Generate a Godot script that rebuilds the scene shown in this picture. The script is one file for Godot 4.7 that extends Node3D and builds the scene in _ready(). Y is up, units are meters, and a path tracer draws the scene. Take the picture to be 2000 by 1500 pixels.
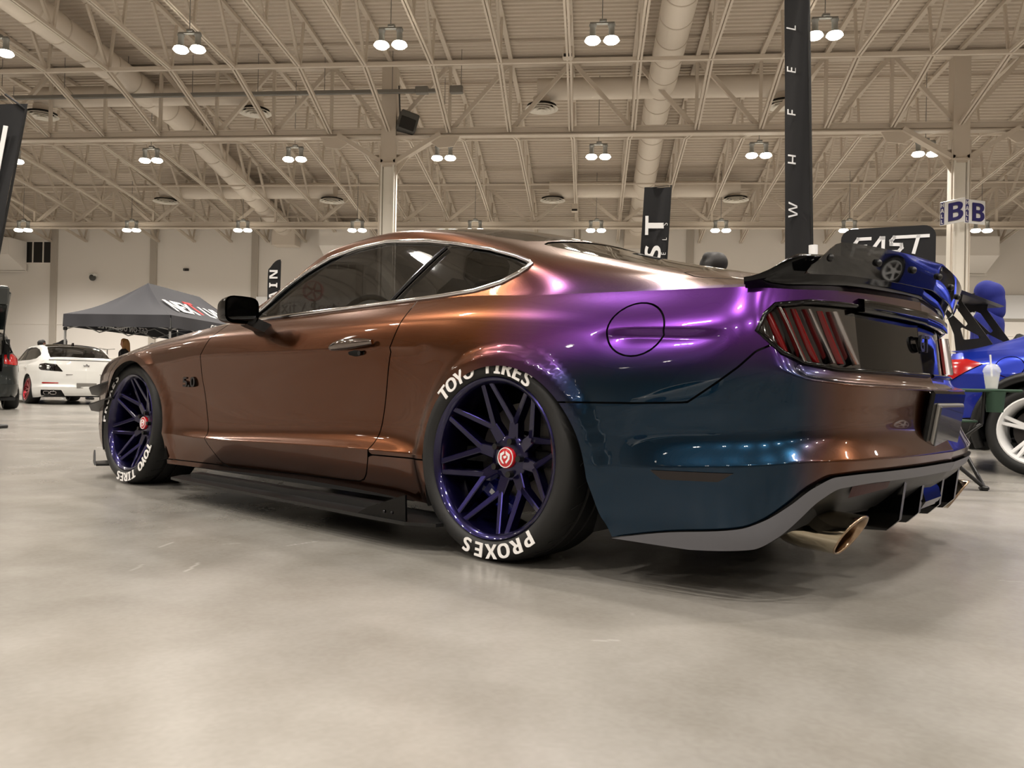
extends Node3D
# Exhibition hall with a lowered colour-shift coupe. World axes follow the hall: x along the girders, z along the joists, y up.

const CAR_TURN := -0.61162
const JOIST := 2.03
var names := {}
var mats := {}
var mesh_cache := {}


func _ready() -> void:
	set_camera_and_air()
	make_materials()
	build_floor_and_walls()
	build_roof()
	build_lamps()
	build_ducts()
	build_columns()
	build_coupe()
	build_white_sedan()
	build_hatchback()
	build_blue_coupe()
	build_tents()
	build_banners()
	build_people()
	build_small_things()


func set_camera_and_air() -> void:
	var cam := Camera3D.new()
	cam.name = "camera"
	cam.rotation_order = EULER_ORDER_YXZ
	cam.position = Vector3(-0.2196, 0.5632, 3.3668)
	cam.rotation_degrees = Vector3(0.2999, 5.5184, 1.1112)
	cam.fov = 50.917
	cam.near = 0.05
	cam.far = 200.0
	add_child(cam)
	cam.current = true
	var env := Environment.new()
	env.background_mode = Environment.BG_COLOR
	env.background_color = Color(0, 0, 0)
	env.tonemap_mode = Environment.TONE_MAPPER_LINEAR
	env.tonemap_exposure = 1.0
	env.sdfgi_enabled = true
	env.ssao_enabled = true
	env.ssil_enabled = true
	var w := WorldEnvironment.new()
	w.name = "air"
	w.environment = env
	add_child(w)


# ---------------------------------------------------------------- naming and grouping

func numbered(n: String) -> String:
	if not names.has(n):
		names[n] = 0
		return n
	names[n] += 1
	return "%s_%03d" % [n, names[n]]


func tag(o: Node3D, label: String, category: String, group := "", kind := "") -> Node3D:
	if label:
		o.set_meta("label", label)
	if category:
		o.set_meta("category", category)
	if group:
		o.set_meta("group", group)
	if kind:
		o.set_meta("kind", kind)
	return o


func thing(called: String, label: String, category: String, at := Vector3.ZERO, turn := 0.0, group := "") -> Node3D:
	var o := Node3D.new()
	o.name = numbered(called)
	add_child(o)
	o.position = at
	o.rotation.y = turn
	tag(o, label, category, group)
	return o


func part(parent: Node, called: String, mb, mat: Material, label := "") -> MeshInstance3D:
	var o := MeshInstance3D.new()
	o.name = numbered(called) if parent == self else called
	o.mesh = mb.mesh() if mb is MB else mb
	o.material_override = null
	for k in o.mesh.get_surface_count():
		o.set_surface_override_material(k, mat)
	parent.add_child(o, true)
	if label:
		o.set_meta("label", label)
	return o


func holder(parent: Node, called: String, at := Vector3.ZERO) -> Node3D:
	var o := Node3D.new()
	o.name = called
	parent.add_child(o, true)
	o.position = at
	return o


func struct(called: String, mb, mat: Material, label := "") -> MeshInstance3D:
	var o := part(self, called, mb, mat, label)
	o.set_meta("kind", "structure")
	return o


# ---------------------------------------------------------------- mesh building

class MB:
	var v := PackedVector3Array()
	var n := PackedVector3Array()
	var c := PackedColorArray()
	var uv := PackedVector2Array()
	var idx := PackedInt32Array()

	func vert(p: Vector3, nn: Vector3) -> int:
		v.append(p)
		n.append(nn)
		return v.size() - 1

	func tri(a: int, b: int, d: int) -> void:
		var g := (v[d] - v[a]).cross(v[b] - v[a])
		if g.dot(n[a] + n[b] + n[d]) < 0.0:
			idx.append_array([a, d, b])
		else:
			idx.append_array([a, b, d])

	func ftri(p: Vector3, q: Vector3, r: Vector3) -> void:
		# counter-clockwise seen from outside
		var nn := (q - p).cross(r - p).normalized()
		tri(vert(p, nn), vert(q, nn), vert(r, nn))

	func quad(p: Vector3, q: Vector3, r: Vector3, s: Vector3) -> void:
		var nn := (r - p).cross(s - q).normalized()
		var a := vert(p, nn)
		var b := vert(q, nn)
		var d := vert(r, nn)
		var e := vert(s, nn)
		tri(a, b, d)
		tri(a, d, e)

	func box(at: Vector3, size: Vector3, b := Basis.IDENTITY) -> void:
		var h := size * 0.5
		var q := []
		for k in 8:
			q.append(at + b * Vector3(h.x if k & 1 else -h.x, h.y if k & 2 else -h.y, h.z if k & 4 else -h.z))
		for f in [[4, 5, 7, 6], [1, 0, 2, 3], [5, 1, 3, 7], [0, 4, 6, 2], [6, 7, 3, 2], [0, 1, 5, 4]]:
			quad(q[f[0]], q[f[1]], q[f[2]], q[f[3]])

	func cbox(at: Vector3, size: Vector3, e: float, b := Basis.IDENTITY) -> void:
		# box with chamfered edges
		var h := size * 0.5
		e = minf(e, minf(h.x, minf(h.y, h.z)) * 0.95)
		var corner := func(sx, sy, sz, ax) -> Vector3:
			var q := Vector3(sx * (h.x - e), sy * (h.y - e), sz * (h.z - e))
			q[ax] += [sx, sy, sz][ax] * e
			return at + b * q
		for ax in 3:
			for s in [-1, 1]:
				var pts := []
				for t in [[-1, -1], [1, -1], [1, 1], [-1, 1]]:
					var sg := [0, 0, 0]
					sg[ax] = s
					sg[(ax + 1) % 3] = t[0]
					sg[(ax + 2) % 3] = t[1]
					pts.append(corner.call(sg[0], sg[1], sg[2], ax))
				if s > 0:
					quad(pts[0], pts[1], pts[2], pts[3])
				else:
					quad(pts[3], pts[2], pts[1], pts[0])
		for ax in 3:
			var a1 := (ax + 1) % 3
			var a2 := (ax + 2) % 3
			for s1 in [-1, 1]:
				for s2 in [-1, 1]:
					var q := []
					for w in [[-1, a1], [1, a1], [1, a2], [-1, a2]]:
						var sg := [0, 0, 0]
						sg[ax] = w[0]
						sg[a1] = s1
						sg[a2] = s2
						q.append(corner.call(sg[0], sg[1], sg[2], w[1]))
					if s1 * s2 > 0:
						quad(q[3], q[2], q[1], q[0])
					else:
						quad(q[0], q[1], q[2], q[3])
		for sx in [-1, 1]:
			for sy in [-1, 1]:
				for sz in [-1, 1]:
					var p: Vector3 = corner.call(sx, sy, sz, 0)
					var q: Vector3 = corner.call(sx, sy, sz, 1)
					var r: Vector3 = corner.call(sx, sy, sz, 2)
					if sx * sy * sz > 0:
						ftri(p, q, r)
					else:
						ftri(p, r, q)

	func bar(a: Vector3, b: Vector3, w: float, h: float, up := Vector3.UP) -> void:
		var d := (b - a).normalized()
		var x := up.cross(d)
		if x.length() < 0.01:
			x = Vector3.RIGHT.cross(d)
		x = x.normalized()
		var y := d.cross(x)
		box((a + b) * 0.5, Vector3(w, h, a.distance_to(b)), Basis(x, y, d))

	func tube(pts: Array, r, sides := 8, closed := false, caps := true) -> void:
		var m := pts.size()
		var base := v.size()
		var up := Vector3.UP
		var prev := Vector3.ZERO
		for i in m:
			var d: Vector3
			if closed:
				d = pts[(i + 1) % m] - pts[(i + m - 1) % m]
			else:
				d = pts[mini(i + 1, m - 1)] - pts[maxi(i - 1, 0)]
			d = d.normalized()
			var x := prev - d * prev.dot(d)
			if x.length() < 0.01:
				x = up.cross(d)
				if x.length() < 0.05:
					x = Vector3.RIGHT.cross(d)
			x = x.normalized()
			prev = x
			var y := d.cross(x)
			var rr: float = r[i] if r is Array else r
			for k in sides:
				var t := TAU * k / sides
				var o := x * cos(t) + y * sin(t)
				vert(pts[i] + o * rr, o)
		for i in (m if closed else m - 1):
			for k in sides:
				var a := base + i * sides + k
				var b := base + i * sides + (k + 1) % sides
				var a2 := base + ((i + 1) % m) * sides + k
				var b2 := base + ((i + 1) % m) * sides + (k + 1) % sides
				tri(a, b, b2)
				tri(a, b2, a2)
		if caps and not closed:
			for e in [0, m - 1]:
				var d: Vector3 = (pts[0] - pts[1]) if e == 0 else (pts[m - 1] - pts[m - 2])
				d = d.normalized()
				var c0 := vert(pts[e], d)
				var first := v.size()
				for k in sides:
					vert(v[base + e * sides + k], d)
				for k in sides:
					tri(c0, first + k, first + (k + 1) % sides)

	func lathe(prof: Array, segs := 32, x := Transform3D.IDENTITY, from := 0.0, to := TAU, sharp := false) -> void:
		# profile of (radius, height along z) turned round the z axis
		var closed := absf(to - from - TAU) < 0.001
		for j in prof.size() - 1:
			var p: Vector2 = prof[j]
			var q: Vector2 = prof[j + 1]
			if p.distance_to(q) < 1e-6:
				continue
			var na := _pn(prof, j, sharp, true)
			var nb := _pn(prof, j, sharp, false)
			var base := v.size()
			for i in segs + 1:
				var t := from + (to - from) * i / segs
				var d := Vector3(cos(t), sin(t), 0)
				vert(x * (d * p.x + Vector3(0, 0, p.y)), (x.basis * (d * na.x + Vector3(0, 0, na.y))).normalized())
				vert(x * (d * q.x + Vector3(0, 0, q.y)), (x.basis * (d * nb.x + Vector3(0, 0, nb.y))).normalized())
			for i in segs:
				var a := base + i * 2
				tri(a, a + 1, a + 3)
				tri(a, a + 3, a + 2)

	func _pn(prof: Array, j: int, sharp: bool, first: bool) -> Vector2:
		# outward is to the right of the way the profile runs
		var d: Vector2 = (prof[j + 1] - prof[j]).normalized()
		var o := Vector2(d.y, -d.x)
		if sharp:
			return o
		var k := j - 1 if first else j + 1
		if k < 0 or k > prof.size() - 2:
			return o
		var d2: Vector2 = (prof[k + 1] - prof[k]).normalized()
		var o2 := Vector2(d2.y, -d2.x)
		if o.dot(o2) < 0.55:
			return o
		return (o + o2).normalized()

	func prism(poly: PackedVector2Array, depth: float, x := Transform3D.IDENTITY, smooth := false, caps := true) -> void:
		# polygon in xy, from z = 0 to z = depth
		if Geometry2D.is_polygon_clockwise(poly):
			poly.reverse()
		var m := poly.size()
		if caps:
			var t := Geometry2D.triangulate_polygon(poly)
			for k in range(0, t.size(), 3):
				var a := poly[t[k]]
				var b := poly[t[k + 1]]
				var d := poly[t[k + 2]]
				if (b - a).cross(d - a) < 0:
					var s := b
					b = d
					d = s
				ftri(x * Vector3(a.x, a.y, depth), x * Vector3(b.x, b.y, depth), x * Vector3(d.x, d.y, depth))
				ftri(x * Vector3(a.x, a.y, 0), x * Vector3(d.x, d.y, 0), x * Vector3(b.x, b.y, 0))
		for k in m:
			var a := poly[k]
			var b := poly[(k + 1) % m]
			if smooth:
				var pa := poly[(k + m - 1) % m]
				var pb := poly[(k + 2) % m]
				var n0 := (b - pa).orthogonal().normalized()
				var n1 := (pb - a).orthogonal().normalized()
				var e := (b - a).orthogonal()
				if n0.dot(e) < 0:
					n0 = -n0
				if n1.dot(e) < 0:
					n1 = -n1
				# outside of a counter-clockwise polygon lies to the right of its way
				var sgn := 1.0 if Vector2(b.y - a.y, a.x - b.x).dot(e) > 0 else -1.0
				var w0 := (x.basis * Vector3(n0.x, n0.y, 0) * sgn).normalized()
				var w1 := (x.basis * Vector3(n1.x, n1.y, 0) * sgn).normalized()
				var i0 := vert(x * Vector3(a.x, a.y, 0), w0)
				var i1 := vert(x * Vector3(b.x, b.y, 0), w1)
				var i2 := vert(x * Vector3(b.x, b.y, depth), w1)
				var i3 := vert(x * Vector3(a.x, a.y, depth), w0)
				tri(i0, i1, i2)
				tri(i0, i2, i3)
			else:
				quad(x * Vector3(a.x, a.y, 0), x * Vector3(b.x, b.y, 0), x * Vector3(b.x, b.y, depth), x * Vector3(a.x, a.y, depth))

	func grid(p: PackedVector3Array, nu: int, nv: int, outside: Vector3, flip := false) -> void:
		# smooth sheet of nu x nv points; outside: a direction or, with flip, turned over as a whole
		var base := v.size()
		var acc := PackedVector3Array()
		acc.resize(nu * nv)
		for i in nu - 1:
			for j in nv - 1:
				var a := i * nv + j
				var g := (p[a + nv + 1] - p[a]).cross(p[a + 1] - p[a + nv])
				acc[a] += g
				acc[a + 1] += g
				acc[a + nv] += g
				acc[a + nv + 1] += g
		var tot := Vector3.ZERO
		for k in acc.size():
			tot += acc[k]
		var s := 1.0
		if outside != Vector3.ZERO and tot.dot(outside) < 0:
			s = -1.0
		if flip:
			s = -s
		for k in acc.size():
			vert(p[k], (acc[k] * s).normalized())
		for i in nu - 1:
			for j in nv - 1:
				var a := base + i * nv + j
				tri(a, a + 1, a + nv + 1)
				tri(a, a + nv + 1, a + nv)

	func ball(at: Vector3, r: Vector3, segs := 16, rings := 10, b := Basis.IDENTITY) -> void:
		var base := v.size()
		for i in rings + 1:
			var t := PI * i / rings
			for k in segs + 1:
				var f := TAU * k / segs
				var d := Vector3(sin(t) * cos(f), cos(t), sin(t) * sin(f))
				vert(at + b * (d * r), (b * (d / r)).normalized())
		for i in rings:
			for k in segs:
				var a := base + i * (segs + 1) + k
				if i > 0:
					tri(a, a + 1, a + segs + 2)
				if i < rings - 1:
					tri(a, a + segs + 2, a + segs + 1)

	func add(o: MB, x := Transform3D.IDENTITY) -> void:
		var base := v.size()
		for k in o.v.size():
			v.append(x * o.v[k])
			n.append((x.basis.inverse().transposed() * o.n[k]).normalized())
		for k in range(0, o.idx.size(), 3):
			tri(base + o.idx[k], base + o.idx[k + 1], base + o.idx[k + 2])

	func mesh() -> ArrayMesh:
		var a := []
		a.resize(Mesh.ARRAY_MAX)
		a[Mesh.ARRAY_VERTEX] = v
		a[Mesh.ARRAY_NORMAL] = n
		if c.size() == v.size():
			a[Mesh.ARRAY_COLOR] = c
		if uv.size() == v.size():
			a[Mesh.ARRAY_TEX_UV] = uv
		a[Mesh.ARRAY_INDEX] = idx
		var m := ArrayMesh.new()
		m.add_surface_from_arrays(Mesh.PRIMITIVE_TRIANGLES, a)
		return m


# sheets that can be cut along a line: points, normals, and a flat place (q) for each point

class Sheet:
	var v := PackedVector3Array()
	var n := PackedVector3Array()
	var q := PackedVector2Array()
	var idx := PackedInt32Array()

	func cut(f: Callable) -> Sheet:
		# keeps what has f >= 0
		var val := PackedFloat32Array()
		val.resize(v.size())
		for k in v.size():
			val[k] = f.call(v[k], q[k])
		var o := Sheet.new()
		var to := PackedInt32Array()
		to.resize(v.size())
		to.fill(-1)
		for t in range(0, idx.size(), 3):
			var ins := 0
			for e in 3:
				if val[idx[t + e]] >= 0.0:
					ins += 1
			if ins == 0:
				continue
			var ring := PackedInt32Array()
			for e in 3:
				var a := idx[t + e]
				var b := idx[t + (e + 1) % 3]
				if val[a] >= 0.0:
					if to[a] < 0:
						to[a] = o.v.size()
						o.v.append(v[a])
						o.n.append(n[a])
						o.q.append(q[a])
					ring.append(to[a])
				if (val[a] >= 0.0) != (val[b] >= 0.0):
					var w := val[a] / (val[a] - val[b])
					ring.append(o.v.size())
					o.v.append(v[a].lerp(v[b], w))
					o.n.append(n[a].lerp(n[b], w).normalized())
					o.q.append(q[a].lerp(q[b], w))
			for e in range(1, ring.size() - 1):
				o.idx.append_array([ring[0], ring[e], ring[e + 1]])
		return o

	func into(mb: MB, off := 0.0, mirrored := false) -> void:
		var base := mb.v.size()
		for k in v.size():
			var p := v[k] + n[k] * off
			var nn := n[k]
			if mirrored:
				p.z = -p.z
				nn.z = -nn.z
			mb.v.append(p)
			mb.n.append(nn)
		for t in range(0, idx.size(), 3):
			mb.tri(base + idx[t], base + idx[t + 1], base + idx[t + 2])


static func sdpoly(p: Vector2, poly: PackedVector2Array) -> float:
	# distance to the outline, positive inside
	var m := poly.size()
	var d := INF
	var inside := false
	var j := m - 1
	for i in m:
		var a := poly[i]
		var b := poly[j]
		var e := b - a
		var w := p - a
		var k := w - e * clampf(w.dot(e) / e.length_squared(), 0.0, 1.0)
		d = minf(d, k.length_squared())
		if (a.y > p.y) != (b.y > p.y) and p.x < (b.x - a.x) * (p.y - a.y) / (b.y - a.y) + a.x:
			inside = not inside
		j = i
	return sqrt(d) if inside else -sqrt(d)


static func crom(a, b, c, d, t: float):
	return 0.5 * ((2.0 * b) + (c - a) * t + (2.0 * a - 5.0 * b + 4.0 * c - d) * t * t + (3.0 * b - a - 3.0 * c + d) * t * t * t)


static func spline(pts: Array, per: int) -> Array:
	var out := []
	var m := pts.size()
	for i in m - 1:
		for k in per:
			out.append(crom(pts[maxi(i - 1, 0)], pts[i], pts[i + 1], pts[mini(i + 2, m - 1)], float(k) / per))
	out.append(pts[m - 1])
	return out


static func table(keys: Array, x: float, col: int) -> float:
	# smooth interpolation of a table whose rows start with x (monotone slopes)
	var m := keys.size()
	if x <= keys[0][0]:
		return keys[0][col]
	if x >= keys[m - 1][0]:
		return keys[m - 1][col]
	var i := 0
	while x > keys[i + 1][0]:
		i += 1
	var h: float = keys[i + 1][0] - keys[i][0]
	var t: float = (x - keys[i][0]) / h
	var y0: float = keys[i][col]
	var y1: float = keys[i + 1][col]
	var m0: float = _slope(keys, i, col) * h
	var m1: float = _slope(keys, i + 1, col) * h
	var t2 := t * t
	var t3 := t2 * t
	return (2 * t3 - 3 * t2 + 1) * y0 + (t3 - 2 * t2 + t) * m0 + (-2 * t3 + 3 * t2) * y1 + (t3 - t2) * m1


static func _slope(keys: Array, i: int, col: int) -> float:
	var m := keys.size()
	if i == 0:
		return (keys[1][col] - keys[0][col]) / (keys[1][0] - keys[0][0])
	if i == m - 1:
		return (keys[m - 1][col] - keys[m - 2][col]) / (keys[m - 1][0] - keys[m - 2][0])
	var a: float = (keys[i][col] - keys[i - 1][col]) / (keys[i][0] - keys[i - 1][0])
	var b: float = (keys[i + 1][col] - keys[i][col]) / (keys[i + 1][0] - keys[i][0])
	if a * b <= 0.0:
		return 0.0
	return 2.0 * a * b / (a + b)


func letters(text: String, height: float, depth := 0.01, bold := true, serif := false, wide := 1.0) -> ArrayMesh:
	# lettering centred on its own middle, facing +z, in metres
	var key := "%s|%.4f|%.4f|%s|%s|%.2f" % [text, height, depth, bold, serif, wide]
	if mesh_cache.has(key):
		return mesh_cache[key]
	var f := SystemFont.new()
	f.font_names = PackedStringArray(["Droid Serif" if serif else "Droid Sans"])
	if bold:
		f.font_weight = 700
	var t := TextMesh.new()
	t.text = text
	t.font = f
	t.font_size = 64
	t.pixel_size = 0.01
	t.depth = 0.02
	t.curve_step = 2.0
	var src := t.get_mesh_arrays()
	var vv: PackedVector3Array = src[Mesh.ARRAY_VERTEX]
	if vv.is_empty():
		return ArrayMesh.new()
	var lo := vv[0]
	var hi := vv[0]
	for p in vv:
		lo = lo.min(p)
		hi = hi.max(p)
	var s := height / (hi.y - lo.y)
	var mid := (lo + hi) * 0.5
	for k in vv.size():
		var p := vv[k] - mid
		vv[k] = Vector3(p.x * s * wide, p.y * s, p.z / (hi.z - lo.z) * depth)
	src[Mesh.ARRAY_VERTEX] = vv
	src[Mesh.ARRAY_TANGENT] = null
	var m := ArrayMesh.new()
	m.add_surface_from_arrays(Mesh.PRIMITIVE_TRIANGLES, src)
	mesh_cache[key] = m
	return m


func put_letters(parent: Node, called: String, text: String, height: float, x: Transform3D, mat: Material, depth := 0.01, bold := true, wide := 1.0, label := "", serif := false) -> MeshInstance3D:
	var o := part(parent, called, letters(text, height, depth, bold, serif, wide), mat, label)
	o.transform = x
	return o


# ---------------------------------------------------------------- materials

func mat(key: String, albedo: Color, rough := 0.6, metal := 0.0, coat := 0.0, coat_rough := 0.03) -> StandardMaterial3D:
	if mats.has(key):
		return mats[key]
	var m := StandardMaterial3D.new()
	m.resource_name = key
	m.albedo_color = albedo
	m.roughness = rough
	m.metallic = metal
	if coat > 0.0:
		m.clearcoat_enabled = true
		m.clearcoat = coat
		m.clearcoat_roughness = coat_rough
	mats[key] = m
	return m


func noise_tex(seed_: int, freq: float, octaves: int, a: Color, b: Color, mid := 0.5, size := 512) -> NoiseTexture2D:
	var f := FastNoiseLite.new()
	f.seed = seed_
	f.frequency = freq
	f.fractal_octaves = octaves
	f.noise_type = FastNoiseLite.TYPE_SIMPLEX_SMOOTH
	var g := Gradient.new()
	g.offsets = PackedFloat32Array([0.0, mid, 1.0])
	g.colors = PackedColorArray([a, a.lerp(b, 0.5), b])
	var t := NoiseTexture2D.new()
	t.width = size
	t.height = size
	t.seamless = true
	t.noise = f
	t.color_ramp = g
	return t


func concrete_image() -> ImageTexture:
	# mottled trowelled concrete: broad stains, small blotches, fine grain; floats, so that no steps show
	var n := 1024
	var a := FastNoiseLite.new()
	a.seed = 5
	a.frequency = 0.004
	a.fractal_octaves = 4
	var b := FastNoiseLite.new()
	b.seed = 9
	b.frequency = 0.02
	b.fractal_octaves = 4
	var ia := a.get_seamless_image(n, n)
	var ib := b.get_seamless_image(n, n)
	var rng := RandomNumberGenerator.new()
	rng.seed = 41
	var im := Image.create(n, n, false, Image.FORMAT_RGBF)
	for y in n:
		for x in n:
			var p := ia.get_pixel(x, y).r - 0.5
			var q := ib.get_pixel(x, y).r - 0.5
			var g := rng.randf() - 0.5
			var v := 0.2 + 0.1 * p + 0.075 * q + 0.02 * g
			var w := 0.01 * p
			im.set_pixel(x, y, Color(v + 0.008 + w, v - 0.004, v - 0.024 - w))
	# scuffs and chips
	for k in 120:
		var at := Vector2(rng.randf() * n, rng.randf() * n)
		var way := Vector2.from_angle(rng.randf() * TAU)
		var light := 0.03 + 0.09 * rng.randf()
		for i in rng.randi_range(1, 14):
			var c := Vector2i(at + way * i)
			c = Vector2i(posmod(c.x, n), posmod(c.y, n))
			im.set_pixelv(c, im.get_pixelv(c) + Color(light, light, light))
	return ImageTexture.create_from_image(im)


func make_materials() -> void:
	var fl := mat("polished_concrete", Color(1, 1, 1), 0.27)
	fl.albedo_texture = concrete_image()
	fl.uv1_triplanar = true
	fl.uv1_world_triplanar = true
	fl.uv1_scale = Vector3(0.11, 0.11, 0.11)
	fl.metallic_specular = 0.5
	mat("wall_paint", Color(0.95, 0.93, 0.905), 0.75)
	mat("pilaster_paint", Color(0.74, 0.71, 0.67), 0.75)
	mat("steel_paint", Color(0.80, 0.755, 0.70), 0.55)
	mat("deck_paint", Color(0.80, 0.755, 0.70), 0.7)
	mat("duct_paint", Color(0.87, 0.83, 0.78), 0.5)
	mat("conduit_grey", Color(0.5, 0.49, 0.47), 0.45, 0.3)
	mat("speaker_grey", Color(0.32, 0.32, 0.31), 0.6)
	mat("column_white", Color(0.9, 0.88, 0.84), 0.55)
	mat("white_plastic", Color(0.9, 0.9, 0.88), 0.4)
	mat("lamp_grey", Color(0.55, 0.55, 0.54), 0.35, 0.6)
	var le := mat("lamp_lens", Color(0.95, 0.94, 0.9), 0.4)
	le.emission_enabled = true
	le.emission = Color(1.0, 0.965, 0.9)
	le.emission_energy_multiplier = 11.0
	mat("grille_dark", Color(0.13, 0.12, 0.11), 0.7)
	mat("sign_white", Color(0.93, 0.93, 0.93), 0.4)
	mat("sign_blue", Color(0.13, 0.11, 0.42), 0.4)
	mat("ink_black", Color(0.05, 0.05, 0.055), 0.5)
	mat("ink_white", Color(0.93, 0.93, 0.93), 0.5)
	mat("ink_red", Color(0.78, 0.12, 0.13), 0.5)
	mat("rubber", Color(0.06, 0.06, 0.06), 0.6)
	mat("tyre_white", Color(0.92, 0.91, 0.9), 0.55)
	mat("gloss_black", Color(0.014, 0.014, 0.016), 0.06)
	mats.gloss_black.metallic_specular = 0.36
	mat("satin_black", Color(0.045, 0.045, 0.048), 0.42)
	mat("under_black", Color(0.085, 0.085, 0.085), 0.85)
	mat("trim_grey", Color(0.36, 0.36, 0.38), 0.45)
	mat("chrome", Color(0.86, 0.86, 0.87), 0.08, 1.0)
	mat("dark_chrome", Color(0.25, 0.25, 0.26), 0.15, 1.0)
	mat("steel_bright", Color(0.72, 0.68, 0.60), 0.1, 1.0)
	mat("steel_gold", Color(0.66, 0.57, 0.48), 0.2, 1.0)
	mat("disc_steel", Color(0.34, 0.33, 0.32), 0.35, 0.9)
	mat("caliper_blue", Color(0.05, 0.08, 0.45), 0.3, 0.0, 0.6)
	mat("cap_red", Color(0.78, 0.07, 0.12), 0.25, 0.0, 0.8)
	mat("wheel_blue", Color(0.10, 0.085, 0.26), 0.28, 0.9, 1.0, 0.02)
	mat("lamp_silver", Color(0.62, 0.6, 0.6), 0.16, 1.0)
	mat("handle_chrome", Color(0.5, 0.46, 0.44), 0.1, 1.0)
	mat("lamp_red", Color(0.36, 0.01, 0.025), 0.16)
	mat("lamp_smoke", Color(0.05, 0.035, 0.035), 0.1, 0.0, 1.0, 0.02)
	mat("reflector_red", Color(0.20, 0.045, 0.045), 0.4)
	mats.reflector_red.metallic_specular = 0.3
	mat("cloth_black", Color(0.085, 0.085, 0.095), 0.85)
	mat("seat_black", Color(0.03, 0.03, 0.032), 0.8)
	mat("tent_black", Color(0.23, 0.23, 0.25), 0.8)
	mat("pole_grey", Color(0.66, 0.66, 0.66), 0.4, 0.5)
	var gl := mat("tinted_glass", Color(0.012, 0.016, 0.015, 0.72), 0.02)
	gl.transparency = BaseMaterial3D.TRANSPARENCY_ALPHA
	var gc := mat("clear_glass", Color(0.05, 0.06, 0.06, 0.45), 0.02)
	gc.transparency = BaseMaterial3D.TRANSPARENCY_ALPHA
	var sm := mat("smoked_sheet", Color(0.03, 0.03, 0.035, 0.80), 0.04)
	sm.transparency = BaseMaterial3D.TRANSPARENCY_ALPHA
	var pt := mat("flip_paint", Color(1, 1, 1), 0.24, 0.97, 0.6, 0.02)
	pt.vertex_color_use_as_albedo = true
	mat("white_pearl", Color(0.9, 0.9, 0.885), 0.3, 0.0, 1.0, 0.03)
	mat("deep_green", Color(0.055, 0.095, 0.1), 0.3, 0.4, 1.0, 0.03)
	mat("blue_metallic", Color(0.03, 0.16, 0.62), 0.3, 0.55, 1.0, 0.03)
	mat("wheel_white", Color(0.9, 0.9, 0.9), 0.35, 0.0, 0.6)
	mat("wheel_red", Color(0.55, 0.05, 0.12), 0.25, 0.8, 1.0)
	mat("bright_red", Color(0.66, 0.02, 0.05), 0.15, 0.0, 1.0)
	mat("skin", Color(0.78, 0.56, 0.46), 0.55)
	mat("skin_dark", Color(0.42, 0.27, 0.2), 0.55)
	mat("hair_dark", Color(0.07, 0.055, 0.05), 0.6)
	mat("hair_blond", Color(0.66, 0.48, 0.29), 0.6)
	mat("denim", Color(0.12, 0.15, 0.24), 0.85)
	mat("hoodie_blue", Color(0.08, 0.12, 0.46), 0.85)
	mat("cap_blue", Color(0.07, 0.14, 0.6), 0.7)
	mat("shirt_pink", Color(0.74, 0.56, 0.49), 0.85)
	mat("chair_green", Color(0.17, 0.27, 0.21), 0.8)
	var cup := mat("cup_clear", Color(0.9, 0.92, 0.93, 0.35), 0.1)
	cup.transparency = BaseMaterial3D.TRANSPARENCY_ALPHA
	mat("yellow_print", Color(0.85, 0.68, 0.1), 0.6)


# ---------------------------------------------------------------- hall

const WALL_Z := -37.8
const GIRDER_B := -23.238
const GIRDER_C := -33.6
const COL_X := -7.09
const LEFT_X := -36.0
const RIGHT_X := 32.0
const BACK_Z := 27.0
const JB := [[-38.0, 7.98], [-33.0, 8.9], [-26.2, 9.75], [-20.1, 10.13], [-9.0, 10.65], [2.5, 11.2], [14.0, 10.6], [27.0, 9.9]]


func joist_y(z: float) -> float:
	if z <= JB[0][0]:
		return JB[0][1]
	for k in JB.size() - 1:
		if z <= JB[k + 1][0]:
			return lerpf(JB[k][1], JB[k + 1][1], (z - JB[k][0]) / (JB[k + 1][0] - JB[k][0]))
	return JB[-1][1]


func depth_at(z: float) -> float:
	# the joists are shallower towards the end wall
	return lerpf(0.98, 1.62, clampf((z + 37.8) / 11.6, 0.0, 1.0))


func deck_y(z: float) -> float:
	return joist_y(z) + depth_at(z)


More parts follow.
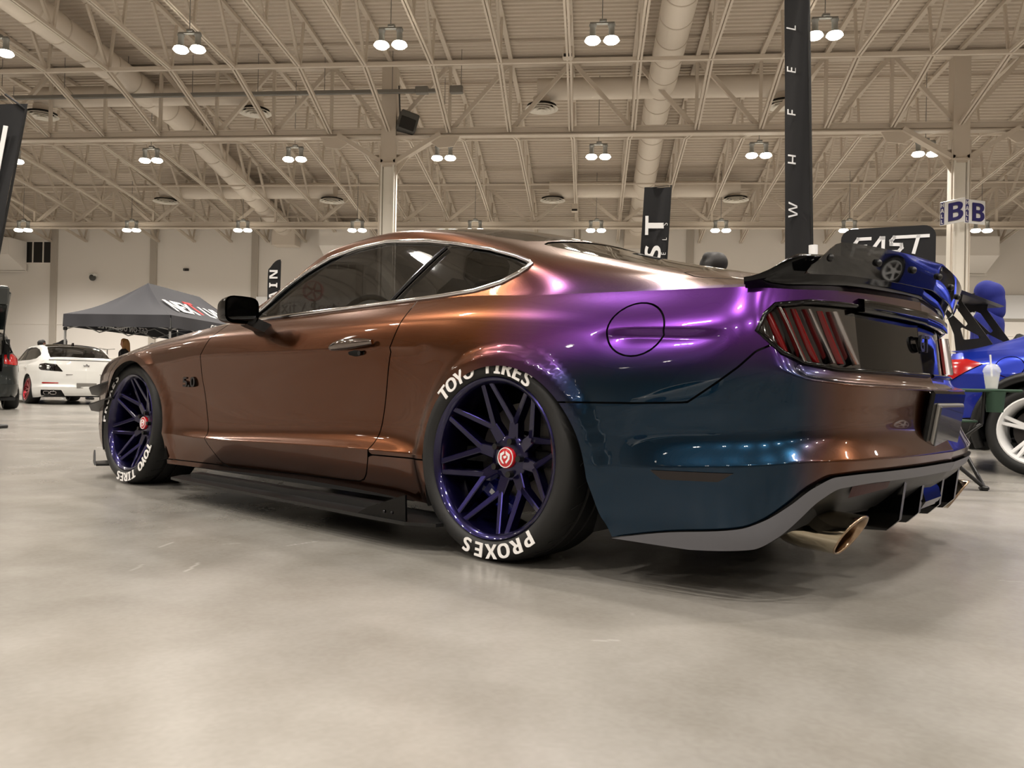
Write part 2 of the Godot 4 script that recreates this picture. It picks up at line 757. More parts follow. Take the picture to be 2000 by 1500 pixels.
func build_floor_and_walls() -> void:
	var m := MB.new()
	m.box(Vector3((LEFT_X + RIGHT_X) / 2, -0.15, (WALL_Z + BACK_Z) / 2), Vector3(RIGHT_X - LEFT_X + 0.8, 0.3, BACK_Z - WALL_Z + 0.8))
	struct("floor", m, mats.polished_concrete, "polished pale grey concrete floor")
	m = MB.new()
	m.box(Vector3((LEFT_X + RIGHT_X) / 2, 6, WALL_Z - 0.2), Vector3(RIGHT_X - LEFT_X, 12.4, 0.4))
	var far := struct("wall_far", m, mats.wall_paint, "white painted end wall behind the tents")
	# pilasters of the far wall, one proud strip each, and the joint of the lower panels
	for x in [-29.26, -23.6, -17.97, -12.3, -6.65, -1.0, 4.65, 10.3, 15.95, 21.6]:
		m = MB.new()
		m.cbox(Vector3(x, 5.6, WALL_Z + 0.06), Vector3(0.36, 11.2, 0.14), 0.01)
		part(far, "pilaster", m, mats.pilaster_paint)
	m = MB.new()
	m.box(Vector3(-2, 3.55, WALL_Z + 0.012), Vector3(66, 0.03, 0.024))
	part(far, "panel_joint", m, mats.wall_paint)
	m = MB.new()
	m.cbox(Vector3(-2, 0.9, WALL_Z + 0.03), Vector3(66, 1.8, 0.06), 0.02)
	part(far, "dado_panel", m, mats.column_white)
	m = MB.new()
	m.box(Vector3((LEFT_X + RIGHT_X) / 2, 6.5, BACK_Z + 0.2), Vector3(RIGHT_X - LEFT_X, 13.4, 0.4))
	struct("wall_near", m, mats.wall_paint)
	m = MB.new()
	m.box(Vector3(LEFT_X - 0.2, 6.8, (WALL_Z + BACK_Z) / 2), Vector3(0.4, 14, BACK_Z - WALL_Z))
	struct("wall_left", m, mats.wall_paint)
	m = MB.new()
	m.box(Vector3(RIGHT_X + 0.2, 6.8, (WALL_Z + BACK_Z) / 2), Vector3(0.4, 14, BACK_Z - WALL_Z))
	struct("wall_right", m, mats.wall_paint)
	# dark louvred openings high on the far wall
	for w in [[-30.2, 7.45], [-13.2, 7.2], [13.6, 7.3]]:
		var lv := thing("wall_louvre", "dark three-pane louvre high on the white end wall", "louvre", Vector3(w[0], w[1], WALL_Z), 0, "wall louvres")
		m = MB.new()
		m.box(Vector3(0, 0, 0.02), Vector3(1.75, 1.15, 0.04))
		part(lv, "opening", m, mats.grille_dark)
		m = MB.new()
		for e in [[Vector3(0, 0.6, 0.05), Vector3(1.9, 0.07, 0.1)], [Vector3(0, -0.6, 0.05), Vector3(1.9, 0.07, 0.1)], [Vector3(-0.91, 0, 0.05), Vector3(0.07, 1.2, 0.1)], [Vector3(0.91, 0, 0.05), Vector3(0.07, 1.2, 0.1)]]:
			m.box(e[0], e[1])
		part(lv, "frame", m, mats.wall_paint)
		for k in 2:
			m = MB.new()
			m.box(Vector3(-0.3 + 0.6 * k, 0, 0.05), Vector3(0.05, 1.15, 0.08))
			part(lv, "mullion", m, mats.wall_paint)
	# duct boxes under the ceiling at the wall
	for w in [[-31.9, 7.1, 2.2], [-12.7, 7.6, 2.6], [17.0, 7.2, 3.4]]:
		var b := thing("bulkhead_box", "boxed white duct bulkhead where ceiling meets end wall", "bulkhead", Vector3(w[0], w[1], WALL_Z + 0.14), 0, "bulkheads at the end wall")
		m = MB.new()
		var pr := Transform3D(Basis(Vector3(0, 0, 1), Vector3.UP, Vector3(-1, 0, 0)), Vector3(w[2] / 2, 0, 0))
		m.prism(PackedVector2Array([Vector2(0, -0.7), Vector2(1.4, 0.0), Vector2(1.4, 0.9), Vector2(0, 0.9)]), w[2], pr)
		part(b, "box", m, mats.wall_paint)
		m = MB.new()
		m.box(Vector3(0, -0.72, 0.06), Vector3(w[2] + 0.1, 0.05, 0.12))
		part(b, "lip", m, mats.wall_paint)


func build_roof() -> void:
	# ribbed steel deck, ribs running along the girders
	var m := MB.new()
	var x0 := LEFT_X - 0.2
	var x1 := RIGHT_X + 0.2
	var z := WALL_Z - 0.2
	while z < BACK_Z + 0.2:
		var step := 0.22 if z < -8.0 else 0.6
		var y0 := deck_y(z)
		var y1 := deck_y(z + step)
		var prof := [Vector2(z, y0), Vector2(z + step * 0.35, lerpf(y0, y1, 0.35)), Vector2(z + step * 0.45, lerpf(y0, y1, 0.45) + 0.05), Vector2(z + step * 0.9, lerpf(y0, y1, 0.9) + 0.05), Vector2(z + step, y1)]
		for k in 4:
			var a: Vector2 = prof[k]
			var b: Vector2 = prof[k + 1]
			m.quad(Vector3(x0, a.y, a.x), Vector3(x1, a.y, a.x), Vector3(x1, b.y, b.x), Vector3(x0, b.y, b.x))
		z += step
	struct("ceiling", m, mats.deck_paint, "ribbed steel roof deck painted cream")
	m = MB.new()
	for k in JB.size() - 1:
		var a := Vector3(0, deck_y(JB[k][0]) + 0.3, JB[k][0] - (0.3 if k == 0 else 0.0))
		var b := Vector3(0, deck_y(JB[k + 1][0]) + 0.3, JB[k + 1][0] + (0.4 if k == JB.size() - 2 else 0.0))
		m.quad(Vector3(x0, a.y, a.z), Vector3(x1, a.y, a.z), Vector3(x1, b.y, b.z), Vector3(x0, b.y, b.z))
		m.quad(Vector3(x0, a.y + 0.2, a.z), Vector3(x0, b.y + 0.2, b.z), Vector3(x1, b.y + 0.2, b.z), Vector3(x1, a.y + 0.2, a.z))
	struct("ceiling_cover", m, mats.deck_paint)
	# joists
	var unit := BoxMesh.new()
	var xs := []
	for k in range(-12, 15):
		xs.append(COL_X + JOIST * k)
	for x in xs:
		var j := thing("roof_joist", "cream open-web steel joist running away under the roof deck", "joist", Vector3(x, 0, 0), 0, "parallel roof joists")
		# bottom chords: level with the web nodes, broken at the girders
		var runs := [[-37.7, -26.2], [-20.1, -12.6], [-6.4, 4.0], [4.0, 12.0], [12.0, 26.9]]
		for r in runs:
			m = MB.new()
			var zz: float = r[0]
			while zz < r[1] - 0.01:
				var ze := minf(zz + 3.0, r[1])
				for s in [-0.045, 0.045]:
					m.bar(Vector3(s, joist_y(zz), zz), Vector3(s, joist_y(ze), ze), 0.06, 0.09)
				zz = ze
			part(j, "bottom_chord", m, mats.steel_paint)
		m = MB.new()
		for k in JB.size() - 1:
			m.bar(Vector3(0, deck_y(JB[k][0]) - 0.07, JB[k][0]), Vector3(0, deck_y(JB[k + 1][0]) - 0.07, JB[k + 1][0]), 0.14, 0.12)
		part(j, "top_chord", m, mats.steel_paint)
		# struts down to the girders
		for s in [[Vector3(0, joist_y(-20.1), -20.1), Vector3(0, 9.08, GIRDER_B + 0.1)], [Vector3(0, joist_y(-26.2), -26.2), Vector3(0, 9.08, GIRDER_B - 0.1)]]:
			m = MB.new()
			for q in [-0.05, 0.05]:
				m.bar(s[0] + Vector3(q, 0, 0), s[1] + Vector3(q, 0, 0), 0.06, 0.1)
			part(j, "girder_strut", m, mats.steel_paint)
		# web members
		var far_nodes := [-37.5, -35.0, -32.6, -30.4, -28.3, -26.3]
		var near_nodes := [-20.2, -17.6, -15.0]
		for nodes in [far_nodes, near_nodes]:
			for k in nodes.size():
				var zn: float = nodes[k]
				var foot := Vector3(0, joist_y(zn), zn)
				var up := Vector3(0.0, deck_y(zn - 0.25) - 0.12, zn - 0.25)
				web(j, unit, foot, up, 0.085, mats.steel_paint)
				if k + 1 < nodes.size() or nodes == near_nodes:
					var zt := zn + 1.15
					web(j, unit, foot + Vector3(0, 0, 0.05), Vector3(0.0, deck_y(zt) - 0.12, zt), 0.1, mats.steel_paint)
	# bridging between the joists
	var lines := [[-20.1, 0.0, 0.11], [-26.2, 0.0, 0.07], [-30.6, 0.0, 0.06], [-34.4, 0.0, 0.06], [-16.5, 1.42, 0.05], [-22.0, 1.54, 0.05], [-25.0, 1.54, 0.05], [-28.6, 1.42, 0.05], [-32.0, 1.17, 0.05], [-14.0, 0.0, 0.06], [-3.0, 0.0, 0.06]]
	for l in lines:
		m = MB.new()
		m.bar(Vector3(xs[0], joist_y(l[0]) + l[1], l[0]), Vector3(xs[-1], joist_y(l[0]) + l[1], l[0]), l[2], l[2])
		var o := part(self, "bridging_rod", m, mats.steel_paint)
		tag(o, "thin cream steel bridging rod tying the joists together", "rod", "bridging rods across the joists")
	build_girder(GIRDER_B, 8.92, [2, 1, 1, -1, -1, -1, 1, 1, -1], "cream roof girder carried by the two white columns")
	build_girder(GIRDER_C, 7.92, [1, -1, 1, -1, 1, -1, 1, -1, 1], "cream roof girder close to the white end wall")
	build_girder(-9.5, 9.6, [1, -1, 1, -1, 1, -1, 1, -1, 1], "cream roof girder above the parked cars")
	build_girder(4.0, 10.1, [1, -1, 1, -1, 1, -1, 1, -1, 1], "cream roof girder under the ridge of the roof")


func web(parent: Node, unit: Mesh, a: Vector3, b: Vector3, w: float, mt: Material) -> void:
	var d := (b - a).normalized()
	var x := Vector3.RIGHT
	var y := d.cross(x)
	var o := MeshInstance3D.new()
	o.name = "web_member"
	o.mesh = unit
	o.set_surface_override_material(0, mt)
	o.transform = Transform3D(Basis(x * w * 0.8, y * w, d * a.distance_to(b)), (a + b) * 0.5)
	parent.add_child(o, true)


func build_girder(z: float, y: float, lean: Array, label: String) -> void:
	var g := thing("roof_girder", label, "girder", Vector3(0, 0, z))
	var m := MB.new()
	var xa := COL_X - 18.3 - 9.0
	var xb := COL_X + 36.6
	m.box(Vector3((xa + xb) / 2, y + 0.19, 0), Vector3(xb - xa, 0.16, 0.12))
	m.box(Vector3((xa + xb) / 2, y + 0.02, 0), Vector3(xb - xa, 0.035, 0.3))
	m.box(Vector3((xa + xb) / 2, y + 0.09, 0), Vector3(xb - xa, 0.12, 0.05))
	m.box(Vector3((xa + xb) / 2, y + 0.27, 0), Vector3(xb - xa, 0.03, 0.3))
	part(g, "bottom_chord", m, mats.steel_paint)
	var top := deck_y(z) - 0.2
	m = MB.new()
	m.box(Vector3((xa + xb) / 2, top, 0), Vector3(xb - xa, 0.2, 0.26))
	part(g, "top_chord", m, mats.steel_paint)
	var unit := BoxMesh.new()
	var n := int((xb - xa) / JOIST)
	for k in n:
		var x0 := COL_X - 13 * JOIST + k * JOIST
		if x0 + JOIST > xb:
			break
		gweb(g, unit, Vector3(x0, y + 0.25, 0), Vector3(x0, top, 0), 0.1)
		var l: int = lean[posmod(k - 13, lean.size())]
		if l > 0:
			gweb(g, unit, Vector3(x0 + 0.1, y + 0.28, 0), Vector3(x0 + JOIST - 0.1, top - 0.08, 0), 0.13)
		else:
			gweb(g, unit, Vector3(x0 + 0.1, top - 0.08, 0), Vector3(x0 + JOIST - 0.1, y + 0.28, 0), 0.13)


func gweb(parent: Node, unit: Mesh, a: Vector3, b: Vector3, w: float) -> void:
	var d := (b - a).normalized()
	var x := Vector3(0, 0, 1)
	var y := d.cross(x)
	var o := MeshInstance3D.new()
	o.name = "web_member"
	o.mesh = unit
	o.set_surface_override_material(0, mats.steel_paint)
	o.transform = Transform3D(Basis(x * w * 0.9, y * w, d * a.distance_to(b)), (a + b) * 0.5)
	parent.add_child(o, true)


func build_lamps() -> void:
	var rows := [[-32.6, 7.64], [-24.7, 8.64], [-17.0, 9.36], [-9.2, 9.95], [-1.4, 10.4], [6.4, 10.4], [14.2, 9.9]]
	var lens := MB.new()
	var prof := [Vector2(0.001, -0.075), Vector2(0.15, -0.065), Vector2(0.205, -0.01), Vector2(0.17, 0.055)]
	var stand := Transform3D(Basis(Vector3.RIGHT, -PI / 2), Vector3.ZERO)
	lens.lathe(prof, 14, stand)
	var lens_mesh := lens.mesh()
	var house := MB.new()
	house.lathe([Vector2(0.15, 0.06), Vector2(0.1, 0.11), Vector2(0.075, 0.16), Vector2(0.075, 0.34), Vector2(0.095, 0.36), Vector2(0.095, 0.4), Vector2(0.001, 0.41)], 16, stand)
	var house_mesh := house.mesh()
	var br := MB.new()
	br.cbox(Vector3(0, 0.43, 0), Vector3(0.62, 0.05, 0.09), 0.01)
	br.cbox(Vector3(0.02, 0.49, 0), Vector3(0.18, 0.07, 0.12), 0.01)
	var br_mesh := br.mesh()
	for r in rows.size():
		var z: float = rows[r][0]
		var y: float = rows[r][1]
		for k in range(-5, 5):
			var x := -0.08 + 5.43 * k
			if x < LEFT_X + 2 or x > RIGHT_X - 2:
				continue
			var f := thing("high_bay_light", "pair of glowing high-bay lamps hanging from the roof joists", "ceiling light", Vector3(x, y, z), 0, "twin high-bay lamps")
			part(f, "bracket", br_mesh, mats.lamp_grey)
			var cb := MB.new()
			cb.tube([Vector3(0, 0.5, 0), Vector3(0, deck_y(z) - y, 0)], 0.012, 5)
			part(f, "hanging_wire", cb, mats.lamp_grey)
			for s in [-1, 1]:
				var h := part(f, "housing", house_mesh, mats.lamp_grey)
				h.position = Vector3(0.235 * s, 0, 0)
				var g := part(h, "lamp_lens", lens_mesh, mats.lamp_lens)
				g.position = Vector3.ZERO
				var l := SpotLight3D.new()
				l.name = "lamp_beam"
				l.light_color = Color(1.0, 0.97, 0.93)
				l.light_energy = 23.0
				l.spot_angle = 75.0
				l.spot_angle_attenuation = 1.0
				l.spot_range = 60.0
				l.spot_attenuation = 2.0
				l.light_size = 0.12
				l.shadow_enabled = true
				l.rotation = Vector3(-PI / 2, 0, 0)
				l.position = Vector3(0, -0.24, 0)
				h.add_child(l, true)


func build_ducts() -> void:
	for d in [[1.97, "large round cream duct running away above the spoiler wing"], [-16.15, "large round cream duct running away above the black tent"]]:
		var x: float = d[0]
		var t := thing("main_duct", d[1], "duct", Vector3(x, 0, 0))
		var pts := []
		var z := -37.2
		while z < 10.0:
			pts.append(Vector3(0, duct_y(z), z))
			z += 1.6
		var m := MB.new()
		m.tube(pts, 0.47, 28)
		part(t, "pipe", m, mats.duct_paint)
		z = -36.6
		while z < -12.0:
			var ring := MB.new()
			ring.tube([Vector3(0, duct_y(z), z), Vector3(0, duct_y(z + 0.05), z + 0.05)], 0.485, 28)
			part(t, "hoop", ring, mats.steel_paint)
			z += 1.25
		m = MB.new()
		m.cbox(Vector3(0, duct_y(-37.0) - 0.2, -37.35), Vector3(1.25, 1.5, 0.8), 0.02)
		part(t, "end_box", m, mats.duct_paint)
		for zc in [-24.0, -32.6]:
			var y := duct_y(zc) - 0.05
			m = MB.new()
			m.tube([Vector3(-4.15, y, zc), Vector3(4.15, y, zc)], 0.36, 24)
			part(t, "branch_pipe", m, mats.duct_paint)
			for s in [-1, 1]:
				var yd := 10.08 if zc > -30.0 else 8.96
				var neck := MB.new()
				neck.tube([Vector3(4.0 * s, y - 0.3, zc), Vector3(4.0 * s, yd + 0.1, zc)], 0.3, 20)
				part(t, "neck", neck, mats.steel_paint)
				var rose := holder(t, "diffuser", Vector3(4.0 * s, yd, zc))
				for q in 4:
					var r := 0.56 - q * 0.135
					var c := MB.new()
					c.lathe([Vector2(maxf(r - 0.17, 0.001), 0.085), Vector2(r - 0.05, 0.012), Vector2(r, 0.0), Vector2(r, 0.014), Vector2(r - 0.05, 0.03), Vector2(maxf(r - 0.17, 0.001), 0.1)], 32, Transform3D(Basis(Vector3.RIGHT, -PI / 2), Vector3(0, -0.022 * q, 0)))
					part(rose, "cone_ring", c, mats.column_white)
				var pl := MB.new()
				pl.lathe([Vector2(0.5, 0.12), Vector2(0.001, 0.12)], 24, Transform3D(Basis(Vector3.RIGHT, -PI / 2), Vector3.ZERO))
				part(rose, "throat", pl, mats.grille_dark)


func duct_y(z: float) -> float:
	if z > -18.0:
		return 11.0 + (z + 18.0) * 0.04
	if z > -26.0:
		return lerpf(10.75, 11.0, (z + 26.0) / 8.0)
	return lerpf(8.76, 10.75, clampf((z + 36.6) / 10.6, -0.1, 1.0))


func build_columns() -> void:
	for k in [-1, 0, 1, 2]:
		var x = COL_X + 18.3 * k
		var lab: String = ["white steel column out beyond the left tent", "white steel column rising behind the bronze coupe roof", "white steel column carrying the blue hall sign", "white steel column far beyond the blue coupe"][k + 1]
		var t := thing("steel_column", lab, "column", Vector3(x, 0, GIRDER_B))
		var m := MB.new()
		m.box(Vector3(0, 4.0, 0), Vector3(0.3, 8.0, 0.34))
		for s in [-1, 1]:
			m.box(Vector3(0.2 * s, 4.0, 0), Vector3(0.05, 8.0, 0.5))
		part(t, "shaft", m, mats.column_white)
		m = MB.new()
		m.box(Vector3(0, 9.65, 0), Vector3(0.5, 3.5, 0.4))
		part(t, "head", m, mats.steel_paint)
		m = MB.new()
		m.box(Vector3(0, 7.98, 0.0), Vector3(0.56, 0.06, 0.6))
		part(t, "cap_plate", m, mats.steel_paint)
		m = MB.new()
		m.cbox(Vector3(0, 0.02, 0), Vector3(0.7, 0.04, 0.7), 0.01)
		part(t, "base_plate", m, mats.steel_paint)
		for s in [-1, 1]:
			m = MB.new()
			m.bar(Vector3(0.2 * s, 8.05, 0.05), Vector3(1.75 * s, 9.0, 0.05), 0.3, 0.14)
			part(t, "knee_brace", m, mats.steel_paint)
			m = MB.new()
			var pz := Transform3D(Basis.IDENTITY, Vector3(0, 0, 0))
			m.prism(PackedVector2Array([Vector2(0.22 * s, 7.6), Vector2(0.75 * s, 8.35), Vector2(0.22 * s, 8.35)]), 0.03, pz)
			part(t, "gusset", m, mats.steel_paint)
			m = MB.new()
			m.prism(PackedVector2Array([Vector2(1.4 * s, 8.75), Vector2(1.7 * s, 8.55), Vector2(2.2 * s, 8.6), Vector2(2.4 * s, 8.95), Vector2(1.5 * s, 8.95)]), 0.06, pz)
			part(t, "gusset", m, mats.steel_paint)
			m = MB.new()
			m.tube([Vector3(0.27 * s, 0.3, 0.2), Vector3(0.27 * s, 8.6, 0.2)], 0.025, 6)
			part(t, "conduit", m, mats.steel_paint)
	# three-sided hall sign on the right-hand column
	var sg := thing("hall_sign", "three-sided white sign with blue letter B and HALL lettering on column", "sign", Vector3(COL_X + 18.3, 6.3, GIRDER_B))
	for f in [[-58.0, -0.34, 0.15], [24.0, 0.33, 0.28]]:
		var face := holder(sg, "face", Vector3.ZERO)
		face.position = Vector3(f[1], 0, 0.42 if f[1] < 0 else 0.4)
		face.rotation_degrees.y = f[0]
		var m := MB.new()
		m.cbox(Vector3.ZERO, Vector3(0.82, 0.74, 0.03), 0.008)
		part(face, "board", m, mats.sign_white)
		put_letters(face, "letter_shadow", "B", 0.56, Transform3D(Basis.IDENTITY, Vector3(0.115, -0.02, 0.016)), mats.conduit_grey, 0.006, true, 1.25)
		put_letters(face, "letter", "B", 0.56, Transform3D(Basis.IDENTITY, Vector3(0.13, 0.0, 0.02)), mats.sign_blue, 0.012, true, 1.25)
		m = MB.new()
		m.box(Vector3(-0.325, 0, 0.016), Vector3(0.13, 0.7, 0.006))
		part(face, "stripe", m, mats.sign_blue)
		for k in 4:
			put_letters(face, "letter", "HALL"[k], 0.125, Transform3D(Basis.IDENTITY, Vector3(-0.325, 0.26 - 0.173 * k, 0.022)), mats.ink_white, 0.006, true, 1.0)
	# speaker, conduit run and small boxes of the roof
	var sp := thing("ceiling_speaker", "grey loudspeaker box tilted under the girder beside column", "speaker", Vector3(-6.45, 9.35, GIRDER_B + 0.2), 0.4)
	var m2 := MB.new()
	m2.cbox(Vector3.ZERO, Vector3(0.62, 0.6, 0.6), 0.04, Basis(Vector3(0, 0, 1), -0.25))
	part(sp, "cabinet", m2, mats.speaker_grey)
	m2 = MB.new()
	m2.cbox(Vector3(-0.05, -0.12, 0.31), Vector3(0.5, 0.4, 0.04), 0.01, Basis(Vector3(0, 0, 1), -0.25))
	part(sp, "grille", m2, mats.grille_dark)
	m2 = MB.new()
	m2.tube([Vector3(-0.3, 1.2, 0), Vector3(-0.25, 0.2, 0)], 0.03, 6)
	part(sp, "hanger", m2, mats.speaker_grey)
	var run := thing("cable_conduit", "long grey conduit slung under the roof beside the column", "conduit", Vector3(0, 0, -22.7))
	m2 = MB.new()
	m2.cbox(Vector3(-14.6, 10.28, 0), Vector3(18.6, 0.13, 0.12), 0.02)
	part(run, "tray", m2, mats.conduit_grey)
	for x in [-5.9, -4.75]:
		m2 = MB.new()
		m2.cbox(Vector3(x, 10.3, 0.02), Vector3(0.42, 0.24, 0.2), 0.02)
		part(run, "junction_box", m2, mats.conduit_grey)
	for k in 9:
		m2 = MB.new()
		m2.tube([Vector3(-23.0 + 2.3 * k, 10.3, 0), Vector3(-23.0 + 2.3 * k, 12.2, 0)], 0.012, 5)
		part(run, "hanger_rod", m2, mats.conduit_grey)
	for b in [[Vector3(-1.03, 10.25, -19.87), "small beige control box with dark slot on a joist end"], [Vector3(-1.03, 8.5, -32.0), "small beige control box on a joist close to end wall"]]:
		var o := thing("control_box", b[1], "box", b[0])
		m2 = MB.new()
		m2.cbox(Vector3.ZERO, Vector3(0.3, 0.34, 0.25), 0.03)
		part(o, "case", m2, mats.steel_paint)
		m2 = MB.new()
		m2.cbox(Vector3(0, -0.1, 0.126), Vector3(0.24, 0.09, 0.02), 0.005)
		part(o, "slot", m2, mats.grille_dark)
	# camera dome and small box on the far wall
	var dome := thing("security_camera", "small white dome camera fixed to the white end wall", "camera", Vector3(-26.95, 6.1, WALL_Z))
	m2 = MB.new()
	m2.cbox(Vector3(0, 0.12, 0.15), Vector3(0.3, 0.16, 0.3), 0.03)
	part(dome, "mount", m2, mats.white_plastic)
	m2 = MB.new()
	m2.ball(Vector3(0, -0.02, 0.2), Vector3(0.17, 0.18, 0.17))
	part(dome, "dome", m2, mats.speaker_grey)
	var bx := thing("alarm_box", "tiny dark box on the white end wall above tent", "box", Vector3(-21.75, 6.55, WALL_Z))
	m2 = MB.new()
	m2.cbox(Vector3(0, 0, 0.05), Vector3(0.24, 0.13, 0.1), 0.02)
	part(bx, "case", m2, mats.grille_dark)
	m2 = MB.new()
	m2.cbox(Vector3(-0.12, 0, 0.055), Vector3(0.1, 0.13, 0.11), 0.01)
	part(bx, "lens", m2, mats.speaker_grey)


# ---------------------------------------------------------------- the coupe
# its own axes: x to the tail, y up, z to the driver's side; origin on the floor below the middle of the rear axle

const PLAN := [Vector2(-3.62, 0), Vector2(-3.605, 0.30), Vector2(-3.53, 0.58), Vector2(-3.36, 0.77), Vector2(-3.1, 0.865), Vector2(-2.72, 0.915), Vector2(-2.3, 0.918), Vector2(-1.85, 0.915), Vector2(-1.2, 0.912), Vector2(-0.6, 0.914), Vector2(-0.25, 0.923), Vector2(0.1, 0.941), Vector2(0.4, 0.947), Vector2(0.7, 0.935), Vector2(0.86, 0.908), Vector2(0.96, 0.85), Vector2(1.03, 0.75), Vector2(1.08, 0.6), Vector2(1.125, 0.32), Vector2(1.15, 0)]
# place along the side, nine heights, nine offsets from the plan line
const SEC := [
	[-4.25, .14, .20, .28, .34, .40, .48, .56, .62, .665, -.05, -.02, 0., 0., 0., -.01, -.03, -.06, -.10],
	[-3.37, .14, .20, .28, .34, .40, .50, .58, .655, .70, -.03, -.01, 0., 0., 0., 0., -.005, -.04, -.11],
	[-2.72, .14, .20, .28, .32, .38, .50, .63, .71, .755, -.06, -.04, -.02, -.01, -.01, -.005, 0., -.03, -.105],
	[-2.25, .14, .20, .27, .30, .36, .50, .66, .75, .808, -.06, -.04, -.018, -.008, -.015, -.02, 0., -.03, -.098],
	[-1.85, .14, .20, .265, .295, .345, .50, .695, .775, .84, -.085, -.052, -.02, -.004, -.032, -.03, 0., -.03, -.09],
	[-1.2, .14, .20, .275, .31, .365, .50, .70, .785, .86, -.09, -.055, -.022, -.006, -.042, -.034, 0., -.03, -.088],
	[-.6, .14, .20, .28, .32, .385, .51, .705, .80, .878, -.085, -.052, -.022, -.004, -.04, -.032, 0., -.026, -.085],
	[-.25, .14, .20, .28, .32, .38, .52, .695, .80, .885, -.05, -.035, -.018, -.01, -.012, -.012, -.006, -.034, -.092],
	[.1, .14, .20, .28, .34, .42, .54, .665, .78, .868, -.03, -.02, -.012, -.008, -.004, -.001, -.014, -.046, -.098],
	[.45, .14, .20, .28, .345, .43, .54, .655, .765, .857, -.03, -.02, -.012, -.006, -.006, -.004, -.016, -.046, -.10],
	[.7, .14, .20, .29, .36, .44, .54, .65, .755, .85, -.03, -.018, -.006, .002, -.02, -.013, -.017, -.040, -.088],
	[.88, .14, .20, .30, .375, .445, .535, .64, .75, .846, -.04, -.02, -.006, .002, -.026, -.02, -.016, -.03, -.07],
	[1.05, .18, .25, .33, .39, .45, .53, .60, .64, .85, -.07, -.035, -.01, .002, -.03, -.026, -.018, -.06, -.09],
	[1.25, .20, .27, .34, .39, .455, .52, .588, .625, .86, -.10, -.05, -.014, .002, -.03, -.028, -.018, -.068, -.10],
	[1.9, .20, .27, .34, .39, .455, .52, .583, .62, .88, -.10, -.05, -.014, .002, -.03, -.03, -.018, -.068, -.105]]
const TOP := [
	[-3.62, .85, .66, .6, .665, .3, .67, .67], [-3.4, .9, .70, .7, .72, .35, .735, .74], [-3.1, .92, .735, .72, .765, .36, .785, .79],
	[-2.72, .92, .78, .75, .81, .38, .835, .84], [-2.2, .91, .835, .78, .86, .4, .89, .895], [-1.95, .90, .862, .80, .885, .45, .92, .935],
	[-1.7, .935, .90, .885, .925, .5, .995, 1.03], [-1.43, .92, 1.005, .85, 1.045, .5, 1.115, 1.14], [-1.144, .875, 1.125, .795, 1.175, .48, 1.22, 1.24],
	[-.8, .85, 1.16, .74, 1.213, .42, 1.262, 1.292], [-.5, .845, 1.128, .73, 1.183, .40, 1.233, 1.258], [-.2, .865, 1.067, .72, 1.12, .40, 1.17, 1.19],
	[.025, .91, .995, .73, 1.06, .39, 1.105, 1.12], [.3, .885, .935, .745, .99, .385, 1.033, 1.048], [.6, .89, .895, .77, .925, .39, .965, .985],
	[.85, .89, .868, .75, .885, .38, .905, .918], [1.16, .89, .855, .75, .87, .38, .885, .893]]
const ARCH_R := Vector3(0.03, 0.27, 0.365)
const ARCH_F := Vector3(-2.64, 0.30, 0.372)
const REAR_Z := 0.93
const FRONT_Z := 0.875

var shape_plan: Array = PLAN
var shape_sec: Array = SEC
var shape_top: Array = TOP
var shape_ar := ARCH_R
var shape_af := ARCH_F
var shape_ends := [-3.62, -3.4, 0.86, 1.18]
var shape_lips := true
var path_p := PackedVector2Array()
var path_n := PackedVector2Array()
var path_s := PackedFloat32Array()
var edge := PackedVector3Array()


func sheen_hue(p: Vector3) -> Color:
	# view-angle sheen of the colour-shift wrap, baked into the colour by place: bronze over the body, violet and blue-green zones on the tail quarter
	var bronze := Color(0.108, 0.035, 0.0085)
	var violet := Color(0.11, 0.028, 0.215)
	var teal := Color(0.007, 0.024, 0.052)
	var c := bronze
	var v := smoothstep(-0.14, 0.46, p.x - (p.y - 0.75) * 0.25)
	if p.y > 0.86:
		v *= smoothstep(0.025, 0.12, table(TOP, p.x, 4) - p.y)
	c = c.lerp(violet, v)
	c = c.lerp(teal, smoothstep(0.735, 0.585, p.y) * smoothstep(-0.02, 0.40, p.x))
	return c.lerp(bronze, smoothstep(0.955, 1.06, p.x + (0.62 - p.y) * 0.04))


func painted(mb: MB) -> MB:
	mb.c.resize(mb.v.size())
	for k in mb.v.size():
		mb.c[k] = sheen_hue(mb.v[k])
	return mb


func lay_path() -> void:
	path_p.clear()
	path_n.clear()
	path_s.clear()
	var pts: Array = spline(shape_plan, 16)
	var s := PackedFloat32Array()
	var acc := 0.0
	var zero := 0.0
	for k in pts.size():
		if k > 0:
			acc += pts[k].distance_to(pts[k - 1])
		s.append(acc)
		if absf(pts[k].x + 1.2) < 0.02 and zero == 0.0:
			zero = acc - (pts[k].x + 1.2) - (-1.2)
	for k in pts.size():
		var d: Vector2 = (pts[mini(k + 1, pts.size() - 1)] - pts[maxi(k - 1, 0)]).normalized()
		if k == 0:
			d = Vector2(0, 1)
		if k == pts.size() - 1:
			d = Vector2(0, -1)
		path_p.append(pts[k])
		path_n.append(Vector2(-d.y, d.x))
		path_s.append(s[k] - zero)


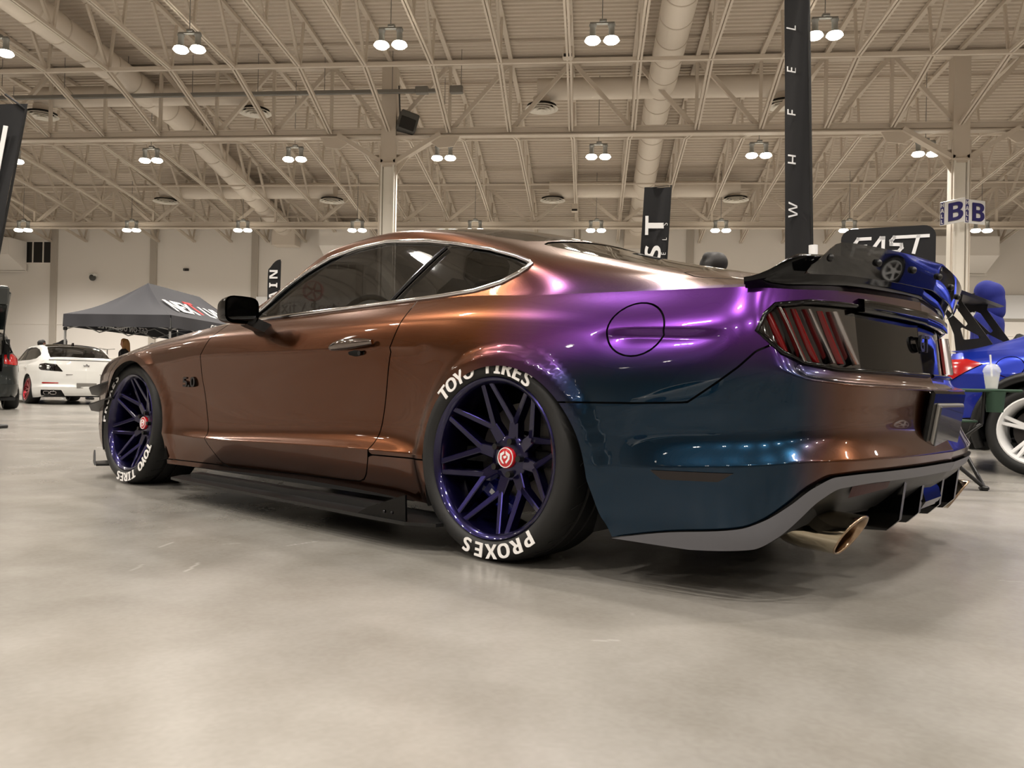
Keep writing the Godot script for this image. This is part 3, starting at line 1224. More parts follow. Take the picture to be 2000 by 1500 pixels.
func bump(p: Vector2) -> float:
	if not shape_lips:
		return 0.0
	# raised lips round the wheel openings and the crease behind the fuel flap
	var o := 0.0
	var dr := p.distance_to(Vector2(ARCH_R.x, ARCH_R.y)) - ARCH_R.z
	o += 0.016 * smoothstep(0.062, 0.046, dr)
	var df := p.distance_to(Vector2(ARCH_F.x, ARCH_F.y)) - ARCH_F.z
	o += 0.010 * smoothstep(0.06, 0.045, df)
	var w := smoothstep(0.36, 0.52, p.x) * smoothstep(0.84, 0.68, p.x)
	if w > 0.0:
		var d := 0.722 - p.y
		o -= 0.013 * w * (exp(-d / 0.035) if d > 0.0 else smoothstep(-0.008, 0.0, d))
	# fold running from the door handle into the tail quarter
	var g := smoothstep(-0.62, -0.5, p.x) * smoothstep(-0.26, -0.42, p.x)
	if g > 0.0:
		var d2 := 0.70 - p.y
		o -= 0.012 * g * (exp(-d2 / 0.05) if d2 > 0.0 else 0.0)
	return o


func section_at(s: float, x: float) -> Array:
	var out := []
	for k in 9:
		out.append(Vector2(table(shape_sec, s, 1 + k), table(shape_sec, s, 10 + k)))
	return out


func join_spans(c: Array, spans: Array, per: int) -> Array:
	var out := []
	for span in spans:
		var sp: Array = spline(c.slice(span[0], span[1] + 1), per)
		if out.size():
			sp.pop_front()
		out.append_array(sp)
	return out


func side_sheet() -> Sheet:
	var sh := Sheet.new()
	var per := 8
	var rows := 8 * per + 1
	edge.clear()
	var pts := PackedVector3Array()
	for i in path_p.size():
		var s := path_s[i]
		var c := section_at(s, path_p[i].x)
		var prof := join_spans(c, [[0, 3], [3, 6], [6, 8]], per)
		# the shoulder fold dies out over the tail quarter
		var soft := smoothstep(-0.4, -0.05, s) * smoothstep(0.98, 0.84, s) if shape_lips else 0.0
		if soft > 0.0:
			var round_ := join_spans(c, [[0, 3], [3, 8]], per)
			for j in prof.size():
				prof[j] = prof[j].lerp(round_[j], soft)
		for j in rows:
			var q: Vector2 = prof[j]
			var o := q.y + bump(Vector2(s, q.x))
			var xz := path_p[i] + path_n[i] * o
			pts.append(Vector3(xz.x, q.x, maxf(xz.y, 0.0)))
			sh.q.append(Vector2(s, q.x))
		edge.append(pts[pts.size() - 1])
	var mb := MB.new()
	mb.grid(pts, path_p.size(), rows, Vector3(0, 0, 1))
	sh.v = mb.v
	sh.n = mb.n
	sh.idx = mb.idx
	return sh


func edge_at(x: float) -> Vector3:
	# top edge of the side at x
	x = clampf(x, shape_ends[1], shape_ends[2])
	for k in edge.size() - 1:
		if edge[k + 1].x >= x:
			var w := (x - edge[k].x) / maxf(edge[k + 1].x - edge[k].x, 1e-6)
			return edge[k].lerp(edge[k + 1], w)
	return edge[-1]


func top_section(x: float) -> Array:
	var e := edge_at(x)
	var z0 := e.z
	var y0 := e.y
	if x > shape_ends[2]:
		y0 = e.y - (x - shape_ends[2]) * 0.02
	if x < shape_ends[1]:
		z0 = e.z * clampf((x - shape_ends[0] + 0.04) / (shape_ends[1] - shape_ends[0] + 0.04), 0.05, 1.0)
	var pts := [Vector2(z0, y0)]
	for k in 3:
		pts.append(Vector2(z0 * table(shape_top, x, 1 + 2 * k), table(shape_top, x, 2 + 2 * k)))
	pts.append(Vector2(0, table(shape_top, x, 7)))
	pts.append(Vector2(-pts[3].x, pts[3].y))
	var out: Array = spline(pts, 8)
	return out.slice(0, 33)


func top_sheet() -> Sheet:
	var sh := Sheet.new()
	var pts := PackedVector3Array()
	var n := 161
	for i in n:
		var x: float = shape_ends[0] + (shape_ends[3] - shape_ends[0]) * i / (n - 1)
		var sec := top_section(x)
		for j in 33:
			pts.append(Vector3(x, sec[j].y, maxf(sec[j].x, 0.0)))
			sh.q.append(Vector2(x, sec[j].x))
	var mb := MB.new()
	mb.grid(pts, n, 33, Vector3.UP)
	sh.v = mb.v
	sh.n = mb.n
	sh.idx = mb.idx
	# the middle line belongs to both halves
	for k in sh.v.size():
		if sh.v[k].z < 0.001:
			sh.n[k] = Vector3(sh.n[k].x, sh.n[k].y, 0).normalized()
	return sh


func top_z(x: float, y: float) -> float:
	var sec := top_section(x)
	for j in 32:
		if sec[j + 1].y >= y:
			var w: float = clampf((y - sec[j].y) / maxf(sec[j + 1].y - sec[j].y, 1e-5), 0.0, 1.0)
			return lerpf(sec[j].x, sec[j + 1].x, w)
	return sec[32].x


func top_y(x: float, z: float) -> float:
	var sec := top_section(x)
	for j in 32:
		if sec[j + 1].x <= z:
			var w: float = clampf((sec[j].x - z) / maxf(sec[j].x - sec[j + 1].x, 1e-5), 0.0, 1.0)
			return lerpf(sec[j].y, sec[j + 1].y, w)
	return sec[32].y


func arch_gap(q: Vector2) -> float:
	var a := q.distance_to(Vector2(shape_ar.x, shape_ar.y)) - shape_ar.z
	var b := q.distance_to(Vector2(shape_af.x, shape_af.y)) - shape_af.z
	# the opening of the coupe's tail wheel widens towards the bumper foot
	if shape_lips and q.x > shape_ar.x and q.y < 0.3:
		a = minf(a, q.x - (shape_ar.x + shape_ar.z + (0.3 - q.y) * 0.42))
	return minf(a, b)


func build_coupe() -> void:
	lay_path()
	var car := thing("sports_coupe", "low bronze and violet colour-shift sports coupe with black spoiler and lettered tyres", "car", Vector3.ZERO, CAR_TURN)
	var gap := 0.0028
	var side := side_sheet()
	var top := top_sheet()
	var paint: Material = mats.flip_paint
	# outlines on the side, as place along the side and height
	var door := PackedVector2Array([Vector2(-1.795, 0.93), Vector2(-1.81, 0.845), Vector2(-1.87, 0.775), Vector2(-1.905, 0.69), Vector2(-1.915, 0.59), Vector2(-1.89, 0.42), Vector2(-1.85, 0.265), Vector2(-1.80, 0.185), Vector2(-1.745, 0.165), Vector2(-0.75, 0.185), Vector2(-0.71, 0.21), Vector2(-0.64, 0.335), Vector2(-0.588, 0.495), Vector2(-0.535, 0.685), Vector2(-0.49, 0.83), Vector2(-0.47, 0.93)])
	var rocker := PackedVector2Array([Vector2(-2.4, 0.0), Vector2(-2.4, 0.165), Vector2(-1.79, 0.168), Vector2(-0.74, 0.186), Vector2(-0.69, 0.30), Vector2(-0.2, 0.306), Vector2(-0.2, 0.0)])
	var stern := PackedVector2Array([Vector2(0.2, 0.0), Vector2(0.2, 0.523), Vector2(0.54, 0.528), Vector2(0.70, 0.534), Vector2(0.785, 0.591), Vector2(0.84, 0.631), Vector2(0.885, 0.672), Vector2(0.93, 0.69), Vector2(2.6, 0.69), Vector2(2.6, 0.0)])
	var flap := func(q: Vector2) -> float: return 0.085 - Vector2((q.x - 0.522) / 1.1, (q.y - 0.739) / 0.92).length()
	var lamps := PackedVector2Array([Vector2(0.886, 0.725), Vector2(0.908, 0.77), Vector2(0.945, 0.797), Vector2(1.10, 0.812), Vector2(2.6, 0.838), Vector2(2.6, 0.626), Vector2(1.2, 0.632), Vector2(1.05, 0.645), Vector2(0.96, 0.67)])
	# added dark sheet behind every joint, drawing the shade of the gaps
	var shade_sheet := MB.new()
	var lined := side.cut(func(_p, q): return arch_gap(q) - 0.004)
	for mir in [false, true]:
		lined.into(shade_sheet, -0.03, mir)
	part(car, "joint_shade_shell", shade_sheet, mats.under_black)
	# what stays of the side once the wheel openings and the lamp openings are cut
	side = side.cut(func(_p, q): return arch_gap(q))
	var body := side.cut(func(_p, q): return -sdpoly(q, lamps) if q.x > 0.7 else 1.0)
	var trim_top := [[-9.0, -1.0], [0.40, 0.122], [0.46, 0.138], [0.644, 0.179], [0.85, 0.211], [0.91, 0.236], [0.975, 0.278], [1.04, 0.325], [1.11, 0.352], [1.25, 0.358], [1.9, 0.360]]
	var trim_low := [[0.40, 0.098], [0.46, 0.112], [0.63, 0.132], [0.88, 0.160], [0.95, 0.196], [1.01, 0.243], [1.07, 0.292], [1.14, 0.322], [1.3, 0.330], [1.9, 0.331]]
	var tail := body.cut(func(_p, q): return sdpoly(q, stern) - gap if q.x > 0.0 else -1.0)
	var tail_skin := tail.cut(func(_p, q): return q.y - table(trim_top, q.x, 1))
	var both := MB.new()
	for mir in [false, true]:
		tail_skin.into(both, 0.0, mir)
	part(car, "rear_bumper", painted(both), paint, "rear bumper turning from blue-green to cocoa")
	var tr := side.cut(func(_p, q): return minf(q.y - table(trim_low, q.x, 1), table(trim_top, q.x, 1) - q.y) if q.x > 0.3 else -1.0)
	both = MB.new()
	for mir in [false, true]:
		tr.into(both, 0.012, mir)
	part(car, "bumper_trim", both, mats.trim_grey, "matt grey strip along the foot of the bumper")
	var rest := body.cut(func(_p, q): return -sdpoly(q, stern) - gap if q.x > 0.0 else 1.0)
	for mir in [false, true]:
		var m := MB.new()
		rest.cut(func(_p, q): return sdpoly(q, door) - gap if absf(q.x + 1.2) < 0.9 else -1.0).into(m, 0.0, mir)
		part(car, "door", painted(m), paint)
		m = MB.new()
		rest.cut(func(_p, q): return minf(sdpoly(q, rocker) - gap, -sdpoly(q, door) - gap) if absf(q.x + 1.3) < 1.2 else -1.0).into(m, 0.0, mir)
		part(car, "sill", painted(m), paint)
		var free := rest.cut(func(_p, q): return minf(-sdpoly(q, rocker) - gap, -sdpoly(q, door) - gap) if absf(q.x + 1.3) < 1.3 else 1.0)
		m = MB.new()
		free.cut(func(_p, q): return q.x + 1.2).cut(func(_p, q): return -flap.call(q) - gap).into(m, 0.0, mir)
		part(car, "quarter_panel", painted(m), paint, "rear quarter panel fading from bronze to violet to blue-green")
		m = MB.new()
		free.cut(func(_p, q): return q.x + 1.2).cut(func(_p, q): return flap.call(q) - gap).into(m, 0.0, mir)
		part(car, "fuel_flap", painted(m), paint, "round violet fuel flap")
		m = MB.new()
		free.cut(func(_p, q): return minf(-1.2 - q.x, q.x + 3.05 + gap)).into(m, 0.0, mir)
		part(car, "front_wing", painted(m), paint)
	both = MB.new()
	for mir in [false, true]:
		rest.cut(func(_p, q): return -3.05 - gap - q.x).into(both, 0.0, mir)
	part(car, "front_bumper", painted(both), paint)
	build_coupe_top(car, top, gap)
	build_coupe_stern(car, side, lamps)
	build_coupe_fittings(car)
	for w in [[0.0, REAR_Z, 0.0349, 0, 98.0, -79.0], [-2.72, FRONT_Z, 0.062, 0, -62.0, 152.0], [0.0, -REAR_Z, -0.0349, 1, 60.0, -120.0], [-2.72, -FRONT_Z, -0.062, 1, 60.0, -120.0]]:
		coupe_wheel(car, w)


func build_coupe_top(car: Node3D, top: Sheet, gap: float) -> void:
	var paint: Material = mats.flip_paint
	var plan := PackedVector2Array()
	for k in edge.size():
		plan.append(Vector2(edge[k].x, edge[k].z + 0.0))
	plan.append(Vector2(1.2, -0.3))
	plan.append(Vector2(-3.7, -0.3))
	top = top.cut(func(p, _q): return sdpoly(Vector2(p.x, p.z), plan) if (p.x > 0.8 or p.x < -3.2) else 1.0)
	var win := PackedVector2Array([Vector2(-1.66, 0.853), Vector2(-1.56, 0.918), Vector2(-1.43, 1.0), Vector2(-1.30, 1.062), Vector2(-1.144, 1.118), Vector2(-0.98, 1.147), Vector2(-0.80, 1.156), Vector2(-0.56, 1.134), Vector2(-0.385, 1.103), Vector2(-0.208, 1.065), Vector2(-0.06, 1.022), Vector2(0.012, 0.995), Vector2(0.025, 0.985), Vector2(0.018, 0.972), Vector2(-0.008, 0.953), Vector2(-0.073, 0.926), Vector2(-0.19, 0.904), Vector2(-0.365, 0.894), Vector2(-0.60, 0.886), Vector2(-1.2, 0.868)])
	var shield := PackedVector2Array([Vector2(-1.98, -0.3), Vector2(-1.96, 0.3), Vector2(-1.90, 0.55), Vector2(-1.80, 0.665), Vector2(-1.70, 0.685), Vector2(-1.43, 0.645), Vector2(-1.2, 0.59), Vector2(-1.08, 0.55), Vector2(-1.03, 0.3), Vector2(-1.02, -0.3)])
	var hood := PackedVector2Array([Vector2(-3.5, -0.3), Vector2(-3.46, 0.45), Vector2(-3.2, 0.68), Vector2(-2.7, 0.73), Vector2(-2.1, 0.74), Vector2(-1.93, 0.70), Vector2(-1.93, 0.50), Vector2(-1.99, 0.3), Vector2(-2.01, -0.3)])
	var roof := PackedVector2Array([Vector2(-0.99, -0.3), Vector2(-1.0, 0.35), Vector2(-1.02, 0.50), Vector2(-0.95, 0.555), Vector2(-0.7, 0.585), Vector2(-0.45, 0.605), Vector2(-0.25, 0.61), Vector2(-0.14, 0.6), Vector2(-0.11, 0.55), Vector2(-0.1, -0.3)])
	var light := PackedVector2Array([Vector2(-0.075, -0.3), Vector2(-0.085, 0.54), Vector2(-0.06, 0.60), Vector2(0.2, 0.625), Vector2(0.45, 0.625), Vector2(0.56, 0.58), Vector2(0.61, 0.4), Vector2(0.64, -0.3)])
	var deck := PackedVector2Array([Vector2(0.66, -0.3), Vector2(0.63, 0.42), Vector2(0.575, 0.6), Vector2(0.56, 0.70), Vector2(0.62, 0.735), Vector2(1.3, 0.66), Vector2(1.3, -0.3)])
	var flat := func(poly: PackedVector2Array, g: float) -> Callable: return func(p, _q): return sdpoly(Vector2(p.x, p.z), poly) - g
	var sidewin := func(p, _q): return sdpoly(Vector2(p.x, p.y), win)
	var parts := [["bonnet", hood, paint, 0.0], ["windscreen", shield, mats.tinted_glass, -0.003], ["roof_panel", roof, mats.gloss_black, -0.001], ["rear_window", light, mats.tinted_glass, -0.003], ["boot_lid", deck, paint, 0.0]]
	var frame := top.cut(func(p, q): return -sidewin.call(p, q) if absf(p.x + 0.8) < 1.0 else 1.0)
	for e in parts:
		var m := MB.new()
		var got := top.cut(flat.call(e[1], gap))
		for mir in [false, true]:
			got.into(m, e[3], mir)
		if e[2] == paint:
			painted(m)
		part(car, e[0], m, e[2])
		frame = frame.cut(func(p, _q): return -sdpoly(Vector2(p.x, p.z), e[1]) - gap)
	var mf := MB.new()
	for mir in [false, true]:
		frame.into(mf, 0.0, mir)
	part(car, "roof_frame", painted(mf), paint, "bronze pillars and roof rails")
	# headlining under roof and pillars, so that no light leaks in
	var cut_line := top.cut(func(p, q): return minf(-sidewin.call(p, q) - 0.012, -sdpoly(Vector2(p.x, p.z), shield) - 0.02)).cut(func(p, _q): return -sdpoly(Vector2(p.x, p.z), light) - 0.02)
	var ml := MB.new()
	for mir in [false, true]:
		cut_line.into(ml, -0.02, mir)
	part(car, "headlining", ml, mats.seat_black)
	# side windows in their bright frames
	for mir in [false, true]:
		var sgn := -1.0 if mir else 1.0
		var glass := top.cut(func(p, q): return sidewin.call(p, q) - 0.006 if absf(p.x + 0.8) < 1.0 else -1.0)
		var split := func(p: Vector3) -> float: return (p.x + 0.635) - (p.y - 0.885) * 0.93
		var m := MB.new()
		glass.cut(func(p, _q): return -split.call(p) - 0.008).into(m, -0.008, mir)
		part(car, "door_window", m, mats.tinted_glass)
		m = MB.new()
		glass.cut(func(p, _q): return split.call(p) - 0.008).into(m, -0.008, mir)
		part(car, "quarter_window", m, mats.tinted_glass)
		var ring := []
		for k in win.size():
			var a := win[k]
			var b := win[(k + 1) % win.size()]
			var steps := maxi(1, int(a.distance_to(b) / 0.05))
			for i in steps:
				var q := a.lerp(b, float(i) / steps)
				ring.append(Vector3(q.x, q.y, sgn * (top_z(q.x, q.y) + 0.002)))
		m = MB.new()
		m.tube(ring, 0.0085, 8, true)
		part(car, "window_trim", m, mats.chrome)
		ring = []
		for i in 7:
			var y := lerpf(0.892, 1.095, i / 6.0)
			var x: float = -0.635 + (y - 0.885) * 0.93
			ring.append(Vector3(x, y, sgn * (top_z(x, y) + 0.001)))
		m = MB.new()
		m.tube(ring, 0.009, 6)
		part(car, "window_post", m, mats.dark_chrome)
	# cabin: seats, dash, steering wheel, parcel shelf, floor
	var cab := holder(car, "cabin")
	for s in [-1, 1]:
		var m := MB.new()
		m.cbox(Vector3(-0.95, 0.50, 0.36 * s), Vector3(0.52, 0.2, 0.5), 0.07)
		m.cbox(Vector3(-0.66, 0.74, 0.36 * s), Vector3(0.16, 0.56, 0.48), 0.07, Basis(Vector3(0, 0, 1), -0.28))
		m.cbox(Vector3(-0.56, 1.06, 0.36 * s), Vector3(0.1, 0.17, 0.26), 0.045, Basis(Vector3(0, 0, 1), -0.2))
		part(cab, "seat", m, mats.seat_black)
	var m := MB.new()
	m.cbox(Vector3(-0.2, 0.68, 0), Vector3(0.2, 0.5, 1.2), 0.08, Basis(Vector3(0, 0, 1), -0.35))
	part(cab, "rear_bench", m, mats.seat_black)
	m = MB.new()
	m.cbox(Vector3(-1.75, 0.78, 0), Vector3(0.5, 0.2, 1.46), 0.06)
	part(cab, "dashboard", m, mats.seat_black)
	m = MB.new()
	m.cbox(Vector3(0.25, 0.86, 0), Vector3(0.6, 0.05, 1.2), 0.02)
	part(cab, "parcel_shelf", m, mats.seat_black)
	m = MB.new()
	var wheel_ring := []
	for k in 28:
		var t := TAU * k / 28
		wheel_ring.append(Vector3(-1.36 + 0.07 * sin(t), 0.82 + 0.17 * sin(t), 0.36 + 0.18 * cos(t)))
	m.tube(wheel_ring, 0.014, 8, true)
	m.bar(Vector3(-1.36, 0.82, 0.19), Vector3(-1.36, 0.82, 0.53), 0.03, 0.04)
	part(cab, "steering_wheel", m, mats.seat_black)
	m = MB.new()
	m.box(Vector3(-1.0, 0.33, 0), Vector3(2.6, 0.05, 1.6))
	part(cab, "cabin_floor", m, mats.under_black)


func path_point(s: float) -> Array:
	# [plan point, outward, height of the top edge] at place s; s past the middle of the tail runs on along the other side
	var mid := path_s[path_s.size() - 1]
	var flip := s > mid
	if flip:
		s = 2.0 * mid - s
	var k := path_s.bsearch(s)
	k = clampi(k, 1, path_s.size() - 1)
	var w := clampf((s - path_s[k - 1]) / (path_s[k] - path_s[k - 1]), 0.0, 1.0)
	var p := path_p[k - 1].lerp(path_p[k], w)
	var n := path_n[k - 1].lerp(path_n[k], w).normalized()
	var e := edge[k - 1].lerp(edge[k], w)
	if flip:
		return [Vector2(p.x, -p.y), Vector2(n.x, -n.y), Vector3(e.x, e.y, -e.z)]
	return [p, n, e]


func sweep(profile: Callable, s0: float, s1: float, n: int, m: int) -> MB:
	# closed profile (distance outward, height) carried along the tail's plan line
	var pts := PackedVector3Array()
	for i in n:
		var s := lerpf(s0, s1, float(i) / (n - 1))
		var f := path_point(s)
		var pr: Array = profile.call(s, f)
		for j in m:
			var q: Vector2 = pr[j % pr.size()]
			var xz: Vector2 = f[0] + f[1] * q.x
			pts.append(Vector3(xz.x, q.y, xz.y))
	var out := MB.new()
	out.grid(pts, n, m, Vector3.ZERO)
	# make the skin face outwards
	var c := Vector3.ZERO
	for k in m - 1:
		c += pts[(n / 2) * m + k]
	c /= m - 1
	var test := 0.0
	for k in m - 1:
		var i := (n / 2) * m + k
		test += out.n[i].dot(out.v[i] - c)
	if test < 0.0:
		for k in out.n.size():
			out.n[k] = -out.n[k]
		for k in range(0, out.idx.size(), 3):
			var t := out.idx[k]
			out.idx[k] = out.idx[k + 1]
			out.idx[k + 1] = t
	return out


func build_coupe_stern(car: Node3D, side: Sheet, lamps: PackedVector2Array) -> void:
	var mid := path_s[path_s.size() - 1]
	# black tail panel set back inside the opening, with a rim round it
	var panel := side.cut(func(_p, q): return sdpoly(q, lamps) if q.x > 0.7 else -1.0)
	var m := MB.new()
	for mir in [false, true]:
		panel.into(m, -0.018, mir)
	part(car, "tail_panel", m, mats.gloss_black, "glossy black panel across the tail")
	for mir in [false, true]:
		var rim := []
		for k in lamps.size():
			var a := lamps[k]
			var b := lamps[(k + 1) % lamps.size()]
			if a.x > 2.0 and b.x > 2.0:
				continue
			var steps := maxi(1, int(a.distance_to(b) / 0.03))
			for i in steps:
				var q := a.lerp(b, float(i) / steps)
				if q.x <= mid:
					var f := path_point(q.x)
					var o := _profile_offset(q.x, q.y)
					var xz: Vector2 = f[0] + f[1] * (o + 0.001)
					rim.append(Vector3(xz.x, q.y, xz.y * (-1.0 if mir else 1.0)))
		# start the rim at the middle of the tail
		var best := 0
		for k in rim.size():
			if absf(rim[k].z) < absf(rim[best].z) and rim[k].y < 0.7:
				best = k
		var run := []
		for k in rim.size():
			run.append(rim[(best + k) % rim.size()])
		m = MB.new()
		m.tube(run, 0.007, 6)
		part(car, "panel_rim", m, mats.gloss_black)
		# three slanted lamp bars: smoked chrome face and red face
		var lamp := holder(car, "tail_lamp")
		lamp.set_meta("label", "smoked tail lamp of three slanted bars")
		m = MB.new()
		side.cut(func(_p, q): return minf(sdpoly(q, lamps) - 0.004, 1.36 - q.x) if q.x > 0.7 and q.x < 1.6 else -1.0).into(m, -0.015, mir)
		part(lamp, "lamp_bed", m, mats.lamp_smoke)
		for k in 3:
			var s0 := 0.94 + 0.125 * k
			for piece in [[0.0, 0.036, 0.036, mats.lamp_silver, "bar"], [-0.05, 0.04, 0.014, mats.lamp_red, "red_bar"], [0.036, 0.02, 0.012, mats.lamp_red, "red_edge"]]:
				m = MB.new()
				_slant(m, s0 + piece[0], piece[1], piece[2], mir, k)
				part(lamp, piece[4], m, piece[3])
	# black upper bar between the lamps with its slots
	m = sweep(func(s, f): return [Vector2(-0.10, 0.80), Vector2(-0.078, 0.80), Vector2(-0.08, 0.836), Vector2(-0.10, 0.84), Vector2(-0.10, 0.80)], 1.36, 2.0 * mid - 1.36, 40, 5)
	part(car, "panel_bar", m, mats.gloss_black)
	# spoiler wing and its smoked lip
	var prof := func(s, f):
		var d: float = mid - absf(s - mid)
		var w := smoothstep(0.84, 1.04, d)
		var y: float = f[2].y
		var t := _edge_off(s, f)
		var h := 0.018 + 0.055 * w
		return [Vector2(t - 0.05 - 0.14 * w, y + 0.004), Vector2(t - 0.048 - 0.135 * w, y + 0.02), Vector2(t - 0.02 - 0.08 * w, y + 0.03 + 0.03 * w), Vector2(t + 0.0, y + h), Vector2(t + 0.022, y + h + 0.012 * w), Vector2(t + 0.03, y + h + 0.004), Vector2(t + 0.022, y + h - 0.015), Vector2(t + 0.008, y + 0.02), Vector2(t + 0.0, y - 0.012), Vector2(t - 0.05 - 0.14 * w, y + 0.004)]
	m = sweep(prof, 0.845, 2.0 * mid - 0.845, 90, 10)
	part(car, "spoiler", m, mats.gloss_black, "gloss black duckbill spoiler")
	var lip := func(s, f):
		var d: float = mid - absf(s - mid)
		var w := smoothstep(1.02, 1.16, d)
		var y: float = f[2].y
		var t := _edge_off(s, f) + 0.032
		var hi := y + 0.045 + 0.068 * w
		return [Vector2(t, y + 0.03), Vector2(t + 0.028, hi), Vector2(t + 0.033, hi), Vector2(t + 0.006, y + 0.03), Vector2(t, y + 0.03)]
	m = sweep(lip, 1.04, 2.0 * mid - 1.04, 70, 5)
	part(car, "spoiler_lip", m, mats.smoked_sheet, "smoked plastic lip bolted to the spoiler")
	for k in 7:
		var s := lerpf(1.12, 2.0 * mid - 1.12, k / 6.0)
		var f := path_point(s)
		var o: Vector2 = f[0] + f[1] * (_edge_off(s, f) + 0.055)
		m = MB.new()
		m.ball(Vector3(o.x, f[2].y + 0.072, o.y), Vector3(0.011, 0.011, 0.011), 10, 6)
		part(car, "lip_bolt", m, mats.satin_black)
	# valance and diffuser under the grey strip
	m = sweep(func(s, f): return [Vector2(-0.012, 0.332), Vector2(-0.03, 0.30), Vector2(-0.10, 0.235), Vector2(-0.2, 0.19), Vector2(-0.3, 0.175)], 1.06, 2.0 * mid - 1.06, 60, 5)
	for k in m.n.size():
		if m.n[k].y > 0.0:
			m.n[k] = -m.n[k]
	var vm := MB.new()
	vm.v = m.v
	vm.n = m.n
	for k in range(0, m.idx.size(), 3):
		vm.tri(m.idx[k], m.idx[k + 1], m.idx[k + 2])
	part(car, "valance", vm, mats.satin_black)
	for z in [-0.34, -0.13, 0.13, 0.34]:
		m = MB.new()
		var tr := Transform3D(Basis.IDENTITY, Vector3(0, 0, z - 0.012))
		m.prism(PackedVector2Array([Vector2(1.10, 0.325), Vector2(1.085, 0.20), Vector2(1.05, 0.165), Vector2(0.80, 0.15), Vector2(0.84, 0.19), Vector2(0.98, 0.25)]), 0.024, tr)
		part(car, "diffuser_fin", m, mats.gloss_black)
	m = MB.new()
	m.cbox(Vector3(1.03, 0.245, 0), Vector3(0.12, 0.1, 0.24), 0.02, Basis(Vector3(0, 0, 1), 0.25))
	part(car, "diffuser_block", m, mats.gloss_black)
	for mir in [-1, 1]:
		m = MB.new()
		for i in 8:
			var s0 := 1.2 + 0.025 * i
			var qa := []
			for e in [[s0, 0.322], [s0 + 0.025, 0.322], [s0 + 0.025, 0.288 + 0.002 * i], [s0, 0.286 + 0.002 * i]]:
				var f := path_point(e[0])
				var t: float = -0.024 - (0.332 - e[1]) * 0.42
				var xz: Vector2 = f[0] + f[1] * (t + 0.012)
				qa.append(Vector3(xz.x, e[1], xz.y * mir))
			if mir > 0:
				m.quad(qa[3], qa[2], qa[1], qa[0])
			else:
				m.quad(qa[0], qa[1], qa[2], qa[3])
		part(car, "rear_reflector", m, mats.reflector_red)
		# exhaust tip: slash-cut polished sleeve, gold inside
		var ex := holder(car, "exhaust")
		var ax := Basis(Vector3.UP, PI / 2 - 0.10 * mir) * Basis(Vector3.RIGHT, 0.03)
		var tf := Transform3D(ax, Vector3(1.035, 0.185, 0.63 * mir))
		m = MB.new()
		_slashed(m, tf, [[0.030, -0.25], [0.033, -0.215], [0.05, -0.175], [0.0575, -0.13], [0.0585, -0.05], [0.0585, 0.0]], false)
		part(ex, "sleeve", m, mats.steel_bright)
		m = MB.new()
		_slashed(m, tf, [[0.0585, 0.0], [0.058, 0.006], [0.052, 0.004], [0.049, -0.012], [0.047, -0.06], [0.04, -0.12], [0.001, -0.125]], true)
		part(ex, "mouth", m, mats.steel_gold)
		m = MB.new()
		m.tube([tf * Vector3(0, 0, -0.60), tf * Vector3(0, 0, -0.22)], 0.03, 14)
		m.tube([tf * Vector3(0, 0, -0.27), tf * Vector3(0, 0, -0.245)], 0.037, 14)
		m.tube([tf * Vector3(0.036, 0.0, -0.258), tf * Vector3(0.036, 0.03, -0.258)], 0.007, 8)
		part(ex, "pipe", m, mats.steel_bright)
	# number plate in its recess, under a dark cover
	var pl := holder(car, "number_plate", Vector3(1.128, 0.468, 0))
	pl.rotation.z = -0.16
	m = MB.new()
	m.cbox(Vector3(-0.012, 0, 0), Vector3(0.02, 0.225, 0.42), 0.008)
	part(pl, "recess", m, mats.gloss_black)
	m = MB.new()
	m.cbox(Vector3(0.002, -0.008, 0), Vector3(0.012, 0.165, 0.325), 0.004)
	part(pl, "frame", m, mats.conduit_grey)
	m = MB.new()
	m.cbox(Vector3(0.006, -0.008, 0), Vector3(0.012, 0.15, 0.31), 0.003)
	part(pl, "plate", m, mat("plate_dark", Color(0.12, 0.13, 0.15), 0.25, 0.0, 1.0))
	# badge on the tail panel
	var f0 := path_point(mid)
	put_letters(car, "tail_badge", "GT", 0.055, Transform3D(Basis(Vector3.UP, PI / 2), Vector3(f0[0].x - 0.092, 0.735, 0.0)), mats.satin_black, 0.008, true, 1.2)


func _slashed(m: MB, tf: Transform3D, prof: Array, inner: bool) -> void:
	# turned sleeve whose mouth is cut on the slant
	var segs := 40
	var pts := PackedVector3Array()
	for i in segs + 1:
		var t := TAU * i / segs
		for r in prof:
			var z: float = r[1]
			var slant := clampf((z + 0.13) / 0.13, 0.0, 1.0) * 0.62 * 0.058
			pts.append(tf * Vector3(r[0] * cos(t), r[0] * sin(t), z + slant * sin(t)))
	var mb := MB.new()
	mb.grid(pts, segs + 1, prof.size(), Vector3.ZERO)
	var mid := tf * Vector3(0, 0, -0.06)
	var test := 0.0
	for k in mb.v.size():
		var d := mb.v[k] - mid
		test += mb.n[k].dot(d - tf.basis.z * d.dot(tf.basis.z))
	if (test < 0.0) != inner:
		for k in mb.n.size():
			mb.n[k] = -mb.n[k]
		for k in range(0, mb.idx.size(), 3):
			var q := mb.idx[k]
			mb.idx[k] = mb.idx[k + 1]
			mb.idx[k + 1] = q
	# weld the seam
	for j in prof.size():
		var a := j
		var b := segs * prof.size() + j
		var nn := (mb.n[a] + mb.n[b]).normalized()
		mb.n[a] = nn
		mb.n[b] = nn
	m.add(mb)


func _edge_off(s: float, f: Array) -> float:
	var e: Vector3 = f[2]
	return (Vector2(e.x, e.z) - f[0]).dot(f[1])


func _profile_offset(s: float, y: float) -> float:
	var c := section_at(s, 0.0)
	for k in 8:
		if y <= c[k + 1].x:
			return lerpf(c[k].y, c[k + 1].y, clampf((y - c[k].x) / (c[k + 1].x - c[k].x), 0.0, 1.0))
	return c[8].y


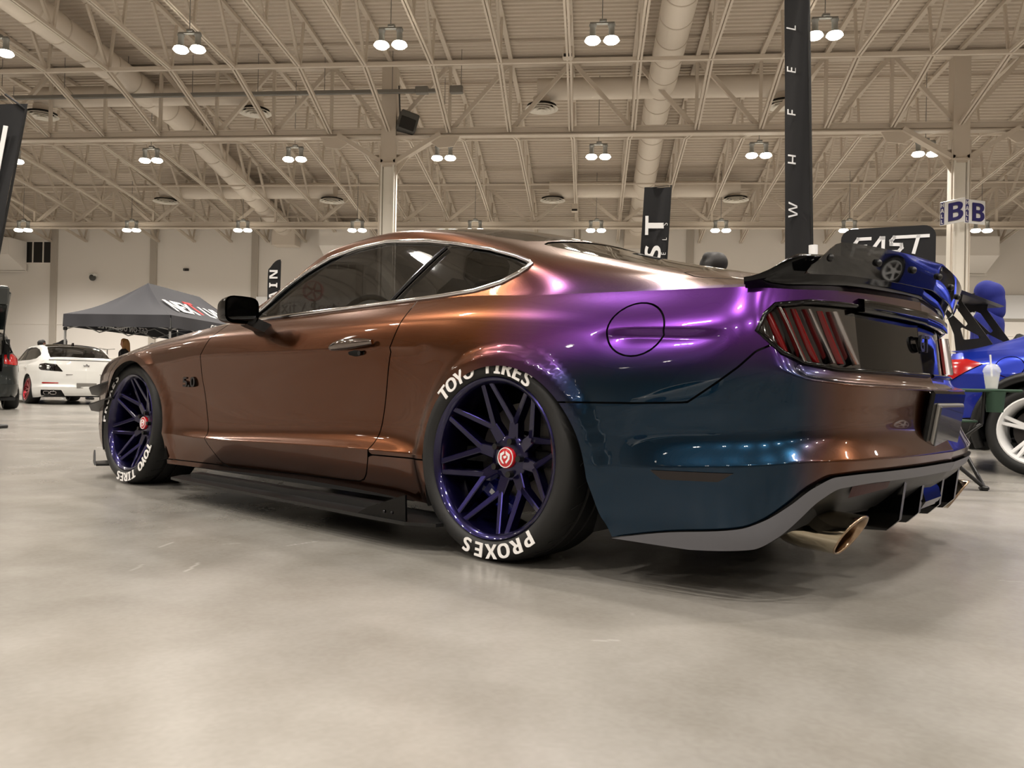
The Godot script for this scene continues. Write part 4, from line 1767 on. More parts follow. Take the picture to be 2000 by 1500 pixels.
func _slant(m: MB, s0: float, wide: float, out_: float, mir: bool, k: int) -> void:
	# a rounded bar that leans with the lamp
	var pts := PackedVector3Array()
	var rows := 9
	var cols := 7
	for i in rows:
		var y := lerpf(0.79, 0.648, float(i) / (rows - 1))
		var lean := (0.79 - y) * 0.62
		for j in cols:
			var t := float(j) / (cols - 1)
			var s := s0 + lean + wide * t
			var f := path_point(s)
			var o := _profile_offset(s, y) - 0.022 + out_ * sin(PI * t)
			var xz: Vector2 = f[0] + f[1] * o
			pts.append(Vector3(xz.x, y, -xz.y if mir else xz.y))
	var f1 := path_point(s0)
	m.grid(pts, rows, cols, Vector3(f1[1].x, 0, -f1[1].y if mir else f1[1].y))


func build_coupe_fittings(car: Node3D) -> void:
	var m: MB
	for sg in [1, -1]:
		# door handle: bright bar over a dark patch painted as the shade of its recess
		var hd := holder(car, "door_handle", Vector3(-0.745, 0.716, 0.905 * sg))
		m = MB.new()
		var bar := []
		var rad := []
		for k in 9:
			var t := k / 8.0
			bar.append(Vector3(lerpf(-0.125, 0.125, t), lerpf(-0.006, 0.012, t), sg * (0.012 + 0.034 * sin(PI * clampf(t * 0.9 + 0.05, 0, 1)))))
			rad.append(0.008 + 0.014 * sin(PI * clampf(t * 0.85 + 0.1, 0, 1)))
		m.tube(bar, rad, 10)
		part(hd, "grip", m, mats.handle_chrome)
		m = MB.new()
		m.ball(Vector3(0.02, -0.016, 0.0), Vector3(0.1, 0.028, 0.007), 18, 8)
		part(hd, "hollow_shade", m, mats.under_black)
		m = MB.new()
		m.tube([Vector3(0.05, -0.03, 0.006 * sg), Vector3(0.05, -0.03, 0.02 * sg)], 0.009, 12)
		part(hd, "lock", m, mats.dark_chrome)
		# mirror: shell, glass, stalk
		var mr := holder(car, "door_mirror", Vector3(-1.475, 0.872, 0.99 * sg))
		m = MB.new()
		var pts := PackedVector3Array()
		var rows := 9
		var cols := 25
		for i in rows:
			var t := i / float(rows - 1)
			var sc := sqrt(maxf(0.0, 1.0 - pow(1.0 - t, 2.2)))
			for j in cols:
				var a := TAU * j / (cols - 1)
				var ca := signf(cos(a)) * pow(absf(cos(a)), 0.5)
				var sa := signf(sin(a)) * pow(absf(sin(a)), 0.5)
				pts.append(Vector3(lerpf(-0.085, 0.06, t), 0.060 * sc * sa + 0.008 * t, 0.082 * sc * ca))
		m.grid(pts, rows, cols, Vector3.ZERO)
		_face_out(m, Vector3.ZERO)
		part(mr, "shell", m, mats.gloss_black)
		m = MB.new()
		var out2 := PackedVector2Array()
		for j in 24:
			var a := TAU * j / 24
			out2.append(Vector2(0.070 * signf(cos(a)) * pow(absf(cos(a)), 0.45), 0.049 * signf(sin(a)) * pow(absf(sin(a)), 0.45)))
		m.prism(out2, 0.004, Transform3D(Basis(Vector3.UP, PI / 2), Vector3(0.052, 0.012, 0)))
		part(mr, "mirror_glass", m, mat("mirror_dark", Color(0.32, 0.33, 0.34), 0.04, 1.0))
		m = MB.new()
		m.bar(Vector3(-0.01, -0.03, -0.06 * sg), Vector3(0.02, -0.075, -0.17 * sg), 0.1, 0.045)
		part(mr, "stalk", m, mats.satin_black)
		# sill extension: flat black blade with an upright fin at its tail end
		var sk := holder(car, "side_skirt")
		m = MB.new()
		var outline := PackedVector2Array([Vector2(-2.09, 0.80), Vector2(-2.09, 0.90), Vector2(-2.03, 0.985), Vector2(-1.9, 1.0), Vector2(-0.5, 1.03), Vector2(-0.30, 1.03), Vector2(-0.20, 0.98), Vector2(-0.17, 0.80)])
		var lay := Transform3D(Basis(Vector3(1, 0, 0), Vector3(0, 0, sg), Vector3(0, -sg, 0)) if sg > 0 else Basis(Vector3(1, 0, 0), Vector3(0, 0, -1), Vector3(0, 1, 0)), Vector3(0, 0.102 if sg > 0 else 0.09, 0))
		m.prism(outline, 0.012, lay)
		part(sk, "blade", m, mats.satin_black)
		m = MB.new()
		m.bar(Vector3(-1.95, 0.11, 0.90 * sg), Vector3(-0.5, 0.112, 0.90 * sg), 0.05, 0.03)
		part(sk, "ridge", m, mats.satin_black)
		m = MB.new()
		m.prism(PackedVector2Array([Vector2(-0.56, 0.1), Vector2(-0.53, 0.118), Vector2(-0.49, 0.134), Vector2(-0.305, 0.192), Vector2(-0.30, 0.1)]), 0.008, Transform3D(Basis.IDENTITY, Vector3(0, 0, 1.022 * sg - 0.004)))
		part(sk, "fin", m, mats.gloss_black)
		for b in [-0.41, -0.37]:
			m = MB.new()
			m.ball(Vector3(b, 0.125, 1.028 * sg), Vector3(0.006, 0.006, 0.004), 8, 5)
			part(sk, "bolt", m, mats.dark_chrome)
		# front splitter end and canards
		var sp := holder(car, "splitter_wing")
		m = MB.new()
		m.prism(PackedVector2Array([Vector2(-3.25, 0.6), Vector2(-3.22, 0.86), Vector2(-3.04, 0.92), Vector2(-2.98, 0.8)]), 0.012, Transform3D(Basis(Vector3(1, 0, 0), Vector3(0, 0, sg), Vector3(0, -1, 0)), Vector3(0, 0.085, 0)))
		part(sp, "blade", m, mats.satin_black)
		m = MB.new()
		m.prism(PackedVector2Array([Vector2(-3.28, 0.08), Vector2(-3.24, 0.15), Vector2(-3.10, 0.16), Vector2(-3.05, 0.08)]), 0.008, Transform3D(Basis(Vector3.UP, -0.3 * sg), Vector3(-0.02 if sg > 0 else -0.02, 0, 0.0)))
		m = MB.new()
		m.prism(PackedVector2Array([Vector2(-0.11, 0.0), Vector2(-0.09, 0.055), Vector2(-0.01, 0.08), Vector2(0.09, 0.0)]), 0.008, Transform3D(Basis(Vector3.UP, -0.35 * sg), Vector3(-3.1, 0.08, 0.90 * sg)))
		part(sp, "fin", m, mats.satin_black)
		for cy in [[0.325, 0.0], [0.42, 0.03]]:
			m = MB.new()
			m.prism(PackedVector2Array([Vector2(-3.42, 0.66), Vector2(-3.36, 0.86), Vector2(-3.22, 0.93), Vector2(-2.98, 0.90), Vector2(-3.1, 0.8)]), 0.008, Transform3D(Basis(Vector3(1, 0.22, 0).normalized(), Vector3(0, 0.1, sg).normalized(), Vector3(0, -1, 0)), Vector3(0, cy[0] + 0.70, 0)))
			part(sp, "canard", m, mats.satin_black)
		# side marker in the bumper, badge on the front wing
		m = MB.new()
		var mk := [Vector2(0.60, 0.345), Vector2(0.835, 0.353), Vector2(0.795, 0.328), Vector2(0.635, 0.322)]
		var n := 10
		var grid := PackedVector3Array()
		for i in n:
			var t := i / float(n - 1)
			for e in [lerp(mk[0], mk[1], t), lerp(mk[3], mk[2], t)]:
				var f := path_point(e.x)
				var xz: Vector2 = f[0] + f[1] * (_profile_offset(e.x, e.y) + 0.004)
				grid.append(Vector3(xz.x, e.y, xz.y * sg))
		m.grid(grid, n, 2, Vector3(0, 0, sg))
		part(car, "side_marker", m, mat("marker_dark", Color(0.07, 0.03, 0.028), 0.4), "dark red side marker in the bumper")
		put_letters(car, "wing_badge", "5.0", 0.05, Transform3D(Basis.IDENTITY if sg > 0 else Basis(Vector3.UP, PI), Vector3(-2.03, 0.563, 0.899 * sg)), mats.dark_chrome, 0.014, true, 1.35)
		# wheel liners
		for ar in [ARCH_R, ARCH_F]:
			m = MB.new()
			m.lathe([Vector2(ar.z + 0.012, 0.42 if sg > 0 else -0.90), Vector2(ar.z + 0.012, 0.90 if sg > 0 else -0.42)], 40, Transform3D(Basis.IDENTITY, Vector3(ar.x, ar.y, 0)), -0.35, PI + 0.35)
			m.lathe([Vector2(ar.z + 0.012, 0.42 * sg), Vector2(0.001, 0.42 * sg)], 40, Transform3D(Basis.IDENTITY, Vector3(ar.x, ar.y, 0)), -0.35, PI + 0.35)
			part(car, "wheel_liner", m, mats.under_black)
	# floor pan, broken where the wheels stand
	m = MB.new()
	m.box(Vector3(-1.35, 0.16, 0), Vector3(1.75, 0.05, 1.66))
	m.box(Vector3(-1.36, 0.165, 0), Vector3(4.2, 0.06, 0.8))
	m.box(Vector3(0.66, 0.19, 0), Vector3(0.42, 0.04, 1.5))
	m.box(Vector3(-3.25, 0.15, 0), Vector3(0.4, 0.05, 1.2))
	part(car, "floor_pan", m, mats.under_black)
	m = MB.new()
	m.cbox(Vector3(0.6, 0.2, 0.35), Vector3(0.35, 0.1, 0.42), 0.04)
	part(car, "muffler", m, mats.disc_steel)


func _face_out(m: MB, c: Vector3) -> void:
	var test := 0.0
	for k in m.v.size():
		test += m.n[k].dot(m.v[k] - c)
	if test < 0.0:
		for k in m.n.size():
			m.n[k] = -m.n[k]
		for k in range(0, m.idx.size(), 3):
			var t := m.idx[k]
			m.idx[k] = m.idx[k + 1]
			m.idx[k + 1] = t


func arc_letters(parent: Node, text: String, r: float, height: float, mid_deg: float, step_deg: float, z: float, mt: Material) -> void:
	# letters round the side of a tyre, heads outwards, read clockwise
	var n := text.length()
	for k in n:
		if text[k] == " ":
			continue
		var t := deg_to_rad(mid_deg - (k - (n - 1) / 2.0) * step_deg)
		var b := Basis(Vector3(0, 0, 1), t - PI / 2)
		put_letters(parent, "tyre_letter", text[k], height, Transform3D(b, Vector3(cos(t), sin(t), 0) * r + Vector3(0, 0, z)), mt, 0.003, true, 1.25)


func coupe_wheel(car: Node3D, w: Array) -> void:
	var hub := holder(car, "wheel", Vector3(w[0], 0.335, w[1]))
	# axle points to the car's own flank; camber leans the head of the wheel inwards
	hub.rotation = Vector3(-absf(w[2]), 0, 0)
	if w[3] == 1:
		hub.rotation = Vector3(absf(w[2]), PI, 0)
		hub.rotation_order = EULER_ORDER_YXZ
		hub.rotation = Vector3(-absf(w[2]), PI, 0)
	var m := MB.new()
	# z = 0 is the face of the rim; the tyre reaches a little further out
	m.lathe([Vector2(0.258, -0.012), Vector2(0.268, 0.006), Vector2(0.29, 0.016), Vector2(0.312, 0.012), Vector2(0.326, -0.006), Vector2(0.333, -0.03), Vector2(0.335, -0.075), Vector2(0.335, -0.073), Vector2(0.327, -0.087), Vector2(0.327, -0.095), Vector2(0.335, -0.097), Vector2(0.335, -0.145), Vector2(0.327, -0.147), Vector2(0.327, -0.155), Vector2(0.335, -0.157), Vector2(0.335, -0.2), Vector2(0.333, -0.245), Vector2(0.322, -0.275), Vector2(0.28, -0.285), Vector2(0.25, -0.27)], 64)
	part(hub, "tyre", m, mats.rubber)
	# slanted tread slots
	m = MB.new()
	for k in 30:
		var t := TAU * k / 30
		var a := Vector3(cos(t), sin(t), 0) * 0.3352
		var t2 := t + 0.07
		var b := Vector3(cos(t2), sin(t2), 0) * 0.3352
		m.bar(Vector3(a.x, a.y, -0.03), Vector3(b.x, b.y, -0.08), 0.004, 0.002, Vector3(a.x, a.y, 0))
	part(hub, "tread_slots", m, mats.under_black)
	arc_letters(hub, "TOYO TIRES", 0.298, 0.046, w[4], 8.5, 0.0165, mats.tyre_white)
	arc_letters(hub, "PROXES", 0.298, 0.046, w[5], 10.4, 0.0165, mats.tyre_white)
	m = MB.new()
	m.lathe([Vector2(0.252, -0.02), Vector2(0.264, -0.004), Vector2(0.266, 0.004), Vector2(0.262, 0.008), Vector2(0.252, 0.004), Vector2(0.244, -0.014), Vector2(0.236, -0.06), Vector2(0.232, -0.24), Vector2(0.245, -0.26)], 64)
	_flip_all(m)
	part(hub, "rim", m, mats.wheel_blue)
	# mesh of eight pairs: neighbours of two pairs meet in a node nearer the hub
	var off := deg_to_rad(11.0)
	for k in 8:
		var a := off + TAU * k / 8
		for s in [-1, 1]:
			var ar: float = a + s * 0.075
			var an: float = a + s * PI / 8 * 0.97
			m = MB.new()
			_spoke(m, Vector3(cos(ar) * 0.246, sin(ar) * 0.246, -0.012), Vector3(cos(an) * 0.118, sin(an) * 0.118, -0.076), 0.018, 0.022, 0.032)
			part(hub, "spoke", m, mats.wheel_blue)
		var ac := a + PI / 8
		m = MB.new()
		_spoke(m, Vector3(cos(ac) * 0.128, sin(ac) * 0.128, -0.073), Vector3(cos(ac) * 0.045, sin(ac) * 0.045, -0.09), 0.036, 0.046, 0.03)
		part(hub, "spoke_root", m, mats.wheel_blue)
	m = MB.new()
	m.lathe([Vector2(0.08, -0.14), Vector2(0.082, -0.094), Vector2(0.072, -0.086), Vector2(0.04, -0.082), Vector2(0.001, -0.082)], 32)
	_flip_all(m)
	part(hub, "hub_disc", m, mats.wheel_blue)
	for k in 5:
		var t := TAU * k / 5 + 1.25
		m = MB.new()
		m.tube([Vector3(cos(t) * 0.057, sin(t) * 0.057, -0.09), Vector3(cos(t) * 0.057, sin(t) * 0.057, -0.064)], [0.0115, 0.0105], 12)
		part(hub, "wheel_nut", m, mats.satin_black)
	var cap := holder(hub, "centre_cap", Vector3(0, 0, -0.082))
	m = MB.new()
	m.lathe([Vector2(0.036, 0.0), Vector2(0.036, 0.01), Vector2(0.033, 0.013), Vector2(0.001, 0.014)], 32)
	_flip_all(m)
	part(cap, "disc", m, mats.cap_red)
	m = MB.new()
	m.lathe([Vector2(0.0335, 0.0125), Vector2(0.0335, 0.0145), Vector2(0.031, 0.0145), Vector2(0.031, 0.0125)], 32)
	m.prism(PackedVector2Array([Vector2(-0.022, 0.012), Vector2(-0.004, 0.022), Vector2(-0.004, 0.012), Vector2(-0.014, 0.006), Vector2(-0.014, -0.006), Vector2(-0.004, -0.02), Vector2(-0.01, -0.02), Vector2(-0.022, -0.006)]), 0.002, Transform3D(Basis.IDENTITY, Vector3(0, 0, 0.0135)))
	m.prism(PackedVector2Array([Vector2(0.002, 0.022), Vector2(0.02, 0.012), Vector2(0.02, -0.004), Vector2(0.006, -0.02), Vector2(0.002, -0.014), Vector2(0.012, -0.002), Vector2(0.012, 0.006), Vector2(0.002, 0.012)]), 0.002, Transform3D(Basis.IDENTITY, Vector3(0, 0, 0.0135)))
	m.prism(PackedVector2Array([Vector2(-0.008, 0.004), Vector2(0.006, 0.008), Vector2(0.006, 0.0), Vector2(-0.004, -0.004)]), 0.002, Transform3D(Basis.IDENTITY, Vector3(0, 0, 0.0135)))
	part(cap, "emblem", m, mats.ink_white)
	m = MB.new()
	m.lathe([Vector2(0.09, -0.17), Vector2(0.09, -0.16), Vector2(0.185, -0.16), Vector2(0.185, -0.185), Vector2(0.09, -0.185)], 48, Transform3D.IDENTITY, 0.0, TAU, true)
	part(hub, "brake_disc", m, mats.disc_steel)
	m = MB.new()
	m.cbox(Vector3(-0.09, -0.135, -0.16), Vector3(0.16, 0.07, 0.07), 0.015, Basis(Vector3(0, 0, 1), -0.6))
	part(hub, "brake_caliper", m, mats.caliper_blue)
	m = MB.new()
	m.cbox(Vector3(-0.08, -0.14, -0.124), Vector3(0.07, 0.018, 0.003), 0.001, Basis(Vector3(0, 0, 1), -0.6))
	part(hub, "caliper_mark", m, mats.ink_white)


func _flip_all(m: MB) -> void:
	# lathe profiles that run inwards
	var c := 0.0
	for k in m.v.size():
		c += m.n[k].z
	if c < 0.0:
		for k in m.n.size():
			m.n[k] = -m.n[k]
		for k in range(0, m.idx.size(), 3):
			var t := m.idx[k]
			m.idx[k] = m.idx[k + 1]
			m.idx[k + 1] = t


func _spoke(m: MB, a: Vector3, b: Vector3, wa: float, wb: float, deep: float) -> void:
	# bar with a flat face and slanted flanks, from the rim (a) to the hub (b)
	var d := b - a
	var x := Vector3(0, 0, 1).cross(d).normalized()
	var back := Vector3(0, 0, -deep)
	var e := 0.003
	var ring := func(p: Vector3, w: float) -> Array:
		return [p - x * (w / 2 - e), p + x * (w / 2 - e), p + x * w / 2 - Vector3(0, 0, e), p + x * (w / 2 + 0.004) + back, p - x * (w / 2 + 0.004) + back, p - x * w / 2 - Vector3(0, 0, e)]
	var ra: Array = ring.call(a, wa)
	var rb: Array = ring.call(b, wb)
	var mid := (a + b) * 0.5 + back * 0.5
	for k in 6:
		var k2 := (k + 1) % 6
		var p: Vector3 = ra[k]
		var q: Vector3 = ra[k2]
		var r: Vector3 = rb[k2]
		var s: Vector3 = rb[k]
		var n := (r - p).cross(s - q)
		if n.dot((p + q + r + s) * 0.25 - mid) < 0.0:
			m.quad(s, r, q, p)
		else:
			m.quad(p, q, r, s)


# ---------------------------------------------------------------- other cars

func shape_from(plan: Array, sec: Array, top: Array, ar: Vector3, af: Vector3, ends: Array) -> void:
	shape_plan = plan
	shape_sec = sec
	shape_top = top
	shape_ar = ar
	shape_af = af
	shape_ends = ends
	shape_lips = false
	lay_path()


func on_side(s: float, y: float, out_: float, mir: bool) -> Vector3:
	var f := path_point(s)
	var xz: Vector2 = f[0] + f[1] * (_profile_offset(s, y) + out_)
	return Vector3(xz.x, y, -xz.y if mir else xz.y)


func patch(poly: PackedVector2Array, side: Sheet, out_: float, mir: bool) -> MB:
	var m := MB.new()
	var lo := INF
	var hi := -INF
	for p in poly:
		lo = minf(lo, p.x)
		hi = maxf(hi, p.x)
	side.cut(func(_p, q): return sdpoly(q, poly) if q.x > lo - 0.1 and q.x < hi + 0.1 else -1.0).into(m, out_, mir)
	return m


func plain_wheel(parent: Node3D, at: Vector3, mir: bool, camber: float, r: float, rim_r: float, rim: Material, spokes: int, wide := 0.22, dish := 0.05) -> void:
	var hub := holder(parent, "wheel", at)
	hub.rotation_order = EULER_ORDER_YXZ
	hub.rotation = Vector3(-camber, PI if mir else 0.0, 0)
	var m := MB.new()
	m.lathe([Vector2(rim_r - 0.005, -0.01), Vector2(rim_r + 0.01, 0.008), Vector2((rim_r + r) / 2, 0.016), Vector2(r - 0.012, -0.005), Vector2(r, -0.035), Vector2(r, -wide + 0.035), Vector2(r - 0.015, -wide), Vector2(rim_r, -wide)], 48)
	part(hub, "tyre", m, mats.rubber)
	m = MB.new()
	m.lathe([Vector2(rim_r - 0.008, -0.012), Vector2(rim_r + 0.004, 0.004), Vector2(rim_r - 0.006, 0.008), Vector2(rim_r - 0.02, -0.004), Vector2(rim_r - 0.035, -0.07), Vector2(rim_r - 0.035, -wide)], 48)
	_flip_all(m)
	part(hub, "rim", m, rim)
	for k in spokes:
		var a := TAU * k / spokes + 0.3
		for s in [-1, 1]:
			m = MB.new()
			_spoke(m, Vector3(cos(a + s * 0.11) * (rim_r - 0.02), sin(a + s * 0.11) * (rim_r - 0.02), -0.012), Vector3(cos(a + s * 0.05) * 0.05, sin(a + s * 0.05) * 0.05, -dish), 0.022, 0.028, 0.03)
			part(hub, "spoke", m, rim)
	m = MB.new()
	m.lathe([Vector2(0.075, -dish - 0.05), Vector2(0.075, -dish + 0.005), Vector2(0.03, -dish + 0.012), Vector2(0.001, -dish + 0.012)], 24)
	_flip_all(m)
	part(hub, "hub_disc", m, rim)
	m = MB.new()
	m.lathe([Vector2(0.05, -0.12), Vector2(rim_r - 0.08, -0.12), Vector2(rim_r - 0.08, -0.15), Vector2(0.05, -0.15)], 32, Transform3D.IDENTITY, 0.0, TAU, true)
	part(hub, "brake_disc", m, mats.disc_steel)


func dark_inside(car: Node3D, x0: float, x1: float, half: float) -> void:
	var m := MB.new()
	m.box(Vector3((x0 + x1) / 2, 0.2, 0), Vector3(x1 - x0, 0.06, half * 2))
	part(car, "floor_pan", m, mats.under_black)
	for sg in [1, -1]:
		for ar in [shape_ar, shape_af]:
			m = MB.new()
			m.lathe([Vector2(ar.z + 0.01, 0.4 if sg > 0 else -0.87), Vector2(ar.z + 0.01, 0.87 if sg > 0 else -0.4)], 24, Transform3D(Basis.IDENTITY, Vector3(ar.x, ar.y, 0)), -0.3, PI + 0.3)
			m.lathe([Vector2(ar.z + 0.01, 0.4 * sg), Vector2(0.001, 0.4 * sg)], 24, Transform3D(Basis.IDENTITY, Vector3(ar.x, ar.y, 0)), -0.3, PI + 0.3)
			part(car, "wheel_liner", m, mats.under_black)


func cabin_seats(car: Node3D, x: float, lift: float) -> void:
	var cab := holder(car, "cabin")
	for s in [-1, 1]:
		for dx in [0.0, 0.85]:
			var m := MB.new()
			m.cbox(Vector3(x + dx - 0.25, 0.5 + lift, 0.36 * s), Vector3(0.5, 0.2, 0.5), 0.06)
			m.cbox(Vector3(x + dx, 0.75 + lift, 0.36 * s), Vector3(0.16, 0.55, 0.48), 0.06, Basis(Vector3(0, 0, 1), -0.28))
			m.cbox(Vector3(x + dx + 0.09, 1.06 + lift, 0.36 * s), Vector3(0.1, 0.16, 0.26), 0.04, Basis(Vector3(0, 0, 1), -0.2))
			part(cab, "seat", m, mats.seat_black)
	var d := MB.new()
	d.cbox(Vector3(x - 0.95, 0.8 + lift, 0), Vector3(0.5, 0.2, 1.4), 0.06)
	part(cab, "dashboard", d, mats.seat_black)


const SEDAN_PLAN := [Vector2(-3.82, 0), Vector2(-3.78, 0.4), Vector2(-3.6, 0.72), Vector2(-3.3, 0.86), Vector2(-2.77, 0.925), Vector2(-1.5, 0.93), Vector2(-0.5, 0.93), Vector2(0, 0.94), Vector2(0.4, 0.925), Vector2(0.75, 0.88), Vector2(0.93, 0.78), Vector2(1.02, 0.6), Vector2(1.07, 0.3), Vector2(1.09, 0)]
const SEDAN_SEC := [
	[-4.4, .16, .22, .30, .36, .44, .54, .62, .66, .70, -.05, -.02, 0., 0., 0., -.01, -.03, -.06, -.10],
	[-2.77, .16, .22, .30, .36, .46, .58, .70, .80, .86, -.05, -.03, -.01, 0., 0., -.005, -.01, -.04, -.12],
	[-1.2, .14, .20, .27, .32, .42, .56, .74, .86, .93, -.06, -.04, -.015, 0., -.02, -.02, 0., -.03, -.10],
	[0., .14, .20, .27, .34, .44, .58, .76, .88, .97, -.04, -.03, -.01, 0., 0., 0., -.005, -.03, -.12],
	[.6, .16, .22, .30, .38, .46, .60, .76, .88, .98, -.05, -.02, -.005, 0., -.012, -.01, -.01, -.04, -.12],
	[1.0, .20, .26, .33, .40, .46, .60, .76, .88, .985, -.05, -.02, 0., .012, -.02, -.015, -.02, -.03, -.06],
	[1.75, .20, .26, .33, .40, .46, .60, .76, .88, .99, -.05, -.02, 0., .012, -.02, -.02, -.03, -.05, -.06]]
const SEDAN_TOP := [
	[-3.82, .9, .72, .7, .73, .35, .74, .74], [-2.77, .92, .90, .75, .93, .38, .96, .965], [-2.0, .9, .95, .8, .98, .45, 1.01, 1.02],
	[-1.4, .88, 1.12, .8, 1.17, .45, 1.22, 1.235], [-.9, .85, 1.28, .75, 1.335, .42, 1.37, 1.38], [-.4, .84, 1.30, .73, 1.36, .4, 1.395, 1.405],
	[.1, .84, 1.24, .74, 1.30, .4, 1.34, 1.35], [.45, .86, 1.10, .76, 1.16, .4, 1.20, 1.21], [.75, .88, 1.01, .78, 1.035, .4, 1.05, 1.055], [1.1, .9, .985, .78, 1.0, .4, 1.01, 1.015]]


func build_white_sedan() -> void:
	shape_from(SEDAN_PLAN, SEDAN_SEC, SEDAN_TOP, Vector3(0.0, 0.33, 0.36), Vector3(-2.77, 0.33, 0.36), [-3.82, -3.55, 0.75, 1.12])
	var car := thing("sedan", "white pearl sedan with black roof and red wheels parked before the black tent", "car", Vector3(-12.4, 0, -14.6), atan2(-0.643, 0.766))
	# heading: x of the car (its tail) points away from the way it faces
	var side := side_sheet().cut(func(_p, q): return arch_gap(q))
	var top := top_sheet()
	var white: Material = mats.white_pearl
	var lamp := PackedVector2Array([Vector2(0.66, 0.90), Vector2(0.70, 0.80), Vector2(0.80, 0.765), Vector2(1.30, 0.735), Vector2(1.16, 0.90), Vector2(0.9, 0.925)])
	var refl := PackedVector2Array([Vector2(0.83, 0.50), Vector2(0.83, 0.47), Vector2(1.22, 0.475), Vector2(1.20, 0.495)])
	var pipe := PackedVector2Array([Vector2(0.78, 0.20), Vector2(0.82, 0.33), Vector2(1.26, 0.33), Vector2(1.34, 0.20)])
	var skin := side.cut(func(_p, q): return -maxf(sdpoly(q, lamp), sdpoly(q, pipe)) if q.x > 0.5 else 1.0)
	# doors and tail are told apart by their joints
	var doors := [PackedVector2Array([Vector2(-2.05, 0.2), Vector2(-2.1, 0.6), Vector2(-2.0, 1.0), Vector2(-1.02, 1.0), Vector2(-1.0, 0.2)]), PackedVector2Array([Vector2(-0.99, 0.2), Vector2(-1.01, 1.0), Vector2(-0.05, 1.0), Vector2(-0.08, 0.82), Vector2(-0.25, 0.6), Vector2(-0.42, 0.4), Vector2(-0.45, 0.2)])]
	for mir in [false, true]:
		var rest := skin
		for d in doors:
			var m := MB.new()
			rest.cut(func(_p, q): return sdpoly(q, d) - 0.004 if absf(q.x + 1.0) < 1.3 else -1.0).into(m, 0.0, mir)
			part(car, "door", m, white)
			rest = rest.cut(func(_p, q): return -sdpoly(q, d) - 0.004 if absf(q.x + 1.0) < 1.3 else 1.0)
		var b := MB.new()
		rest.into(b, 0.0, mir)
		part(car, "body_side", b, white)
		part(car, "tail_lamp", patch(lamp, side, -0.006, mir), mats.lamp_smoke, "dark smoked tail lamp")
		var eye := MB.new()
		for e in [[0.76, 0.845], [0.98, 0.855], [0.98, 0.81]]:
			eye.ball(on_side(e[0], e[1], 0.0, mir), Vector3(0.03, 0.022, 0.03), 10, 6)
		part(car, "lamp_eyes", eye, mats.white_plastic)
		part(car, "rear_reflector", patch(refl, side, 0.006, mir), mats.bright_red)
		part(car, "exhaust_recess", patch(pipe, side, -0.04, mir), mats.under_black)
		var ex := MB.new()
		for e in [0.96, 1.10]:
			var ring := []
			for k in 20:
				var t := TAU * k / 20
				ring.append(on_side(e + 0.06 * signf(cos(t)) * pow(absf(cos(t)), 0.6), 0.265 + 0.032 * signf(sin(t)) * pow(absf(sin(t)), 0.6), 0.015, mir))
			ex.tube(ring, 0.008, 6, true)
		part(car, "exhaust_tip", ex, mats.chrome)
		var hd := MB.new()
		for e in [-1.18, -0.22]:
			hd.bar(on_side(e - 0.09, 0.83, 0.02, mir), on_side(e + 0.09, 0.835, 0.02, mir), 0.025, 0.03)
		part(car, "door_handle", hd, white)
	var plan := PackedVector2Array()
	for k in edge.size():
		plan.append(Vector2(edge[k].x, edge[k].z))
	plan.append(Vector2(1.3, -0.3))
	plan.append(Vector2(-4.0, -0.3))
	top = top.cut(func(p, _q): return sdpoly(Vector2(p.x, p.z), plan) if (p.x > 0.7 or p.x < -3.2) else 1.0)
	var win := PackedVector2Array([Vector2(-1.75, 0.985), Vector2(-1.45, 1.13), Vector2(-1.05, 1.265), Vector2(-0.7, 1.305), Vector2(-0.3, 1.30), Vector2(0.0, 1.25), Vector2(0.22, 1.16), Vector2(0.27, 1.11), Vector2(0.15, 1.035), Vector2(-0.3, 1.005)])
	var shield := PackedVector2Array([Vector2(-2.05, -0.3), Vector2(-2.0, 0.4), Vector2(-1.85, 0.68), Vector2(-1.2, 0.58), Vector2(-1.1, -0.3)])
	var roof := PackedVector2Array([Vector2(-1.06, -0.3), Vector2(-1.1, 0.56), Vector2(-0.5, 0.58), Vector2(0.10, 0.57), Vector2(0.12, -0.3)])
	var light := PackedVector2Array([Vector2(0.14, -0.3), Vector2(0.12, 0.57), Vector2(0.4, 0.62), Vector2(0.66, 0.64), Vector2(0.72, -0.3)])
	var rest2 := top.cut(func(p, _q): return -sdpoly(Vector2(p.x, p.y), win) if absf(p.x + 0.7) < 1.2 else 1.0)
	for e in [["windscreen", shield, mats.tinted_glass, -0.004], ["roof_panel", roof, mats.gloss_black, 0.0], ["rear_window", light, mats.tinted_glass, -0.004]]:
		var m := MB.new()
		var got := top.cut(func(p, _q): return sdpoly(Vector2(p.x, p.z), e[1]) - 0.003)
		for mir in [false, true]:
			got.into(m, e[3], mir)
		part(car, e[0], m, e[2])
		rest2 = rest2.cut(func(p, _q): return -sdpoly(Vector2(p.x, p.z), e[1]) - 0.002)
	var mt := MB.new()
	for mir in [false, true]:
		rest2.into(mt, 0.0, mir)
	part(car, "body_top", mt, white)
	for mir in [false, true]:
		var glass := top.cut(func(p, _q): return sdpoly(Vector2(p.x, p.y), win) - 0.012 if absf(p.x + 0.7) < 1.2 else -1.0)
		for h in [[-9.0, -0.85], [-0.79, 9.0]]:
			var m := MB.new()
			glass.cut(func(p, _q): return minf(p.x - h[0], h[1] - p.x)).into(m, -0.01, mir)
			part(car, "side_window", m, mats.tinted_glass)
		var m2 := MB.new()
		top.cut(func(p, _q): return minf(sdpoly(Vector2(p.x, p.y), win), maxf(0.012 - sdpoly(Vector2(p.x, p.y), win), 0.03 - absf(p.x + 0.82))) if absf(p.x + 0.7) < 1.2 else -1.0).into(m2, -0.006, mir)
		part(car, "window_frame", m2, mats.satin_black)
